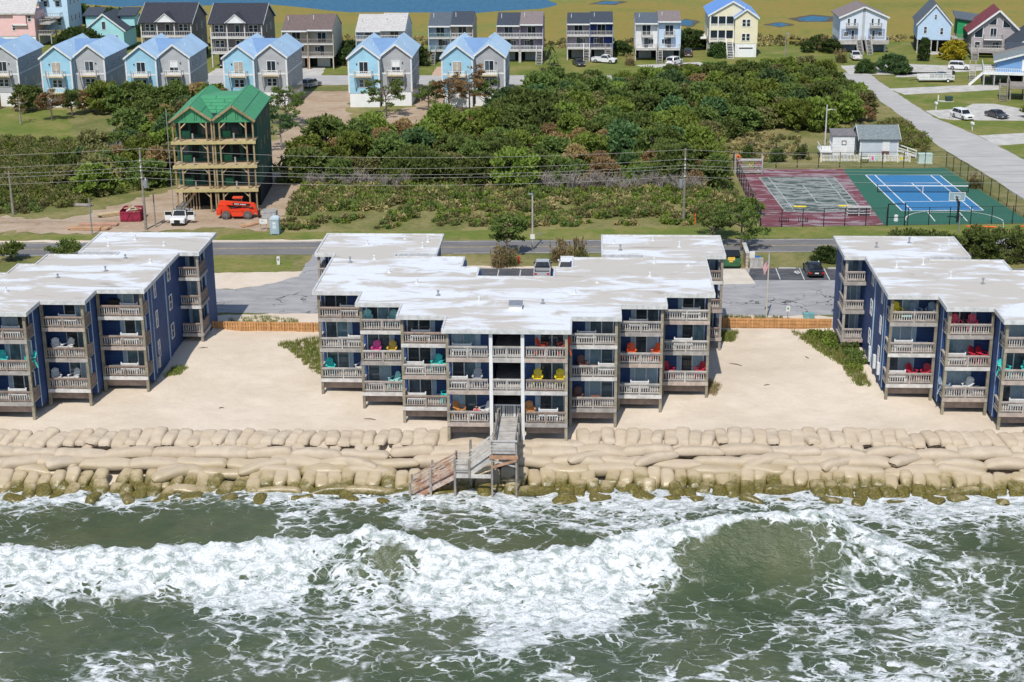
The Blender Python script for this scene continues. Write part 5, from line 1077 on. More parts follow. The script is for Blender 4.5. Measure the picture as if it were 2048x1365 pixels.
gable(h, -6, 6, 0, 12, .8, 3.6, 8.2, M('teal_siding', (.16, .32, .42), .7, .1, 1, lap=.24), dsh, .8); win(h, 'S', 0, -3.6, 1.6, .9, 1.8, grid=(2, 2)); win(h, 'S', 0, -2, 1.6, .9, 3.0, grid=(2, 3)); P('low_roof', MB().slab([(-8.6, -6.5, 2.7), (0, -6.5, 2.7), (0, -.2, 4.2), (-8.6, -.2, 4.2)], .15), dsh, h); P('low_wall', MB().box(-8, -.2, -6, -.1, .2, 2.8), tp, h)
csid = M('cornflower_siding', (.16, .31, .55), .65, .08, 1, lap=.24); wsh = sg('weathered_shingle', (.24, .215, .19)); gsh2 = sg('grey_green_shingle', (.20, .235, .24))
h = T('cottage_house', 'cornflower blue cottage with two-tone shingle roof and white decks on piles', 'house', (73.2, 277, 0), -.2)
P('wall', MB().extr([(-4, 2.3), (4.5, 2.3), (4.5, 6.2), (3.8, 6.5), (-4, 4.2)], 0, 8), csid, h)
P('roof', MB().slab([(-4.6, -.6, 4.1), (5, -.6, 6.9), (5, 4.3, 7.2), (-4.6, 4.3, 4.5)], .16), gsh2, h); P('roof', MB().slab([(-4.6, 4.31, 4.5), (5, 4.31, 7.2), (5, 9, 6.9), (-4.6, 9, 4.2)], .16), wsh, h); P('barge_board', MB().beam((-4.6, -.65, 4.05), (5, -.65, 6.85), .06, .3), trim, h)
win(h, 'S', 0, .6, 2.6, .8, 1.9, grid=(1, 1), name='door', gm=white)
for y in (2, 4, 6): win(h, 'W', -4, y, 2.7, .9, 1.3, fm=trim, grid=(2, 1))
d = P('deck', MB().box(-6.2, 5, -1.8, 0, 2.05, 2.3), white, h); rail3(d, -6.2, 5, -1.75, 0, 2.3, white, .85, True, .3); d2 = P('deck', MB().box(-6.2, -4.02, .001, 8, 2.05, 2.3), greywood, h); rail3(d2, -6.2, -4.1, .1, 8, 2.3, white, .85, True, .4)
P('stairs', MB().beam((-6.2, -1.2, 2.2), (-8.4, -1.2, 0), .1, .3).beam((-6.2, -.2, 2.2), (-8.4, -.2, 0), .1, .3), white, h)
s_ = steps(h, -8.3, -7.3, 6.5, 2.3, 3.6, greywood, 10); P('stair_landing', MB().box(-8.3, -6.2, 6.5, 7.8, 2.1, 2.3), greywood, h)
for x in (-6, -4.3, -2, .5, 3, 4.8):
    for y in (-1.6, 2, 5.5): P('pile', MB().box(x - .1, x + .1, y - .1, y + .1, 0, 2.05), greywood, h)
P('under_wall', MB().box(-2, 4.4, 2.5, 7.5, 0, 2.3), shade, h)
h = T('deck_platform', 'weathered brown deck on tall piles with stairs facing the street', 'deck', (71.5, 263.5, 0), -.2)
P('deck', MB().box(-3.4, 6, -2, 4, 2.0, 2.25), wood, h); rail3(h, -3.4, 6, -1.95, 4, 2.25, wood, .9, True, .22); steps(h, -4.9, -3.7, .6, 2.2, 3.4, wood, 9); P('landing', MB().box(-5, -3.42, .6, 2.2, 2.0, 2.2), wood, h); P('lower_deck', MB().box(-.5, 6, -4.6, -2.02, 1.0, 1.2), wood, h); rail3(h, -.5, 6, -4.55, -2, 1.2, wood, .85, True, .3)
for x in (-3.2, -1, 1.5, 4, 5.8):
    for y in (-1.8, 3.5): P('pile', MB().box(x - .1, x + .1, y - .1, y + .1, 0, 2), wood, h)

# --- houses at the other end of the street
pinks = M('pink_siding', (.78, .50, .48), .65, .06, 1, lap=.24)
h = T('pink_house', 'pale pink house with white roof and stacked side decks', 'house', (-118.5, 324.5, 0), 0)
P('wall', MB().box(-6, 4.3, 0, 10, 2.2, 7.0), pinks, h); P('ground_storey', MB().box(-6, 4.2, .1, 10, 0, 2.2), white, h); P('roof', MB().hexa([(-6.6, -.5, 6.7), (4.7, -.5, 6.7), (4.3, 5, 10.4), (-6.6, 5, 10.4), (-6.6, -.5, 6.9), (4.7, -.5, 6.9), (4.3, 5, 10.6), (-6.6, 5, 10.6)]), lsh, h); P('gutter', MB().box(-6.6, 4.7, -.58, -.502, 6.6, 6.8), greywood, h)
for x, z in ((-4.6, 5.0), (3.3, 5.2), (-3.6, 5.2), (-.1, 3.4)): win(h, 'S', 0, x, z, .55, 1.1, grid=(1, 2))
bx = P('bay_box', MB().box(.1, 2.7, -.5, 0, 4.7, 6.4), pinks, h); P('bay_sill', MB().box(.0, 2.8, -.6, -.0, 4.4, 4.69), white, bx)
for z in (2.4, 4.6): d = P('deck', MB().box(4.35, 7.2, 1, 6, z - .2, z), greywood, h); rail3(d, 4.4, 7.2, 1.05, 6, z, greywood, .85, True, .35)
for x in (4.6, 7.1): P('pile', MB().box(x - .1, x + .1, 1, 1.2, 0, 2.2), greywood, h)
h = T('pale_blue_house', 'tall pale blue house on piles with small awnings behind the pink house', 'house', (-112.2, 331, 0), 0)
P('wall', MB().box(-3, 3, 0, 9, 2.6, 11), M('ice_blue_siding', (.50, .68, .82), .65, .06, 1, lap=.24), h); P('roof', MB().slab([(-3.4, -.5, 11.2), (3.4, -.5, 11.2), (3.4, 9.5, 12.5), (-3.4, 9.5, 12.5)], .2), gsh, h)
for x in (-1.6, 1.0):
    for z in (7.4, 3.6): w_ = win(h, 'S', 0, x, z, .7, 1.1, grid=(1, 2)); P('awning', MB().slab([(x - .7, -.9, z + 1.2), (x + .7, -.9, z + 1.2), (x + .7, -.08, z + 1.7), (x - .7, -.08, z + 1.7)], .05), gsh, w_)
for x in (-2.8, 0, 2.8):
    for y in (.2, 4, 8): P('pile', MB().box(x - .12, x + .12, y, y + .24, 0, 2.6), greywood, h)
d = P('deck', MB().box(-3, 1.8, -2, -.01, 5.2, 5.4), greywood, h); rail3(d, -3, 1.8, -1.95, 0, 5.4, greywood, .85, True, .35)
for y in (2, 4.5, 7): win(h, 'E', 3, y, 4.2, .6, 1.1, grid=(1, 2)); win(h, 'E', 3, y, 7.6, .6, 1.1, grid=(1, 2))
aqua = M('aqua_siding', (.36, .68, .70), .65, .06, 1, lap=.24)
h = T('dormered_house', 'turquoise house with slate roof and dormers behind a dark round tree', 'house', (-97.9, 318, 0), 0)
gable(h, -3.9, 3.9, 0, 9, 0.5, 4.4, 7.4, aqua, dsh, .5)
for a in (-1, 1): P('dormer', MB().box(min(a * 2.2, a * 5.0), max(a * 2.2, a * 5.0), 4.5, 8, 4.5, 6.6), aqua, h); P('dormer_roof', MB().slab([(min(a * 1.6, a * 5.5), 4, 6.65), (max(a * 1.6, a * 5.5), 4, 6.65), (max(a * 1.6, a * 5.5), 8.6, 7.8), (min(a * 1.6, a * 5.5), 8.6, 7.8)], .2), dsh, h)
win(h, 'S', 0, 0, 4.4, .7, 1.5, grid=(1, 1)); win(h, 'S', 0, -.3, 2.2, .6, 1.0, grid=(1, 2)); win(h, 'S', 0, 2.2, 2.2, 1.0, 1.0, grid=(2, 1))
# ================================================================ UNFINISHED GREEN HOUSE
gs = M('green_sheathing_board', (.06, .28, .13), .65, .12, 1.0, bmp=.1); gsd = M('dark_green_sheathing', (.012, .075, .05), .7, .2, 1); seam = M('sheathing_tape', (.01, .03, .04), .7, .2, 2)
gh = T('unfinished_house', 'unfinished green sheathed house with open timber decks and twin gables', 'house', (-44.9, 184.8, 0), .07)
HW = 4.85; LV = (2.85, 5.75, 8.65); EV = 11.25; RG = 12.9; DB = 2.6; DE = 15.0
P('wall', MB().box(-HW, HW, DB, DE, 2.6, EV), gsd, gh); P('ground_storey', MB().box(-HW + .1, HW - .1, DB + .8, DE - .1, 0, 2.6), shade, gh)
for s in (-1, 1):
    x0, x1 = (-HW, -.02) if s < 0 else (.02, HW); xm = (x0 + x1) / 2
    P('gable_panel', MB().extr([(x0 + .05, EV - .35), (x1 - .05, EV - .35), (x1 - .05, EV), (xm, RG - .05), (x0 + .05, EV)], -.02, .1), gs, gh)
    tapes = MB()
    for a in (-1.1, -.75, .35, .6, 1.15): tapes.box(xm + a, xm + a + .05, -.035, -.021, EV - .1, EV + .45 + .5 * (1 - abs(a) / 1.3))
    P('tape_strips', tapes, seam, gh, kind='stuff')
    sl = (RG - EV) / ((x1 - x0) / 2)
    for q, xe in ((-1, x0 - .25), (1, x1 + .25)):
        if (s < 0 and q > 0): xe = x1
        if (s > 0 and q < 0): xe = x0
        ze = RG - abs(xe - xm) * sl
        P('roof_deck', MB().hexa([(xe, -.3, ze), (xm, -.3, RG), (xm, DE + .3, RG), (xe, DE + .3, ze), (xe, -.3, ze + .06), (xm, -.3, RG + .06), (xm, DE + .3, RG + .06), (xe, DE + .3, ze + .06)]), seam, gh)
        nr, nc = 2, 7                         # sheathing panels, staggered, with dark taped joints
        for i in range(nr):
            for j in range(nc + 1):
                t0, t1 = i / nr + .012, (i + 1) / nr - .012; step = (DE + .6) / nc; off = -.5 * step * (i % 2)
                y0 = max(-.3, -.3 + j * step + off + .03); y1 = min(DE + .3, -.3 + (j + 1) * step + off - .03)
                if y1 - y0 < .2: continue
                xa, za = xe + (xm - xe) * t0, ze + (RG - ze) * t0 + .06; xb, zb = xe + (xm - xe) * t1, ze + (RG - ze) * t1 + .06
                P('sheathing_panel', MB().hexa([(xa, y0, za), (xb, y0, zb), (xb, y1, zb), (xa, y1, za), (xa, y0, za + .035), (xb, y0, zb + .035), (xb, y1, zb + .035), (xa, y1, za + .035)]), gs, gh)
        P('barge_board', MB().beam((xe, -.36, ze - .06), (xm, -.36, RG - .03), .1, .26), treated, gh)
    for k, z in enumerate(LV + (EV,)):
        zl = LV[k - 1] if k else 0
        zt = (z - .28) if k < 3 else EV - .35
        for x in (x0 + .12, x0 + .95 if s < 0 else x0 + .75, x1 - .75 if s < 0 else x1 - .95, x1 - .12): P('post', MB().box(x - .09, x + .09, .0, .18, zl, zt), treated, gh)
        a, b = (x0 + .95, x1 - .75) if s < 0 else (x0 + .75, x1 - .95)
        for xx, d in ((a, 1), (b, -1)): P('knee_brace', MB().beam((xx, .09, zt - .75), (xx + d * .7, .09, zt - .06), .08, .12), pine, gh)
        if k < 3: P('rail_stub', MB().box(xm - .09, xm + .09, -.06, .1, z, z + .95), wood, gh)
        if k:
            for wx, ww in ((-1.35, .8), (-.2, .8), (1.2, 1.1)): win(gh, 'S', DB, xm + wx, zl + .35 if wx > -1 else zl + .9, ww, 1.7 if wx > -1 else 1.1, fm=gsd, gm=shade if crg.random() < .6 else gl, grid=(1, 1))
            P('sheathing_panel', MB().box(xm - 1.7, xm - .75, DB - .05, DB - .002, zl, zl + .75), gs, gh)
for z in LV:
    P('deck', MB().box(-HW - .1, HW + .1, -.1, DB, z - .06, z), pine, gh); P('deck_beam', MB().box(-HW - .15, HW + .15, -.2, -.101, z - .33, z + .02), M('yellow_lumber', (.52, .43, .20), .7, .15, 2, grain=5), gh)
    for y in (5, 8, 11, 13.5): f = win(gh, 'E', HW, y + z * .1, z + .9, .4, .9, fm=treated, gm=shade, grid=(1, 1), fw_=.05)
    P('tape_seam', MB().box(HW, HW + .012, DB, DE, z + 1.35, z + 1.39), M('grey_tape', (.10, .14, .13), .7), gh)
P('valley_deck', MB().add([(-2.42, 6.5, RG + .05), (2.43, 6.5, RG + .05), (0, 1.2, EV + .1), (-2.42, 6.5, RG - .1), (2.43, 6.5, RG - .1), (0, 1.2, EV - .05)], [(0, 2, 1), (3, 4, 5), (0, 1, 4, 3), (1, 2, 5, 4), (2, 0, 3, 5)]), seam, gh)
for i in range(6):
    t0, t1 = i / 6 + .012, (i + 1) / 6 - .012; y0 = 1.2 + 5.3 * t0; y1 = 1.2 + 5.3 * t1; z0 = EV + .1 + (RG - EV - .05) * t0; z1 = EV + .1 + (RG - EV - .05) * t1; cut = (-.4, .5, 0, -.7, .6, -.2)[i] * t0 * 2
    for a, b, c, d in ((-2.42 * t0 + .02, cut - .03, -2.42 * t1 + .02, cut - .03), (cut + .03, 2.42 * t0 - .02, cut + .03, 2.42 * t1 - .02)):
        if b - a < .15: continue
        P('sheathing_panel', MB().hexa([(a, y0, z0), (b, y0, z0), (d, y1, z1), (c, y1, z1), (a, y0, z0 + .04), (b, y0, z0 + .04), (d, y1, z1 + .04), (c, y1, z1 + .04)]), gs, gh)
P('back_roof', MB().quad((-2.42, 6.5, RG + .06), (2.43, 6.5, RG + .06), (2.43, DE + .3, RG - .8), (-2.42, DE + .3, RG - .8)), gs, gh)
P('ladder_mast', MB().box(-HW - .52, -HW - .45, -.1, -.03, 0, 12.6), metal, gh)
for i in range(6): P('interior_stud', MB().box(-4.2 + i * .35, -4.1 + i * .35, 1.2, 1.35, 0, 2.5), pine, gh)
P('stair_stringer', MB().beam((-4.3, 1.0, .2), (-2.6, 1.0, 2.5), .1, .3), pine, gh)

# ================================================================ VEHICLES
def loft(secs):
    mb = MB(); n = len(secs[0])
    for s in secs: mb.v += [tuple(p) for p in s]
    for i in range(len(secs) - 1):
        for k in range(n): k2 = (k + 1) % n; mb.f.append((i * n + k2, i * n + k, (i + 1) * n + k, (i + 1) * n + k2))
    mb.f.append(tuple(range(n))); mb.f.append(tuple(reversed(range((len(secs) - 1) * n, len(secs) * n)))); return mb
def rsec(y, w, z0, z1, wt=None, c=.1):
    wt = w if wt is None else wt; return [(-w, y, z0), (w, y, z0), (w, y, z0 + (z1 - z0) * .55), (wt, y, z1 - c * .4), (wt - c, y, z1), (-wt + c, y, z1), (-wt, y, z1 - c * .4), (-w, y, z0 + (z1 - z0) * .55)]
def paint(n, c): return M('paint_' + n, c, .22, .04, 1, bmp=0, spec=.6)
carglass = glass('car_glass', (.012, .014, .017), .05); redl = M('red_lamp', (.45, .01, .015), .2, .1, 2, bmp=0); wl_ = M('clear_lamp', (.75, .75, .72), .15, .1, 2, bmp=0)
def wheels(r, xs_, ys_, rad, wid, rimm=metal):
    for y in ys_:
        for x in (-xs_, xs_):
            t = P('wheel', MB().tube([(x - wid / 2, y, rad), (x - wid / 2 + .03, y, rad), (x + wid / 2 - .03, y, rad), (x + wid / 2, y, rad)], [rad * .86, rad, rad, rad * .86], 16), rubber, r, smooth=False)
            P('rim', MB().tube([(x - wid / 2 - .012, y, rad), (x + wid / 2 + .012, y, rad)], rad * .58, 10), rimm, t)
def car(kind, col, loc, rz, lab, group=None):
    r = T({'sedan': 'sedan_car', 'suv': 'suv_car', 'pickup': 'pickup_truck'}[kind], lab, {'sedan': 'car', 'suv': 'car', 'pickup': 'truck'}[kind], loc, rz, group)
    pm = paint(*col)
    if kind == 'sedan':
        body = [rsec(-2.05, .62, .30, .50), rsec(-1.9, .76, .20, .60), rsec(-1.0, .81, .17, .72), rsec(.2, .82, .17, .77), rsec(1.3, .81, .17, .80), rsec(1.9, .76, .22, .79), rsec(2.05, .66, .32, .70)]
        cab = [rsec(-.95, .70, .66, .72, .66), rsec(-.25, .72, .66, 1.16, .56), rsec(.55, .72, .66, 1.18, .56), rsec(1.35, .70, .70, .84, .62)]; roof = [rsec(-.28, .575, 1.13, 1.185, .53, .05), rsec(.1, .585, 1.14, 1.225, .54, .05), rsec(.62, .575, 1.13, 1.19, .53, .05)]; pil = [(-.92, .70, -.26, 1.15), (1.32, .82, .56, 1.17)]; wy = (-1.25, 1.28); wr = .29
    elif kind == 'suv':
        body = [rsec(-2.0, .70, .32, .66), rsec(-1.85, .80, .24, .80), rsec(-1.0, .84, .22, .88), rsec(.5, .85, .22, .92), rsec(1.85, .83, .24, .92), rsec(1.98, .78, .30, .88)]
        cab = [rsec(-.95, .76, .80, .88, .72), rsec(-.45, .78, .80, 1.45, .64), rsec(1.6, .78, .80, 1.46, .64), rsec(1.93, .76, .84, 1.0, .70)]; roof = [rsec(-.5, .655, 1.42, 1.47, .6, .05), rsec(.4, .66, 1.43, 1.52, .62, .05), rsec(1.7, .65, 1.42, 1.48, .6, .05)]; pil = [(-.93, .86, -.47, 1.44), (1.9, .98, 1.62, 1.45)]; wy = (-1.22, 1.22); wr = .34
    else:
        body = [rsec(-2.35, .74, .36, .78), rsec(-2.2, .84, .28, .90), rsec(-1.2, .87, .26, .98), rsec(.35, .88, .26, .98)]
        cab = [rsec(-1.15, .78, .9, .97, .74), rsec(-.7, .80, .9, 1.5, .66), rsec(.25, .80, .9, 1.5, .66), rsec(.45, .79, .92, 1.05, .72)]; roof = [rsec(-.75, .67, 1.47, 1.52, .62, .05), rsec(-.2, .68, 1.48, 1.56, .63, .05), rsec(.32, .67, 1.47, 1.52, .62, .05)]; pil = [(-1.12, .94, -.72, 1.49), (.43, 1.02, .27, 1.5)]; wy = (-1.5, 1.5); wr = .36
        P('bed', MB().box(-.86, .86, .36, 2.35, .42, .56).box(-.87, -.76, .36, 2.35, .561, .98).box(.76, .87, .36, 2.35, .561, .98).box(-.759, .759, 2.25, 2.36, .561, .98).box(-.759, .759, .361, .43, .561, .98).box(-.80, .80, .4, 2.2, .3, .42), pm, r); P('bed_floor', MB().box(-.755, .755, .44, 2.24, .565, .58), black, r)
    P('body', loft(body), pm, r); P('cabin_glass', loft(cab), carglass, r); P('roof', loft(roof), pm, r)
    pb = MB()
    for s in (-1, 1):
        for ya, za, yb, zb in pil: pb.beam((s * (.71 if kind == 'sedan' else .76), ya, za), (s * (.56 if kind == 'sedan' else .64), yb, zb), .07, .09)
        ym = .2 if kind != 'pickup' else -.2
        pb.beam((s * .725 if kind == 'sedan' else s * .79, ym, cab[1][0][2]), (s * (.565 if kind == 'sedan' else .65), ym, cab[1][4][2] - .03), .06, .08)
    P('pillars', pb, pm, r)
    y0, y1 = body[0][0][1], (2.36 if kind == 'pickup' else body[-1][0][1]); zf = body[0][4][2]; zb = .86 if kind == 'pickup' else body[-1][4][2] - .05
    for s in (-1, 1):
        P('headlight', MB().box(s * .5 - .16, s * .5 + .16, y0 - .02, y0 + .2, zf - .15, zf - .01), wl_, r); P('taillight', MB().box(s * .64 - .13, s * .64 + .13, y1 - .14, y1 + .025, zb - .16, zb), redl, r)
        P('mirror', MB().box(s * .9 - .08, s * .9 + .08, cab[0][0][1] + .1, cab[0][0][1] + .22, body[2][4][2] - .02, body[2][4][2] + .12), pm if kind != 'pickup' else black, r)
    P('bumper', MB().box(-.68, .68, y0 - .05, y0 - .021, .25, .40), black if kind == 'pickup' else pm, r); P('rear_bumper', MB().box(-.7, .7, y1 + .001, y1 + .06, .28, .46), black if kind == 'sedan' else chrome, r); P('plate', MB().box(-.2, .2, y1 + .061, y1 + .07, .5, .62), white, r); P('grille', MB().box(-.34, .34, y0 - .03, y0 - .002, .40, zf - .03), black, r)
    wheels(r, .74 if kind == 'sedan' else .78, wy, wr, .22); return r
W1 = ('white', (.72, .72, .71)); K1 = ('black', (.012, .012, .014)); G1 = ('silver', (.38, .39, .40)); C1 = ('charcoal', (.05, .052, .056)); B1 = ('blueblack', (.02, .03, .04)); GR = ('pine_green', (.02, .06, .045))
car('sedan', K1, (23.0, 160.0, .016), math.pi + .04, 'black sedan parked alone on the dark resealed stalls'); car('pickup', G1, (-5.0, 158.6, .016), math.pi, 'silver pickup truck with dark cab roof behind the middle condominium'); car('suv', W1, (-2.5, 160.2, .016), math.pi, 'white car parked beside the silver pickup, half hidden by the roof')
car('suv', W1, (57.0, 246.6, .018), .35, 'white SUV parked on the driveway by the mailbox'); car('sedan', C1, (62.4, 247.6, .018), .45, 'charcoal sedan parked on the driveway near the wooden deck stairs'); car('pickup', W1, (50.0, 307.5, .016), math.pi, 'white pickup parked at the foot of the twin front stairs'); car('suv', W1, (66.9, 295.2, .018), 1.3, 'white jeep-like car near the cottage stairs'); car('sedan', GR, (61.6, 284.4, .018), 1.45, 'dark green car behind the white trailer')
car('suv', G1, (-49.0, 275.5, .015), 2.6, 'silver SUV at the edge of the dirt lot'); car('suv', B1, (-69.0, 297.8, .018), 0, 'dark car parked under the taupe porch house'); car('suv', C1, (18.4, 311.5, .018), math.pi, 'dark grey SUV between the white twin townhouse and yellow house'); car('suv', W1, (15.3, 301.2, .018), 2.6, 'white car with dark rear on the gravel drive'); car('sedan', C1, (-2.6, 299.8, .018), .3, 'grey car under the lilac townhouse behind the thicket'); car('pickup', W1, (2.2, 303.0, .018), 1.2, 'white truck in front of the blue townhouse half')
# work truck with ladders and open doors
wt = car('pickup', W1, (-48.2, 180.2, .012), .02, 'white work truck with ladders on its roof and both doors open')
for s in (-1, 1):
    d = P('open_door', MB().box(min(s * .9, s * 1.75), max(s * .9, s * 1.75), -.95, -.87, .42, 1.0), paint(*W1), wt); P('door_window', MB().box(min(s * .95, s * 1.7), max(s * .95, s * 1.7), -.93, -.89, 1.001, 1.42), carglass, d); P('door_frame', MB().box(min(s * .9, s * 1.75), max(s * .9, s * 1.75), -.945, -.875, 1.421, 1.47).box(s * 1.72 - .03, s * 1.72 + .03, -.945, -.875, 1.0, 1.42), paint(*W1), d)
ld = MB()
for x in (-.35, 0.05, .2, .55): ld.beam((x, -1.0, 1.68), (x, 2.5, 1.80), .05, .09)
for i in range(11): y = -.9 + i * .32; ld.box(-.35, .05, y, y + .04, 1.68 + i * .011, 1.72 + i * .011); ld.box(.2, .55, y, y + .04, 1.68 + i * .011, 1.72 + i * .011)
o = P('ladder', ld, chrome, None, loc=(-48.2, 180.2, .012)); tag(o, 'pair of aluminium ladders strapped on the white work truck', 'ladder')
P('ladder_rack', MB().box(-.7, .7, -.55, -.48, 1.56, 1.66).box(-.7, .7, .95, 1.02, 1.56, 1.66).box(-.78, -.7, .95, 1.02, .98, 1.6).box(.7, .78, .95, 1.02, .98, 1.6), black, wt)
# telehandler
tr_ = paint('safety_orange', (.72, .05, .018))
th = T('telehandler', 'orange-red telehandler with boom lowered in front of the unfinished house', 'telehandler', (-41.9, 182.2, .012), .03); th.scale = (.95, .95, .9)
P('chassis', MB().extr([(-2.4, .45), (2.1, .5), (2.2, 1.0), (1.0, 1.25), (-.9, 1.2), (-1.4, 1.75), (-2.4, 1.85)], -.45, .55), tr_, th)
P('engine_cover', MB().extr([(-.6, .42), (.75, .42), (.85, .75), (.6, 1.22), (-.65, 1.22)], -1.0, -.451), tr_, th)
P('boom', MB().beam((-2.2, .1, 2.05), (2.0, .1, 1.72), .42, .48), tr_, th); P('boom_stripe', MB().beam((-.6, -.125, 1.90), (1.6, -.125, 1.73), .03, .26), black, th)
lt = MB()
for i, (a, b) in enumerate(((0, .13), (.17, .24), (.28, .40), (.44, .55), (.72, .83), (.87, .95), (.99, 1.1), (1.14, 1.27), (1.31, 1.42))): lt.hexa([(-.4 + a, -.15, 1.83 - a * .078), (-.4 + b, -.15, 1.83 - b * .078), (-.4 + b, -.141, 1.83 - b * .078), (-.4 + a, -.141, 1.83 - a * .078), (-.36 + a, -.15, 1.95 - a * .078), (-.36 + b, -.15, 1.95 - b * .078), (-.36 + b, -.141, 1.95 - b * .078), (-.36 + a, -.141, 1.95 - a * .078)])
P('boom_lettering', lt, white, th); P('boom_head', MB().extr([(1.9, 1.85), (2.2, 1.9), (2.55, .5), (2.75, .15), (2.6, .1), (2.3, .55), (1.95, 1.45)], -.15, .35), tr_, th); P('fork_carriage', MB().box(2.55, 2.68, -.5, .7, .15, .95), black, th)
for y in (-.3, .4): P('fork', MB().box(2.68, 3.6, y, y + .12, .12, .2), black, th)
P('cab', MB().extr([(-.7, 1.2), (.5, 1.2), (.4, 2.45), (-.55, 2.45)], .45, 1.1), carglass, th); P('cab_roof', MB().box(-.7, .55, .4, 1.15, 2.45, 2.6), tr_, th); P('counterweight', MB().box(-2.55, -2.0, -.8, .9, .5, 1.3), tr_, th); P('cylinder', MB().tube([(-1.3, -.05, 1.15), (.3, -.02, 1.62)], .07, 8), black, th)
for x in (-1.35, 1.35):
    for y in (-.85, .95):
        w = P('wheel', MB().tube([(x, y - .2, .56), (x, y - .15, .56), (x, y + .15, .56), (x, y + .2, .56)], [.48, .56, .56, .48], 20), M('muddy_tyre', (.14, .11, .09), .9, .4, 4), th); P('rim', MB().tube([(x, y - .215, .56), (x, y + .215, .56)], .28, 12), M('rim_grey', (.16, .16, .17), .6), w)
# crimson dumpster, lumber, crate, sign, portable toilet
cr = M('crimson_steel', (.30, .018, .055), .55, .35, 2, col2=(.20, .02, .04)); dm = T('crimson_dumpster', 'crimson roll-off dumpster full of scrap boards beside the utility pole', 'dumpster', (-54.3, 181.0, 0), .06); dm.scale = (.7, .7, .72)
P('front_wall', MB().box(-1.7, 1.7, -1.6, -1.5, .1, 1.75), cr, dm); P('back_wall', MB().box(-1.7, 1.7, 1.9, 2.0, .1, 1.9), cr, dm); P('side_wall', MB().box(-1.7, -1.6, -1.5, 1.9, .1, 1.85), cr, dm); P('side_wall', MB().box(1.6, 1.7, -1.5, 1.9, .1, 1.85), cr, dm); P('floor', MB().box(-1.6, 1.6, -1.5, 1.9, .1, .25), cr, dm)
for i in range(6): P('rib', MB().box(1.7, 1.78, -1.4 + i * .62, -1.3 + i * .62, .15, 1.8), cr, dm)
P('pull_bar', MB().beam((-.7, -1.66, .15), (-.1, -1.66, 1.4), .1, .1).beam((.5, -1.66, .15), (.0, -1.66, 1.4), .1, .1), cr, dm)
for i in range(9):
    x = -54.3 + srg.uniform(-.45, .45); y = 181.1 + srg.uniform(-.5, .5); o = ob('scrap_board', MB().box(-.9, .9, -.1, .1, 0, .05).mesh('scrap_board', pine if i % 3 else lwhite), None, (x, y, .95 + i * .045)); o.rotation_euler = (srg.uniform(-.12, .12), srg.uniform(-.15, .15), srg.uniform(-1.4, 1.4)); tag(o, 'scrap board thrown in the crimson dumpster', 'board', 'scrap boards in the dumpster')
def stack(x, y, rz, n, L, w, lab, m):
    t = T('lumber_stack', lab, 'lumber', (x, y, .01), rz)
    for k in range(n):
        for j in range(4): P('plank', MB().box(-L / 2 + srg.uniform(-.3, .3), L / 2 + srg.uniform(-.3, .3), (j - 2) * w + .01, (j - 1) * w - .01, k * .09 + .05, k * .09 + .13), m, t)
stack(-58.0, 176.3, .0, 3, 4.6, .26, 'orange boards stacked flat beside the low sign post', M('orange_boards', (.55, .33, .19), .8, .2, 1, rnd=.2)); stack(-57.6, 178.2, .03, 2, 4.2, .26, 'reddish boards with white wrap behind the flat stack', M('red_boards', (.48, .27, .18), .8, .2, 1, rnd=.2)); stack(-56.8, 183.2, .62, 4, 4.4, .22, 'pale timbers laid at an angle by the dumpster', pine)
stack(-39.6, 178.6, .9, 2, 2.4, .2, 'broken orange boards in front of the portable toilet', M('orange_boards', (.55, .33, .19))); stack(-64.5, 188.0, -.18, 2, 6.5, .2, 'grey weathered poles lying in the brush', wood)
cb = T('grey_crate', 'grey plastic crate in front of the telehandler forks', 'crate', (-38.1, 181.6, .01), -.04)
P('panel', MB().box(-.85, .85, -.06, 0, .05, 1.0), M('grey_plastic', (.42, .42, .41), .7, .2, 3), cb); P('side', MB().box(-.85, -.79, 0, .9, .05, .95), M('grey_plastic', (.42, .42, .41)), cb); P('side', MB().box(.79, .85, 0, .9, .05, .95), M('grey_plastic', (.42, .42, .41)), cb); P('back', MB().box(-.85, .85, .9, .96, .05, 1.0), M('grey_plastic', (.42, .42, .41)), cb)
for i in range(5): P('rib', MB().box(-.75 + i * .35, -.69 + i * .35, -.09, -.061, .12, .9), M('grey_plastic', (.42, .42, .41)), cb)
sgn = T('site_sign', 'small white notice board on two posts beside the portable toilet', 'sign', (-37.7, 176.4, 0)); P('board', MB().box(-.45, .45, -.03, .03, .75, 1.3), white, sgn)
for x in (-.35, .35): P('post', MB().box(x - .04, x + .04, .031, .1, 0, 1.2), wood, sgn)
P('notice_text', MB().box(-.25, -.05, -.034, -.031, 1.1, 1.13).box(-.25, .1, -.034, -.031, 1.02, 1.04), black, sgn)
pt_m = M('grey_blue_plastic', (.34, .44, .50), .55, .1, 2); pt = T('portable_toilet', 'pale grey-blue portable toilet on the roadside grass', 'toilet', (-36.0, 174.2, 0), .03)
P('cabin', MB().box(-.5, .5, 0, 1.0, .06, 1.78), pt_m, pt); P('roof', MB().extr([(-.54, 1.78), (.54, 1.78), (.5, 1.92), (.25, 2.05), (-.25, 2.05), (-.5, 1.92)], -.04, 1.04), M('pale_plastic', (.55, .64, .68), .5, .1, 2), pt); dr = P('door', MB().box(-.36, .36, -.05, -.001, .14, 1.7), pt_m, pt); P('door_sign', MB().box(-.18, .18, -.056, -.051, 1.25, 1.5), white, dr); P('door_sign', MB().box(-.2, .2, -.056, -.051, .75, 1.15), M('pale_plastic', (.55, .64, .68)), dr); P('skid', MB().box(-.52, .52, -.05, 1.05, 0, .06), black, pt); P('vent_pipe', MB().cyl(.38, .85, 1.7, 2.3, .05, 8), pt_m, pt)

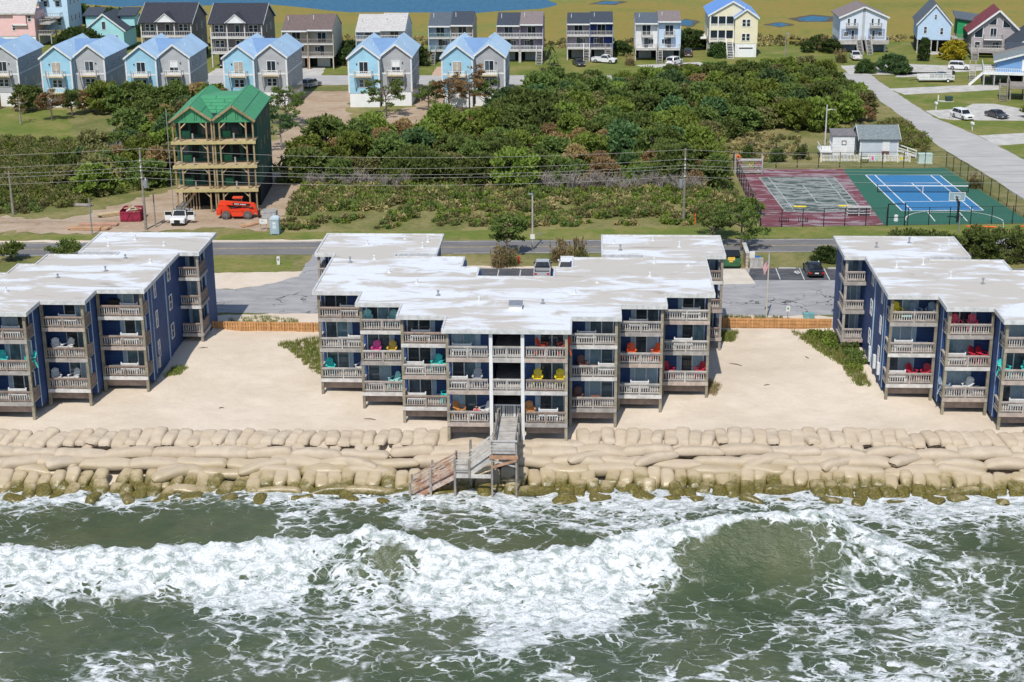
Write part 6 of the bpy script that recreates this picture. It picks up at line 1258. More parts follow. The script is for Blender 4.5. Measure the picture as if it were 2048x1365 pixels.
# ================================================================ POLES AND WIRES
polem = M('pole_wood', (.27, .235, .195), .9, .3, 2, grain=4, rnd=.15)
def pole(x, y, h, lab, r0=.17, r1=.11, m=None, name='utility_pole', cat='pole', lean=0):
    t = T(name, lab, cat, (x, y, 0)); P('shaft', MB().tube([(0, 0, -.2), (lean * .5, 0, h / 2), (lean, 0, h)], [r0, (r0 + r1) / 2, r1], 10), m or polem, t); return t
p1 = pole(-51.4, 176.3, 9.6, 'wooden utility pole with grey transformer behind the crimson dumpster'); P('transformer', MB().cyl(.42, -.1, 5.0, 5.9, .26, 12), metal, p1); P('bracket', MB().box(.05, .3, -.15, -.05, 5.2, 5.7), metal, p1); P('bushing', MB().cyl(.42, -.1, 5.9, 6.1, .06, 8), trim, p1)
p4 = pole(10.7, 180.6, 8.8, 'wooden utility pole with transformer in front of the bare grey thicket'); P('transformer', MB().cyl(-.42, -.1, 4.3, 5.2, .26, 12), metal, p4); P('bracket', MB().box(-.3, -.05, -.15, -.05, 4.5, 5.0), metal, p4)
for p, zs in ((p1, (8.16, 7.4, 7.0, 6.18)), (p4, (7.61, 6.91, 6.56, 5.62))):
    for z in zs: P('insulator', MB().cbox(0, -.17, z, .12, .14, .16), trim, p)
pole(-69.4, 183.1, 5.35, 'shorter plain wooden pole standing in the brush'); pole(-57, 173.9, 4.2, 'slim grey post beside the flat board stack', .09, .08, metal); pole(-50.6, 177.5, 3.9, 'slim dark service post behind the utility pole', .08, .07); P('meter_box', MB().cbox(-.02, -.12, 1.3, .2, .14, .4), metal, pole(-5.6, 170.6, .2, 'short marker stub at the roadside', .05, .05))
lp = pole(-6.4, 168.4, 6.3, 'concrete grey street light pole beside the roadside pine', .11, .08, M('pole_grey', (.46, .44, .40), .8, .2, 2), 'street_light', 'light'); P('lamp_head', MB().cbox(-.18, .0, 6.28, .5, .22, .14), metal, lp); P('notice', MB().cbox(0, -.13, 1.55, .5, .03, .55), white, lp)
lp = pole(33.2, 226.2, 5.75, 'white street light pole behind the small cabins', .12, .08, M('pole_pale', (.55, .54, .52), .7, .15, 2), 'street_light', 'light'); P('arm', MB().tube([(0, 0, 4.9), (.3, 0, 5.05), (.85, 0, 5.1)], .045, 6), metal, lp); P('lamp_head', MB().cbox(1.0, 0, 5.06, .4, .2, .12), metal, lp)
lp = pole(35.8, 300.6, 5.95, 'wooden pole with lamp at the marsh end of the thicket', .14, .1, None, 'street_light', 'light'); P('lamp_head', MB().cbox(.35, 0, 5.8, .6, .22, .14), metal, lp)
pole(18.9, 231.5, 2.5, 'weathered snag post in the clearing', .09, .06); pole(41.5, 176.9, 1.9, 'low grey post on the grass below the hoop', .07, .06, metal); pole(45.4, 171.7, 2.6, 'crooked pale roadside post', .06, .05, M('pole_pale', (.55, .54, .52)), lean=-.4)
for k, (za, zm, zb) in enumerate(((9.55, 8.28, 8.72), (8.16, 6.82, 7.61), (7.4, 6.3, 6.91), (7.0, 5.95, 6.56), (6.18, 5.24, 5.62))):
    def span(xa, ya, z0, xb, yb, z1, sag): return [(xa + (xb - xa) * t, ya + (yb - ya) * t, z0 + (z1 - z0) * t - sag * 4 * t * (1 - t)) for t in np.linspace(0, 1, 25)]
    pts = span(-120, 172.4, za + .2, -51.4, 176.1, za, 1.0)[:-1] + span(-51.4, 176.1, za, 10.7, 180.4, zb, 1.0)[:-1] + span(10.7, 180.4, zb, 75, 184.5, zb - .3, 1.0)
    o = ob('overhead_wire', MB().tube(pts, .019, 5).mesh('overhead_wire', M('cable_grey', (.30, .29, .27), .6, .1, 2))); tag(o, f'pale overhead wire strung between the utility poles, {("topmost", "second from top", "middle", "second from bottom", "lowest")[k]} of five', 'wire')

# ================================================================ CABINS BY THE COURT
h = T('grey_shed', 'light grey shed with slate roof behind the tennis court', 'shed', (39.2, 217, 0), 0); gable(h, -2.55, 2.55, 0, 5.5, .3, 2.75, 4.05, M('shed_siding', (.50, .54, .58), .65, .06, 1, lap=.3), gsh2, .3, .1, 'x'); P('corner_board', MB().box(-2.6, -2.45, -.03, -.001, .3, 2.7).box(2.45, 2.6, -.03, -.001, .3, 2.7), trim, h)
dd = P('door', MB().box(.45, 1.4, -.06, -.001, .9, 2.45), trim, h); P('ac_unit', MB().box(.4, 1.35, -.35, -.061, .55, 1.05), M('brown_metal', (.16, .09, .08), .6), h); P('base', MB().box(-2.5, 2.5, .05, 5.4, 0, .3), concrete, h)
rm_ = P('ramp', MB().beam((2.6, 1, 1.0), (5.2, 1, .15), 1.2, .12), white, h); P('ramp_rail', MB().beam((2.6, .4, 1.9), (5.2, .4, 1.0), .06, .12).beam((2.6, .4, 1.45), (5.2, .4, .6), .06, .1).box(2.6, 2.7, .35, .45, 0, 1.95).box(3.9, 4.0, .35, .45, 0, 1.45).box(5.1, 5.2, .35, .45, 0, 1.05), white, rm_)
h = T('white_cabin', 'small white cabin with dark roof beside the grey shed', 'cabin', (34.4, 217.2, 0), 0); P('wall', MB().box(-1.5, 1.5, 0, 3, .4, 3.1), lwhite, h); P('roof', MB().slab([(-1.65, -.15, 3.15), (1.65, -.15, 3.15), (1.65, 3.2, 3.5), (-1.65, 3.2, 3.5)], .1), M('dark_tin', (.20, .18, .18), .6), h); win(h, 'S', 0, .05, 1.9, .45, .45, fm=black, grid=(1, 1)); dd = P('door', MB().box(-.35, .45, -.04, -.001, .5, 2.7), white, h)
d = P('deck', MB().box(-3.2, -1.52, -.6, 2.6, .8, 1.0), white, h); rail3(d, -3.2, -1.55, -.55, 2.5, 1.0, white, .8, True, .5); P('box_bench', MB().box(-2.9, -1.7, 0, .8, 1.01, 1.45), white, d)
h = T('picket_fence', 'cream and white picket fence in front of the small cabins', 'fence', (31.0, 214.6, 0), 0); crm = M('cream_paint', (.68, .62, .44), .7, .1, 2)
pkm = MB().box(-.05, .05, -.02, .02, .08, 1.05).mesh('picket', white); pkc = MB().box(-.05, .05, -.02, .02, .08, 1.05).mesh('picket', crm)
for i in range(62):
    x = .2 + i * .19
    if 5.2 < x < 6.4: continue
    ob('picket', pkc if i % 9 in (3, 4) else pkm, h, (x, 0, 0))
for a, b in ((0, 5.2), (6.4, 12)): P('fence_rail', MB().box(a, b, .021, .06, .25, .33), white, h); P('fence_rail', MB().box(a, b, .021, .06, .8, .88), white, h)
for x in (.05, 2.6, 5.2, 6.4, 8.6, 10.4, 12): P('fence_post', MB().box(x - .1, x + .1, -.06, .06, 0, 1.15), crm, h)
for nm_, x, c in (('pink', 7.0, 'pink'), ('green', 7.5, 'mint'), ('yellow', 10.9, 'yellow')):
    o = P('painted_ornament', MB().box(-.14, .14, -.05, -.025, .3, .75), PC[c], None, loc=(31 + x, 214.6, 0)); tag(o, f'{nm_} painted ornament on the picket fence', 'ornament')
o = T('folding_table', 'grey white folding table by the picket fence gap', 'table', (36.9, 214.0, 0)); P('table_top', MB().box(-.55, .55, -.3, .3, .62, .7), acm, o)
for x in (-.45, .45): P('leg', MB().box(x - .03, x + .03, -.25, .25, 0, .62), metal, o)
o = T('utility_cabinet', 'pale mint utility cabinet at the corner of the court fence', 'cabinet', (44.9, 213.6, 0)); P('cabinet', MB().box(-.9, .9, 0, .9, .1, 1.25), M('mint_metal', (.46, .58, .52), .6, .1, 2), o); P('lid', MB().box(-.95, .95, -.05, .95, 1.25, 1.33), M('mint_metal', (.46, .58, .52)), o); P('base', MB().box(-1, 1, -.1, 1, 0, .1), concrete, o)

# ================================================================ PARKING LOT THINGS
fp = T('flagpole', 'pale flagpole standing behind the orange fence', 'flagpole', (16.6, 144.4, 0)); P('shaft', MB().tube([(0, 0, -.1), (0, 0, 6.35)], [.09, .05], 10), M('pole_cream', (.55, .53, .44), .6, .15, 2), fp); P('finial', MB().tube([(0, 0, 6.34), (0, 0, 6.40), (0, 0, 6.46)], [.05, .08, .02], 10), chrome, fp); P('base_collar', MB().cyl(0, 0, 0, .12, .2, 10), concrete, fp)
# limp flag: stripes run down from the hoist, canton uppermost
nu, nv = 26, 26; V = []; F = []
for i in range(nu + 1):
    for j in range(nv + 1):
        u = i / nu; v = j / nv                      # u along the fly, v down the hoist
        x = .06 - u * .62 * (1 - .15 * v) + .18 * (1 - u) * 0 + v * .34 * u * .2 ; z = 6.0 - v * .95 - u * .95 + .1 * math.sin(u * 3); y = .09 * math.sin(u * 11 + v * 2.5) * (.25 + u) - .05
        V.append((x * K, y * K, z * K))
for i in range(nu):
    for j in range(nv): a = i * (nv + 1) + j; F.append((a, a + 1, a + nv + 2, a + nv + 1))
fm_ = bpy.data.meshes.new('flag'); fm_.from_pydata(V, [], F)
for m_ in (M('flag_red', (.45, .02, .035), .8, .1, 3), M('flag_white', (.72, .70, .70), .8, .06, 3), M('flag_blue', (.02, .035, .16), .8, .1, 3)): fm_.materials.append(m_)
for i in range(nu):
    for j in range(nv): fm_.polygons[i * nv + j].material_index = 2 if (i < nu * .42 and j < nv * 7 / 13) else (0 if int(j / nv * 13) % 2 == 0 else 1)
    fm_.polygons[i * nv].use_smooth = True
fo = ob('flag', fm_, None, (16.6, 144.4, 0)); tag(fo, 'red and white striped flag with blue canton hanging limp on the flagpole', 'flag')
stars = MB()
for i in range(6):
    for j in range(5): u = (.03 + i * .065); v = .05 + j * .1; x = .06 - u * .62 * (1 - .15 * v) + v * .068 * u; z = 6.0 - v * .95 - u * .95 + .1 * math.sin(u * 3); y = .09 * math.sin(u * 11 + v * 2.5) * (.25 + u) - .06; stars.quad((x - .014, y - .006, z - .02), (x + .014, y - .006, z - .02), (x + .014, y - .006, z + .02), (x - .014, y - .006, z + .02))
P('stars', stars, M('flag_white', (.72, .7, .7)), fo)
dg = M('green_steel', (.035, .13, .055), .5, .35, 2); d = T('green_dumpster', 'dark green dumpster with yellow placards on the concrete pad', 'dumpster', (14.6, 162.2, 0), .02)
P('bin', MB().extr([(-.75, .15), (.9, .15), (.9, 1.45), (-.75, 1.25)], -.95, .95), dg, d); dd = d.children[0]; dd.rotation_euler = (0, 0, H2)
P('front_panel', MB().box(-.95, .95, -.93, -.905, .35, 1.2), dg, d); P('placard', MB().box(-.35, .4, -.95, -.932, .95, 1.3), M('placard_yellow', (.75, .48, .08), .6, .2, 3), d); P('placard', MB().box(-.2, .2, -.95, -.932, .75, .92), M('placard_yellow', (.75, .48, .08)), d); P('lid', MB().slab([(-1.0, -.9, 1.42), (1.0, -.9, 1.42), (1.0, .8, 1.62), (-1.0, .8, 1.62)], .06), black, d)
for s in (-1, 1): P('fork_pocket', MB().box(s * 1.0 - .06, s * 1.0 + .06, -.6, .6, .75, .95), dg, d)
for i, (x0, x1, y0, y1, z1, lab) in enumerate(((16.15, 16.45, 161.3, 165.0, 1.75, 'tan brick dumpster enclosure wall beside the dark green dumpster'), (16.6, 18.0, 161.6, 161.85, 1.15, 'weathered grey wooden screen panel beside the brick enclosure wall'))):
    t = T('enclosure_wall', lab, 'wall', ((x0 + x1) / 2, y0, 0)); cx = (x0 + x1) / 2
    if i == 0:
        for k in range(9):
            for q in range(7): P('brick', MB().box(x0 - cx, x1 - cx, (q + (k % 2) * .5) * .5, (q + (k % 2) * .5) * .5 + .47, k * .19, k * .19 + .175), M('tan_brick', (.46, .36, .25), .85, .25, 2, rnd=.12), t)
        P('cap', MB().box(x0 - cx - .06, x1 - cx + .06, -.03, 4.1, 1.712, 1.79), concrete, t); P('mortar_core', MB().box(x0 - cx + .03, x1 - cx - .03, .04, 3.7, 0, 1.71), concrete, t)
    else:
        P('frame', MB().box(x0 - cx, x1 - cx, 0, .1, z1 - .1, z1).box(x0 - cx, x1 - cx, 0, .1, 0, .1).box(x0 - cx, x0 - cx + .1, 0, .1, .101, z1 - .101).box(x1 - cx - .1, x1 - cx, 0, .1, .101, z1 - .101), greywood, t)
        for k in range(6): P('slat', MB().box(x0 - cx + .1 + k * .2, x0 - cx + .29 + k * .2, .02, .08, .101, z1 - .101), greywood, t)
o = T('white_notice', 'white notice board behind the grey screen panel', 'sign', (16.9, 162.4, 0)); P('board', MB().box(-.28, .28, -.02, .02, .9, 1.65), white, o); P('post', MB().box(-.04, .04, .021, .1, 0, 1.5), metal, o)
o = ob('recycling_bin', MB().extr([(-.2, 0), (.2, 0), (.25, 1.0), (-.25, 1.0)], -.25, .25).box(-.28, .28, -.28, .28, 1.0, 1.07).mesh('recycling_bin', M('blue_plastic', (.02, .14, .40), .5)), None, (17.5, 162.5, 0)); tag(o, 'blue recycling bin behind the grey screen panel', 'bin')
hy = T('fire_hydrant', 'red fire hydrant on the verge beside pampas grass', 'hydrant', (-7.7, 163.1, 0)); hr = M('hydrant_red', (.45, .02, .02), .5, .15, 3); P('barrel', MB().tube([(0, 0, 0), (0, 0, .1), (0, 0, .11), (0, 0, .62), (0, 0, .7), (0, 0, .8)], [.17, .17, .12, .12, .15, .05], 12), hr, hy); P('outlet', MB().tube([(-.22, 0, .45), (.22, 0, .45)], .07, 8), hr, hy); P('pumper_outlet', MB().tube([(0, -.2, .42), (0, 0, .42)], .08, 8), hr, hy); P('bonnet_nut', MB().cyl(0, 0, .79, .86, .04, 6), hr, hy)
ds = T('drive_sign', 'narrow white sign post on the grass island by the driveway', 'sign', (-33.2, 161.7, 0), .2); P('panel', MB().box(-.16, .16, -.03, .03, .05, .95), white, ds); P('stripe', MB().box(-.1, .1, -.034, -.031, .5, .75), metal, ds)
pk = T('lot_sign', 'small white sign with green marking on a post by the orange fence', 'sign', (18.5, 143.6, 0)); P('post', MB().box(-.04, .04, 0, .08, 0, 1.5), wood, pk); P('panel', MB().box(-.18, .18, -.03, -.001, .95, 1.5), white, pk); P('mark', MB().box(-.08, .08, -.034, -.031, 1.15, 1.35), M('sign_green', (.05, .35, .15), .6), pk)
for x, y, lab in ((-34.2, 140.2, 'teal plastic water tub behind the orange fence'), (20.6, 144.6, 'dark teal low box at the parking lot edge')):
    o = T('plastic_tub', lab, 'tub', (x, y, .02)); P('tub', MB().extr([(-.45, 0), (.45, 0), (.5, .4), (-.5, .4)], -.3, .3), M('teal_plastic', (.16, .36, .36), .5), o); P('lid', MB().box(-.52, .52, -.33, .33, .401, .47), M('teal_plastic', (.16, .36, .36)), o)
for y in (158.0, 159.0, 160.0): pass
ks = MB().extr([(-.9, 0), (.9, 0), (.85, .13), (-.85, .13)], -.09, .09).mesh('wheel_stop', concrete)
for x in (20.5, 23.0, 25.6): tag(ob('wheel_stop', ks, None, (x, 161.6, .0145)), 'concrete wheel stop at the head of a resealed stall', 'wheel stop', 'wheel stops')
# roadside and street things
for x, y, rz, lab in ((56.3, 237.0, .3, 'pale mailbox post on the lawn by the lower driveway'), (55.1, 246.3, .3, 'white mailbox beside the white SUV'), (54.4, 254.0, .2, 'slim mailbox at the street edge by the gravel drive')):
    t = T('mailbox', lab, 'mailbox', (x, y, 0), rz); P('post', MB().box(-.08, .08, -.08, .08, 0, .95), M('pole_pale', (.55, .54, .52)), t); P('box', MB().extr([(-.16, .95), (.16, .95), (.16, 1.18), (.1, 1.28), (-.1, 1.28), (-.16, 1.18)], -.3, .3), white, t)
o = T('transformer_box', 'dark green electrical box on a concrete base in the lawn', 'box', (58.0, 261.6, 0)); P('cabinet', MB().box(-.55, .55, -.4, .4, .1, .85), M('box_green', (.03, .06, .05), .5, .2, 2), o); P('base', MB().box(-1.6, .7, -.55, .55, 0, .1), concrete, o); P('riser', MB().cyl(-1.7, .1, 0, 1.0, .1, 8), white, o)
o = T('utility_trailer', 'white slat-sided utility trailer on the gravel drive', 'trailer', (59.8, 281.2, 0), .03); P('deck', MB().box(-3.0, 3.0, -.8, .8, .45, .55), white, o); P('tongue', MB().beam((-3.0, 0, .45), (-4.6, 0, .3), .1, .1), black, o)
for z in (.7, 1.0, 1.25): P('side_rail', MB().box(-3, 3, -.84, -.79, z - .06, z + .06), white, o); P('side_rail', MB().box(-3, 3, .79, .84, z - .06, z + .06), white, o)
for x in (-3, -1.5, 0, 1.5, 2.95):
    for y in (-.88, .88): P('stake', MB().box(x - .05, x + .05, y - .04, y + .04, .45, 1.32), white, o)
P('ramp_gate', MB().box(2.96, 3.06, -.78, .78, .56, 1.9), black, o); wheels(o, 1.0, (0,), .32, .2, white)
for ch in [c for c in o.children if c.name.startswith('wheel')]: ch.rotation_euler = (0, 0, H2); ch.location = (1.9 * K, 0, 0)
for x, y, L, rz in ((44.6, 179.3, 3.2, -.08), (50.2, 179.6, 2.2, .06)):
    o = ob('orange_pipe', MB().tube([(-L / 2, 0, .09), (L / 2, 0, .09)], .08, 8).mesh('orange_pipe', PC['orange']), None, (x, y, .01)); o.rotation_euler = (0, 0, rz); tag(o, f'{"long" if L > 3 else "short"} orange pipe lying on the grass in front of the court fence', 'pipe')
o = ob('marker_flag', MB().box(-.05, .05, -.02, .02, 0, 1.35).mesh('marker_flag', PC['orange']), None, (12.0, 180.0, 0)); tag(o, 'orange marker stake beside the utility pole with transformer', 'stake')
o = T('red_bench', 'red garden bench beside the light blue townhouse half', 'bench', (-32.6, 309, 0)); P('seat', MB().box(-1, 1, -.3, .3, .5, .6), PC['red'], o); P('backrest', MB().box(-1, 1, .25, .33, .6, 1.2), PC['red'], o)
for x in (-.9, .9): P('leg', MB().box(x - .06, x + .06, -.25, .3, 0, .5), PC['red'], o)
o = ob('kayak', MB().tube([(-1.7, 0, .2), (-1, 0, .25), (0, 0, .25), (1, 0, .25), (1.7, 0, .3)], [.03, .26, .33, .26, .03], 10).mesh('kayak', PC['turquoise']), None, (20.6, 326, 0)); o.rotation_euler = (0, -.2, .5); tag(o, 'turquoise kayak on the lawn beside the yellow house', 'kayak')

# ================================================================ THE PERSON ON THE BALCONY
skin = M('skin', (.42, .24, .17), .6, .1, 4, bmp=0); shirt = M('pink_shirt', (.80, .20, .21), .85, .15, 4); hair = M('dark_hair', (.02, .012, .01), .6, .2, 6); shorts = M('navy_shorts', (.03, .035, .06), .85, .15, 4)
def skinned(name, verts, edges, rad, mat, par, rootv=0, lev=2):
    me = bpy.data.meshes.new(name); me.from_pydata([(x * K, y * K, z * K) for x, y, z in verts], edges, []); o = ob(name, me, par)
    sk = o.modifiers.new('skin', 'SKIN'); sv = me.skin_vertices[0].data if me.skin_vertices else None
    for i, r in enumerate(rad):
        a, b = r if hasattr(r, '__len__') else (r, r); sv[i].radius = (a * K, b * K)
    sv[rootv].use_root = True; sk.use_smooth_shade = True
    ss = o.modifiers.new('subsurf', 'SUBSURF'); ss.levels = lev; ss.render_levels = lev; me.materials.append(mat); return o
px_, py_, pz_ = bp('C', -1, 'A', 0, .33, .75)
pe = T('person', 'person in pink shirt with dark hair seated leaning forward on lowest balcony', 'person', (px_, py_, pz_), 0)
bv = [(0, .12, .42), (0, .10, .56), (0, .02, .72), (0, -.07, .86), (0, -.10, .93), (0, -.13, .99), (0, -.15, 1.07), (0, -.14, 1.14)]; be = [(i, i + 1) for i in range(7)]; br = [(.15, .12), (.145, .10), (.16, .10), (.14, .09), (.05, .05), (.06, .065), (.085, .095), (.06, .07)]
for s in (-1, 1):
    b0 = len(bv); bv += [(s * .16, -.06, .84), (s * .24, -.14, .70), (s * .22, -.26, .58), (s * .12, -.38, .62), (s * .08, -.42, .64)]; br += [.06, .048, .04, .032, .028]; be += [(3, b0)] + [(b0 + i, b0 + i + 1) for i in range(4)]
    hb = len(bv); bv += [(s * .08 + s * .02 * q, -.46 - .01 * q, .655 - .012 * q) for q in range(4)] + [(s * .06, -.43, .675)]; br += [.010] * 5; be += [(b0 + 4, hb + q) for q in range(5)]
    l0 = len(bv); bv += [(s * .10, .08, .42), (s * .12, -.30, .43), (s * .12, -.30, .22), (s * .12, -.28, .05), (s * .12, -.40, .03)]; br += [.09, .07, .055, .038, (.04, .025)]; be += [(0, l0)] + [(l0 + i, l0 + i + 1) for i in range(4)]
body = skinned('body', bv, be, br, skin, pe)
sv_ = [(0, .12, .46), (0, .10, .56), (0, .02, .72), (0, -.065, .855)]; se = [(0, 1), (1, 2), (2, 3)]; sr = [(.165, .135), (.16, .118), (.175, .118), (.145, .105)]
for s in (-1, 1): b0 = len(sv_); sv_ += [(s * .16, -.06, .845), (s * .23, -.125, .72)]; sr += [.072, .064]; se += [(3, b0), (b0, b0 + 1)]
skinned('shirt', sv_, se, sr, shirt, body)
pv = [(0, .12, .42)]; pe_ = []; pr_ = [(.165, .13)]
for s in (-1, 1): b0 = len(pv); pv += [(s * .11, .06, .43), (s * .12, -.2, .44)]; pr_ += [.1, .088]; pe_ += [(0, b0), (b0, b0 + 1)]
skinned('shorts', pv, pe_, pr_, shorts, body)
hm = MB(); hm.tube([(0, -.10, 1.0), (0, -.09, 1.06), (0, -.10, 1.13), (0, -.13, 1.185), (0, -.14, 1.21)], [.075, .105, .105, .07, .02], 12); P('hair', hm, hair, body, smooth=True)
fc_ = MB(); fc_.cbox(0, -.245, 1.055, .03, .03, .045); P('nose', fc_, skin, body)
for s in (-1, 1): P('eye', MB().cbox(s * .035, -.236, 1.085, .022, .012, .012), black, body); P('ear', MB().cbox(s * .092, -.14, 1.07, .02, .04, .055), skin, body)
P('mouth', MB().cbox(0, -.232, 1.022, .05, .012, .01), M('lips', (.35, .10, .10), .6), body)
st_ = T('patio_stool', 'dark patio stool under the person in pink', 'stool', (px_, py_ + .1, pz_)); P('seat', MB().box(-.24, .24, -.2, .22, .30, .34), black, st_)
for a in (-.2, .2):
    for b in (-.16, .18): P('leg', MB().box(a - .02, a + .02, b - .02, b + .02, 0, .3), black, st_)
# ================================================================ VEGETATION
def leafmat(name, a, b, c=None, trans=.25):
    if name in MATS: return MATS[name]
    m, nt, bs = newmat(name); MATS[name] = m
    oi = N(nt, 'ShaderNodeObjectInfo'); n = noise(nt, pos(nt), .55, 3, .6); f = noise(nt, pos(nt), 3.5, 2, .6)
    col = mixc(nt, ramp(nt, n, .35, .65), a, b); col = mixc(nt, mth(nt, 'MULTIPLY', ramp(nt, f, .45, .75), .55), col, c or dark(a, 1.6))
    hs = N(nt, 'ShaderNodeHueSaturation'); nt.links.new(col, hs.inputs['Color']); mr = N(nt, 'ShaderNodeMapRange'); nt.links.new(oi.outputs['Random'], mr.inputs[0]); mr.inputs[3].default_value = .72; mr.inputs[4].default_value = 1.3; nt.links.new(mr.outputs[0], hs.inputs['Value'])
    mh = N(nt, 'ShaderNodeMapRange'); nt.links.new(oi.outputs['Random'], mh.inputs[0]); mh.inputs[3].default_value = .485; mh.inputs[4].default_value = .512; nt.links.new(mh.outputs[0], hs.inputs['Hue'])
    nt.links.new(hs.outputs[0], bs.inputs['Base Color']); bs.inputs['Roughness'].default_value = .75; bs.inputs['Specular IOR Level'].default_value = .15
    tr = N(nt, 'ShaderNodeBsdfTranslucent'); nt.links.new(hs.outputs[0], tr.inputs[0]); mx = N(nt, 'ShaderNodeMixShader'); mx.inputs[0].default_value = trans
    out = nt.nodes['Material Output']; nt.links.new(bs.outputs[0], mx.inputs[1]); nt.links.new(tr.outputs[0], mx.inputs[2]); nt.links.new(mx.outputs[0], out.inputs[0]); return m
LG = leafmat('cedar_green', (.145, .195, .032), (.185, .230, .048)); LM = leafmat('cedar_deep_green', (.098, .140, .034), (.135, .175, .046)); LB = leafmat('cedar_blue_green', (.070, .125, .044), (.095, .155, .055)); LO = leafmat('olive_leaves', (.150, .150, .055), (.19, .175, .07)); LBr = leafmat('brown_leaves', (.25, .17, .075), (.31, .22, .10)); LY = leafmat('yellow_leaves', (.36, .32, .02), (.45, .40, .03)); LD = leafmat('dark_leaves', (.05, .085, .022), (.07, .11, .032)); LT = leafmat('tan_grass', (.33, .26, .13), (.26, .22, .09)); LGs = leafmat('grass_green', (.18, .22, .05), (.23, .235, .075))
barkm = M('bark', (.16, .125, .10), .9, .35, 3, grain=3); greybark = M('grey_bark', (.33, .29, .255), .9, .3, 3)
def leaves(r, centres, ext, n, size, el=2.9, up=.45, outward=None):
    """n leaf quads round every centre; returns verts (4m,3)"""
    c = np.repeat(np.asarray(centres, float), n, 0); m = len(c); e = np.asarray(ext) if np.ndim(ext) == 1 else np.repeat(np.asarray(ext), n, 0)
    d = r.normal(size=(m, 3)); d /= np.linalg.norm(d, axis=1)[:, None]; rad = r.uniform(.35, 1, m)[:, None] ** .6
    p = c + d * rad * e
    ax = d + r.normal(scale=.5, size=(m, 3)); ax[:, 2] += up; ax /= np.linalg.norm(ax, axis=1)[:, None]
    t = np.cross(ax, r.normal(size=(m, 3))); t /= np.linalg.norm(t, axis=1)[:, None] + 1e-9
    s = size * r.uniform(.6, 1.35, m)[:, None]; a = ax * s * el / 2; b = t * s / 2
    return np.stack([p - a - b * .6, p - a + b * .6, p + a + b, p + a - b], 1).reshape(-1, 3)
def qf(v): return np.arange(len(v), dtype=np.int32).reshape(-1, 4)
def crown(seed, R, H, z0, nc, mat, n=46, size=.15, cs=.5, flat=.5, name='crown'):
    r = np.random.RandomState(seed); a = r.uniform(0, 2 * np.pi, nc); hh = r.uniform(0, 1, nc) ** .8; rr = R * np.sqrt(np.clip(1 - (hh * 1.02 - .08) ** 2, .02, 1)) * r.uniform(.55, 1.05, nc) * (1 + .28 * np.sin(a * 3 + seed) * r.uniform(.5, 1, nc))
    c = np.stack([rr * np.cos(a), rr * np.sin(a), z0 + hh * H], 1); k = r.uniform(.6, 1.3, nc)[:, None]
    v = leaves(r, c, np.concatenate([k * cs, k * cs, k * cs * flat], 1), n, size); return np_mesh(name, v, qf(v), mat)
def limbs(seed, h, r0, spread, n, mat, droop=.2, name='trunk'):
    r = random.Random(seed); mb = MB(); lean = (r.uniform(-.3, .3), r.uniform(-.3, .3)); mb.tube([(0, 0, -.15), (lean[0] * .4, lean[1] * .4, h * .45), (lean[0], lean[1], h)], [r0, r0 * .7, r0 * .25], 6)
    ends = []
    for i in range(n):
        t = r.uniform(.35, .95); a = r.uniform(0, 6.283); L = spread * r.uniform(.5, 1) * (1.15 - .4 * t); p0 = Vector((lean[0] * t, lean[1] * t, h * t)); e = p0 + Vector((math.cos(a) * L, math.sin(a) * L, L * r.uniform(.1, .75))); mid = p0.lerp(e, .5) + Vector((0, 0, -droop * .4))
        mb.tube([p0, mid, e], [r0 * .45, r0 * .3, r0 * .1], 5); ends.append(e)
    return mb.mesh(name, mat), ends
cr_g = [crown(i, 1.9, 2.5, .5, 60, (LG, LG, LM, LG, LM, LM, LG, LM, LB, LM)[i]) for i in range(10)]
cr_o = [crown(40 + i, 1.8, 2.1, .45, 55, LO) for i in range(3)]; cr_b = [crown(60 + i, 1.5, 2.2, .6, 42, LBr, size=.13) for i in range(3)]; cr_d = [crown(80 + i, 2.1, 2.6, .4, 70, LD) for i in range(2)]
trunks = [limbs(i, 2.5, .13, 1.6, 7, barkm)[0] for i in range(4)]
vrg = random.Random(21)
def tree(x, y, me, lab, cat='tree', grp=None, sc=1.0, name='cedar_tree', tk=None):
    r = T(name, lab, cat, (x, y, 0), vrg.uniform(0, 6.28), grp); s = sc * vrg.uniform(.74, 1.28); r.scale = (s * vrg.uniform(.85, 1.2), s * vrg.uniform(.85, 1.2), s * vrg.uniform(.85, 1.2)); r.rotation_euler = (vrg.uniform(-.13, .13), vrg.uniform(-.13, .13), vrg.uniform(0, 6.28)); ob('crown', me, r); ob('trunk', tk or vrg.choice(trunks), r); return r
def inside(p, poly):
    x, y = p; c = False; j = len(poly) - 1
    for i in range(len(poly)):
        xi, yi = poly[i]; xj, yj = poly[j]
        if (yi > y) != (yj > y) and x < (xj - xi) * (y - yi) / (yj - yi) + xi: c = not c
        j = i
    return c
def scatter(poly, dmin, n, rg, avoid=()):
    xs_ = [p[0] for p in poly]; ys_ = [p[1] for p in poly]; out = []
    for _ in range(n * 30):
        p = (rg.uniform(min(xs_), max(xs_)), rg.uniform(min(ys_), max(ys_)))
        if not inside(p, poly) or any(inside(p, a) for a in avoid): continue
        if all((p[0] - q[0]) ** 2 + (p[1] - q[1]) ** 2 > dmin * dmin for q in out): out.append(p)
        if len(out) >= n: break
    return out
thick = [(-37, 199), (-39, 212), (-39, 226), (-31, 230), (-26, 233), (-14, 236), (-10, 254), (-8, 276), (8, 276), (20, 284), (34, 288), (41, 283), (42.5, 270), (43.5, 252), (42, 244), (36, 238), (24, 236), (17.5, 226), (16.5, 197), (0, 196.5)]
vr2 = random.Random(3)
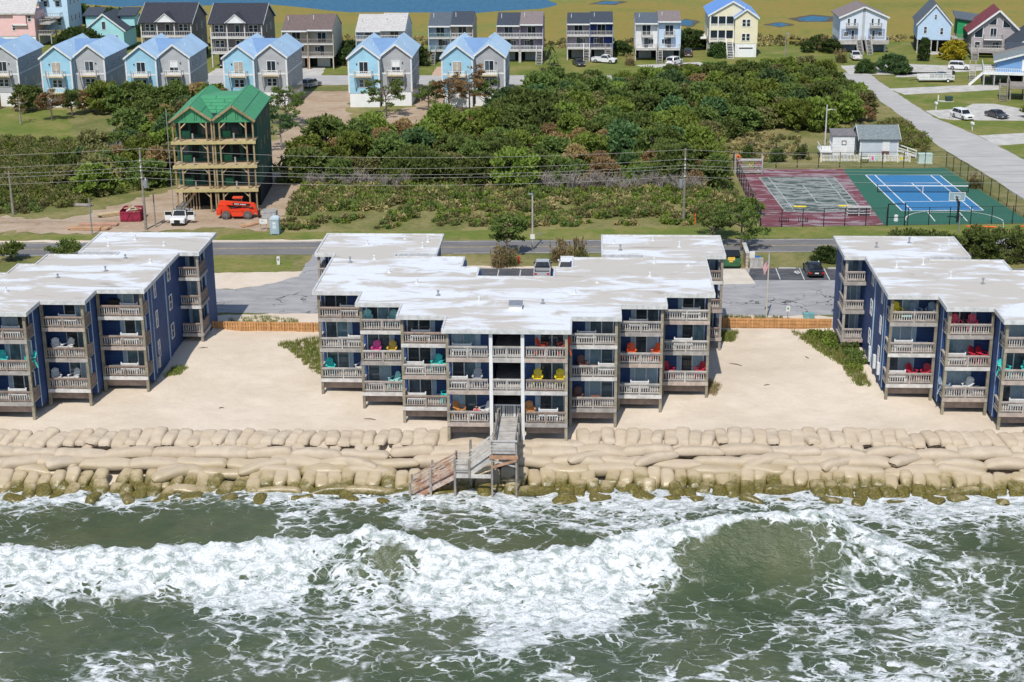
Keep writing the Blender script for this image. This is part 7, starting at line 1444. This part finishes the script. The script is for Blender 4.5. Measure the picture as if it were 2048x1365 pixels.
for x, y in scatter(thick, 2.75, 292, vr2):
    nb = float(fbm(x, y, 9, .07)); q = vr2.random(); front = y < 203
    wh = 'behind the bare grey brush' if y < 208 else 'beside the dirt lot and duplexes' if x < -16 and y > 216 else 'toward the marsh townhouses' if y > 262 and x < 24 else 'beside the pale side street' if x > 33 else 'behind the courts' if x > 17 else 'in the heart of the thicket'
    if nb > .56 and q < .45: tree(x, y, vr2.choice(cr_b), 'brown dying tree of the dense thicket ' + wh, 'tree', 'brown trees ' + wh, .95, 'brown_tree')
    elif q < .24: tree(x, y, vr2.choice(cr_o), 'olive rounded shrub of the dense thicket ' + wh, 'shrub', 'olive shrubs ' + wh, 1.0, 'wax_myrtle')
    else: tree(x, y, vr2.choice(cr_g), 'bushy green cedar of the dense thicket ' + wh, 'tree', 'green cedars ' + wh, (1.2 if front else 1.12 if y < 235 else 1.3 if y < 262 and x < 38 else 1.0))
# bare grey brush along the seaward edge of the thicket
def brush(seed):
    r = random.Random(seed); mb = MB()
    for i in range(46):
        a = r.uniform(0, 6.283); L = r.uniform(1.6, 3.0); s = r.uniform(.15, .75); b = Vector((r.uniform(-.6, .6), r.uniform(-.4, .4), 0)); m = b + Vector((math.cos(a) * s * L * .3, math.sin(a) * s * L * .3, L * .55)); e = m + Vector((math.cos(a + r.uniform(-1, 1)) * s * L * .6, math.sin(a) * s * L * .6, L * .45 * r.uniform(.3, 1)))
        mb.tube([b, m, e], [.05, .035, .01], 4, False)
        for k in range(3): d = m.lerp(e, r.uniform(0, .8)); mb.tube([d, d + Vector((r.uniform(-.5, .5), r.uniform(-.5, .5), r.uniform(-.1, .6)))], [.02, .006], 3, False)
    return mb.mesh('branches', greybark)
br_m = [brush(i) for i in range(4)]
for i in range(34):
    x = -21 + i * 1.05 + vr2.uniform(-.4, .4); y = 196.2 + vr2.uniform(-1.6, 1.6)
    if i < 9: x = -36 + i * 1.6; y = 198 + vr2.uniform(-.8, .6)
    o = ob('bare_brush', vr2.choice(br_m), None, (x, y, 0), vr2.uniform(0, 6.28), vr2.uniform(.75, 1.15)); tag(o, 'bare grey leafless bush along the front edge of the thicket', 'bush', 'bare grey bushes')
for x, y in ((-66.5, 235), (-64, 212), (-67, 216)): tag(ob('bare_brush', vr2.choice(br_m), None, (x, y, 0), vr2.uniform(0, 6), 1.4), 'bare grey branching bush among the shrubs by the sloping lawn', 'bush', 'bare bushes by the lawn')
# left-hand scrub and the trees before the duplexes
left = [(-69, 232), (-72, 240), (-64, 246), (-57, 240), (-52.5, 225), (-53, 205), (-55, 199), (-62, 193), (-69, 196), (-70, 215)]
for x, y in scatter(left, 2.7, 46, vr2):
    q = vr2.random()
    if q < .2: tree(x, y, vr2.choice(cr_b), 'brown shrub in the scrub beside the unfinished house', 'shrub', 'brown scrub shrubs', 1.05, 'brown_shrub')
    elif q < .5: tree(x, y, vr2.choice(cr_o), 'rounded olive shrub in the scrub beside the unfinished house', 'shrub', 'olive scrub shrubs', 1.15, 'wax_myrtle')
    else: tree(x, y, vr2.choice(cr_g), 'green cedar in the scrub beside the unfinished house', 'tree', 'scrub cedars', 1.1)
for x, y, k, s in ((-76, 249, 'g', 1.35), (-72.5, 250, 'g', 1.45), (-69, 249, 'g', 1.4), (-66, 250, 'g', 1.3), (-62.5, 250.5, 'b', 1.3), (-60.5, 249, 'g', 1.4), (-78.5, 250.5, 'g', 1.5), (-80.5, 251, 'b', 1.2), (-91.5, 252, 'g', 1.25), (-58.5, 248, 'b', 1.0)):
    tree(x, y, vr2.choice(cr_g if k == 'g' else cr_b), ('tall green cedar' if k == 'g' else 'rusty brown tree') + ' in front of the blue and grey duplexes', 'tree', 'trees before the duplexes ' + k, s, 'cedar_tree' if k == 'g' else 'brown_tree')
# open pines with visible limbs
def pine_tree(x, y, seed, h, spread, mat, lab, bark=None, n=15, cl=26, cs=.55):
    r = T('pine_tree', lab, 'tree', (x, y, 0)); me, ends = limbs(seed, h, .16, spread, n, bark or barkm); ob('trunk', me, r); rr = np.random.RandomState(seed); pts = []
    for e in ends:
        for k in range(3): pts.append((e.x + rr.normal(scale=.35), e.y + rr.normal(scale=.35), e.z + rr.uniform(-.1, .35)))
    v = leaves(rr, pts, (cs, cs, cs * .35), cl, .14); ob('crown', np_mesh('crown', v, qf(v), mat), r); return r
pine_tree(-32.3, 247.5, 3, 4.2, 3.4, LM, 'spreading pine with visible limbs before the white duplex base', n=22); pine_tree(-26.2, 252.5, 5, 3.6, 2.0, LM, 'slim pine in the dirt gap between two duplexes'); pine_tree(-22.8, 252, 7, 5.0, 2.6, LBr, 'rusty tree with bare trunk beside the last duplex', n=18); pine_tree(-19.4, 250, 9, 6.3, 2.6, LBr, 'tall rusty tree before the last duplex', n=20); pine_tree(-16.8, 250.5, 11, 4.6, 2.2, LM, 'green pine beside the tall rusty tree', n=18)
pine_tree(-44.2, 222, 13, 5.2, 2.8, LB, 'blue-green pine with bare lower limbs beside the unfinished house', greybark, 20); pine_tree(-47, 240, 15, 4.8, 3.0, LM, 'bushy pine on the dirt lot behind the green roof', n=24); pine_tree(-88.6, 241, 17, 4.2, 1.0, LBr, 'small nearly leafless tree on the lawn', greybark, 9, 3); pine_tree(-84.5, 243.5, 19, 3.8, 2.4, LBr, 'rusty crowned tree standing on the lawn', barkm, 16); pine_tree(-82.5, 247.5, 21, 3.2, 1.8, LM, 'green pine behind the rusty lawn tree', n=18)
pine_tree(-9.2, 166.0, 23, 3.6, 1.7, LM, 'roadside pine leaning over the verge', barkm, 20, 34, .5); pine_tree(16.4, 169.2, 25, 4.2, 2.6, LM, 'windswept pine beside the green dumpster', barkm, 16, 28); pine_tree(13.6, 174.5, 26, 2.0, 2.4, LM, 'low spreading pine across the beach road', barkm, 18, 34)
pine_tree(-62.5, 162.8, 27, 1.2, 1.0, LM, 'low dark shrubby pine behind the condominium roof', barkm, 14, 34); pine_tree(-56.5, 163.4, 28, 1.5, 1.2, LM, 'dark shrubby pine on the roadside verge', barkm, 14, 34)
# specimen shrubs and trees round the houses
def blob(x, y, me, lab, sc, name='shrub', cat='shrub'):
    return tree(x, y, me, lab, cat, None, sc, name)
rb = crown(100, 1.0, 1.25, .15, 46, LG, 60, .11, .32, .8); yb = crown(101, 1.7, 2.2, .3, 70, LY, 60, .13, .45, .8); db = crown(102, 1.5, 2.0, .2, 60, LD, 60, .13, .45, .8); col_ = crown(103, 1.7, 4.6, .2, 90, LD, 50, .16, .5, .8); big = crown(104, 3.6, 3.4, .4, 130, LB, 60, .2, .7, .6)
blob(19.0, 184.6, rb, 'small round clipped bush outside the court corner', 1.15); blob(68.6, 308, yb, 'bright yellow-green rounded bush', 1.15); blob(24.4, 310.3, db, 'dark rounded bush at the foot of the yellow house stairs', 1.1); blob(62.2, 305.5, col_, 'dark columnar evergreen before the light blue house', 1.0, 'evergreen_tree', 'tree'); blob(54.4, 291.5, big, 'broad blue-green tree at the bend of the side street', 1.0, 'spreading_tree', 'tree'); blob(49.2, 291, db, 'dark low bush beside the broad blue-green tree', 1.2); blob(-101.5, 313, crown(105, 4.0, 4.2, .6, 120, LD, 60, .2, .8, .6), 'large dark round tree before the turquoise house', 1.0, 'round_tree', 'tree')
for i, (x, y, s, me) in enumerate(((-112, 346, 1.6, 0), (-106, 344, 1.5, 1), (-101, 342, 1.7, 0), (-96, 340, 1.5, 1), (-90, 336, 1.2, 0), (-75.5, 322, 1.0, 1), (-61.5, 312, 1.0, 0), (-59.5, 306, 1.0, 1), (-46.5, 300, 1.0, 0), (-46.0, 305, 1.1, 1), (-33.8, 304, 1.1, 0), (-33.2, 299, .8, 1), (44.5, 320, 1.2, 0), (46.5, 316, 1.1, 1), (42, 317, .9, 0), (19.3, 321, 1.1, 1), (5.4, 318, .9, 0), (6.2, 312, .7, 1))):
    blob(x, y, cr_d[me], f'dark bushy tree standing {("behind the pink house", "behind the pale blue house", "behind the turquoise house", "beside the turquoise house", "beside the sound", "beside the charcoal roofed house", "between charcoal and brown roofs", "left of the brown roofed townhouse", "beside brick garage piers", "behind the white roofed townhouse", "beside the light blue townhouse half", "under the palm", "beside the marsh pampas", "behind the marsh pampas", "at the marsh edge", "by the slide beside the yellow house", "between the lilac and white townhouses", "low between two townhouses")[i]}', s, 'bushy_tree', 'tree')
for x, y, lab in ((21.3, 215.5, 'small round cedar nearest the storage rack behind court fence'), (25.2, 214.8, 'small dark cedar behind the middle of the court fence'), (28.6, 216.5, 'small cedar beside the white cabin')): blob(x, y, crown(int(x * 10), .95, 1.7, .1, 40, LM, 50, .12, .32, .8), lab, 1.0)
for x, y, s, lab in ((25.0, 164.6, .75, 'round dark bush at the corner of the shrub condominium'), (67.8, 247, 1.3, 'green bush at the foot of the wooden deck')): blob(x, y, db if s < 1.2 else rb, lab, s)
# palms
def palm(x, y, h, lab):
    r = T('palm_tree', lab, 'tree', (x, y, 0)); P('trunk', MB().tube([(0, 0, 0), (.05, 0, h * .5), (0, 0, h)], [.2, .17, .15], 8), barkm, r); rr = random.Random(int(x * 7)); mb = MB()
    for i in range(26):
        a = i * 2.4; el = rr.uniform(-.5, 1.1); L = rr.uniform(1.1, 1.6); pts = [(math.cos(a) * L * t * math.cos(el), math.sin(a) * L * t * math.cos(el), h + L * t * math.sin(el) - .9 * t * t) for t in (0, .4, .75, 1)]
        for p, q, w in zip(pts, pts[1:], (.12, .28, .14)): n_ = Vector((-math.sin(a), math.cos(a), 0)) * w; mb.quad(Vector(p) - n_ * .6, Vector(p) + n_ * .6, Vector(q) + n_ * .7, Vector(q) - n_ * .7)
    P('fronds', mb, LM, r); return r
palm(-8.0, 300, 3.4, 'fan palm between the mauve and lilac townhouses'); palm(-7.2, 298.5, 1.8, 'low palm in front of the fan palm'); palm(-31.8, 300, 3.0, 'slim palm beside the light blue townhouse half'); palm(-33.6, 297, 5.0, 'tall shaggy palm by the white roofed townhouse')
# pampas grass
def pampas(x, y, s, lab, seed, plume=True):
    rr = np.random.RandomState(seed); n = 420; a = rr.uniform(0, 6.283, n); L = rr.uniform(.7, 1.5, n); sp = rr.uniform(.1, .8, n); b = np.stack([rr.normal(scale=.3, size=n), rr.normal(scale=.25, size=n), np.zeros(n)], 1)
    m = b + np.stack([np.cos(a) * sp * L * .4, np.sin(a) * sp * L * .4, L * .75], 1); e = m + np.stack([np.cos(a) * sp * L * .6, np.sin(a) * sp * L * .6, L * (.3 - sp * .5)], 1); w = np.stack([-np.sin(a), np.cos(a), np.zeros(n)], 1) * .028
    v = np.concatenate([np.stack([b - w, b + w, m + w, m - w], 1), np.stack([m - w, m + w, e + w * .3, e - w * .3], 1)]).reshape(-1, 3)
    r = T('pampas_grass', lab, 'grass', (x, y, 0)); r.scale = (s, s, s); ob('blades', np_mesh('blades', v, qf(v), LT if seed % 2 else LO), r)
    if plume: pc = np.stack([rr.normal(scale=.45, size=22), rr.normal(scale=.3, size=22), rr.uniform(1.2, 1.9, 22)], 1); v = leaves(rr, pc, (.06, .06, .3), 16, .07, 3, 2); ob('plumes', np_mesh('plumes', v, qf(v), LT), r)
for i, (x, y, s, lab) in enumerate(((-9.6, 161.6, 1.15, 'pale pampas clump beside the fire hydrant'), (-8.6, 161.9, 1.0, 'pampas clump right against the fire hydrant'), (-3.3, 163.8, 1.2, 'plumed pampas clump behind the white car'), (-1.4, 164.2, 1.2, 'plumed pampas clump between white car and flat roof'), (-2.4, 163.4, .9, 'low pampas clump behind the parked car'), (-66.5, 160.5, 1.3, 'pampas clump behind the condominium opposite the dumpster'), (-64.6, 161.2, 1.1, 'smaller pampas clump by the dark shrubby pine'), (48.2, 199, 1.0, 'dry grass clump outside the court fence by the street'), (45.4, 318, 1.5, 'plumed pampas by the marsh beside twin stair house'), (46.6, 303, 1.3, 'pale plumed grass clump at the foot of the lawn'), (7.0, 299.5, 1.1, 'plumed grass clump before the white twin townhouse'))): pampas(x, y, s, lab, i + 1)
# hedge behind the shrub condominium
hd = T('hedge', 'long dense green hedge behind the shrub condominium roof', 'hedge', (40.5, 165.2, 0), .03); rr = np.random.RandomState(4); hc = np.stack([rr.uniform(-8.5, 16, 330), rr.uniform(-1.6, 1.6, 330), rr.uniform(.4, 3.2, 330)], 1); v = leaves(rr, hc, (.6, .6, .4), 48, .14); ob('foliage', np_mesh('foliage', v, qf(v), LM), hd); P('stems', MB().box(-8.3, 15.8, -.5, .5, 0, .9), barkm, hd)
# leafy shrubs on the sand beside the end wall, beach grass
rr = np.random.RandomState(8); shc = []
for x, y, s in ((21.0, 138.0, .7), (21.8, 137.2, .8), (22.3, 135.8, .8), (22.7, 134.2, .8), (22.9, 132.6, .75), (23.1, 131.0, .7), (21.4, 135.6, .55), (20.2, 138.9, .45), (22.6, 129.6, .5)):
    k = T('beach_shrub', 'leafy green shrub on the sand beside the navy end wall', 'shrub', (x, y, 0), 0, 'shrubs beside the end wall'); c = np.stack([rr.normal(scale=.55 * s, size=26), rr.normal(scale=.5 * s, size=26), rr.uniform(.15, 1.1, 26) * s], 1); v = leaves(rr, c, (.3, .3, .2), 34, .10); ob('foliage', np_mesh('foliage', v, qf(v), (LG, LM)[int(x * 10) % 2]), k)
    P('stems', MB().tube([(0, 0, -.1), (.1, 0, .5 * s)], [.06, .03], 5).tube([(0, 0, -.1), (-.2, .1, .5 * s)], [.05, .02], 5), barkm, k)
def tufts(name, poly, n, mat, h, lab, rg, z=None, w=.022, spread=.5):
    P_ = np.array(scatter(poly, .12, n, rg)); m = 16; b = np.repeat(P_, m, 0) + rg_np.normal(scale=.12, size=(len(P_) * m, 2)); zz = sand_z(b[:, 0], b[:, 1]) if z is None else np.full(len(b), z)
    a = rg_np.uniform(0, 6.283, len(b)); L = h * rg_np.uniform(.5, 1.2, len(b)); sp = rg_np.uniform(.1, spread, len(b)); b3 = np.stack([b[:, 0], b[:, 1], zz - .02], 1); e = b3 + np.stack([np.cos(a) * sp * L, np.sin(a) * sp * L, L], 1); wv = np.stack([-np.sin(a), np.cos(a), 0 * a], 1) * w
    v = np.stack([b3 - wv, b3 + wv, e + wv * .25, e - wv * .25], 1).reshape(-1, 3); o = ob(name, np_mesh(name, v, qf(v), mat)); tag(o, lab, 'grass', None, 'stuff'); return o
rg_np = np.random.RandomState(12)
tufts('beach_grass', [(-28.5, 135.2), (-23.5, 137.8), (-22.6, 131), (-22.8, 127.2), (-24.0, 128.5), (-26.5, 133)], 300, LGs, .36, 'green beach grass on the sand beside the middle condominium', vr2, None, .03)
tufts('beach_grass', [(18.5, 139.8), (22.5, 136), (23.3, 126), (22.3, 126), (21.5, 131), (19.5, 136.5)], 330, LGs, .40, 'beach grass fringing the shrubs on the sand', vr2, None, .03)
tufts('beach_grass', [(11.8, 139.8), (13.4, 139.2), (12.8, 136.8), (11.9, 137)], 80, LGs, .45, 'tuft of beach grass at the fence corner', vr2); tufts('beach_grass', [(-36.2, 126.4), (-35.2, 127.2), (-34.9, 128.6), (-36.0, 128.4)], 60, LGs, .3, 'small grass tuft on the sand by the plain end wall', vr2); tufts('beach_grass', [(9.9, 127), (10.8, 126), (10.3, 123.5), (9.8, 124)], 40, LT, .35, 'dry grass wisps beside the end bay post', vr2)
tufts('roadside_grass', [(-34.5, 140.4), (-28, 140), (-27.5, 142.5), (-31, 144), (-34.5, 143)], 130, LGs, .25, 'grass on the sand bank behind the orange fence', vr2, .02); tufts('roadside_grass', [(12.4, 143), (19, 142.6), (18, 144.8), (12.6, 145)], 130, LGs, .25, 'grass on the verge behind the flagpole fence', vr2, .02)
# low undergrowth between road and thicket, and round the building site
def under(name, poly, n, mats, hs_, lab, size=.13, k=64, mask=0):
    for m, frac in mats:
        pts = np.array(scatter(poly, .3, int(n * frac), vr2)); pts = pts[fbm(pts[:, 0], pts[:, 1], 83, .3) > mask] if mask else pts; h = hs_(pts[:, 0], pts[:, 1]); r = np.random.RandomState(len(pts)); s = h * r.uniform(.55, 1.2, len(pts))
        c = np.stack([pts[:, 0], pts[:, 1], s * .5], 1); v = leaves(r, c, np.stack([s * .75 + .12, s * .75 + .12, s * .55], 1), k, size); v[:, 2] = np.maximum(v[:, 2], .0); o = ob(name, np_mesh(name, v, qf(v), m)); tag(o, lab, 'undergrowth', None, 'stuff')
ug = [(-36, 176.4), (12, 179.8), (16, 184), (17.5, 196), (0, 196), (-36.5, 199)]
under('undergrowth', ug, 2100, ((LG, .28), (LM, .18), (LO, .34), (LT, .20)), lambda x, y: (.12 + 1.1 * fbm(x, y, 71, .22)) * (.45 + .06 * (y - 177.5).clip(0, 14)) + .08, 'tangled low undergrowth between the beach road and the thicket', .15, 80, .40)
lu = [(-90, 228), (-72, 228), (-69, 212), (-61, 192), (-64, 186.5), (-75, 187), (-90, 192)]
under('undergrowth', lu, 1100, ((LG, .28), (LO, .5), (LM, .22)), lambda x, y: .75 + 0 * x, 'weedy undergrowth on the slope below the lawn')
under('undergrowth', [(-62, 192), (-55, 198), (-53, 206), (-53, 214), (-60, 214), (-70, 196)], 170, ((LM, .6), (LG, .4)), lambda x, y: 1.0 + 0 * x, 'dark undergrowth beside the unfinished house'); under('undergrowth', [(-36.5, 200), (-36.5, 226), (-40.5, 226), (-40.8, 200)], 90, ((LO, .5), (LM, .5)), lambda x, y: .6 + 0 * x, 'undergrowth along the shadowed wall of the unfinished house')
under('undergrowth', [(36, 236), (47, 244), (48.5, 228), (46.5, 221), (43, 224), (36, 228)], 190, ((LO, .6), (LG, .4)), lambda x, y: .85 + 0 * x, 'scrub behind the grey shed along the street'); under('undergrowth', [(19, 214), (30, 216), (30, 232), (20, 234), (18, 225)], 130, ((LT, .5), (LO, .5)), lambda x, y: .45 + 0 * x, 'dry weeds in the clearing behind the courts'); under('undergrowth', [(14, 180), (19, 181), (18.8, 196), (17.3, 196), (15, 184)], 90, ((LT, .35), (LM, .65)), lambda x, y: .5 + 0 * x, 'weeds beside the worn court fence')
under('undergrowth', [(-74, 183), (-67, 184), (-66, 188), (-76, 190)], 60, ((LO, .5), (LM, .5)), lambda x, y: .6 + 0 * x, 'weeds round the shorter pole'); under('marsh_scrub', [(-60, 326), (-20, 322), (30, 324), (46, 326), (62, 330), (100, 326), (100, 336), (40, 338), (-20, 334), (-60, 338)], 420, ((LO, .5), (LT, .5)), lambda x, y: .7 + 0 * x, 'tan scrub along the marsh edge', .2, 40)
under('thicket_understory', thick, 1300, ((LG, .26), (LM, .30), (LO, .28), (LBr, .16)), lambda x, y: 2.1 + 1.2 * (fbm(x, y, 77, .15) - .5), 'tangled understory filling the dense thicket', .15, 60)
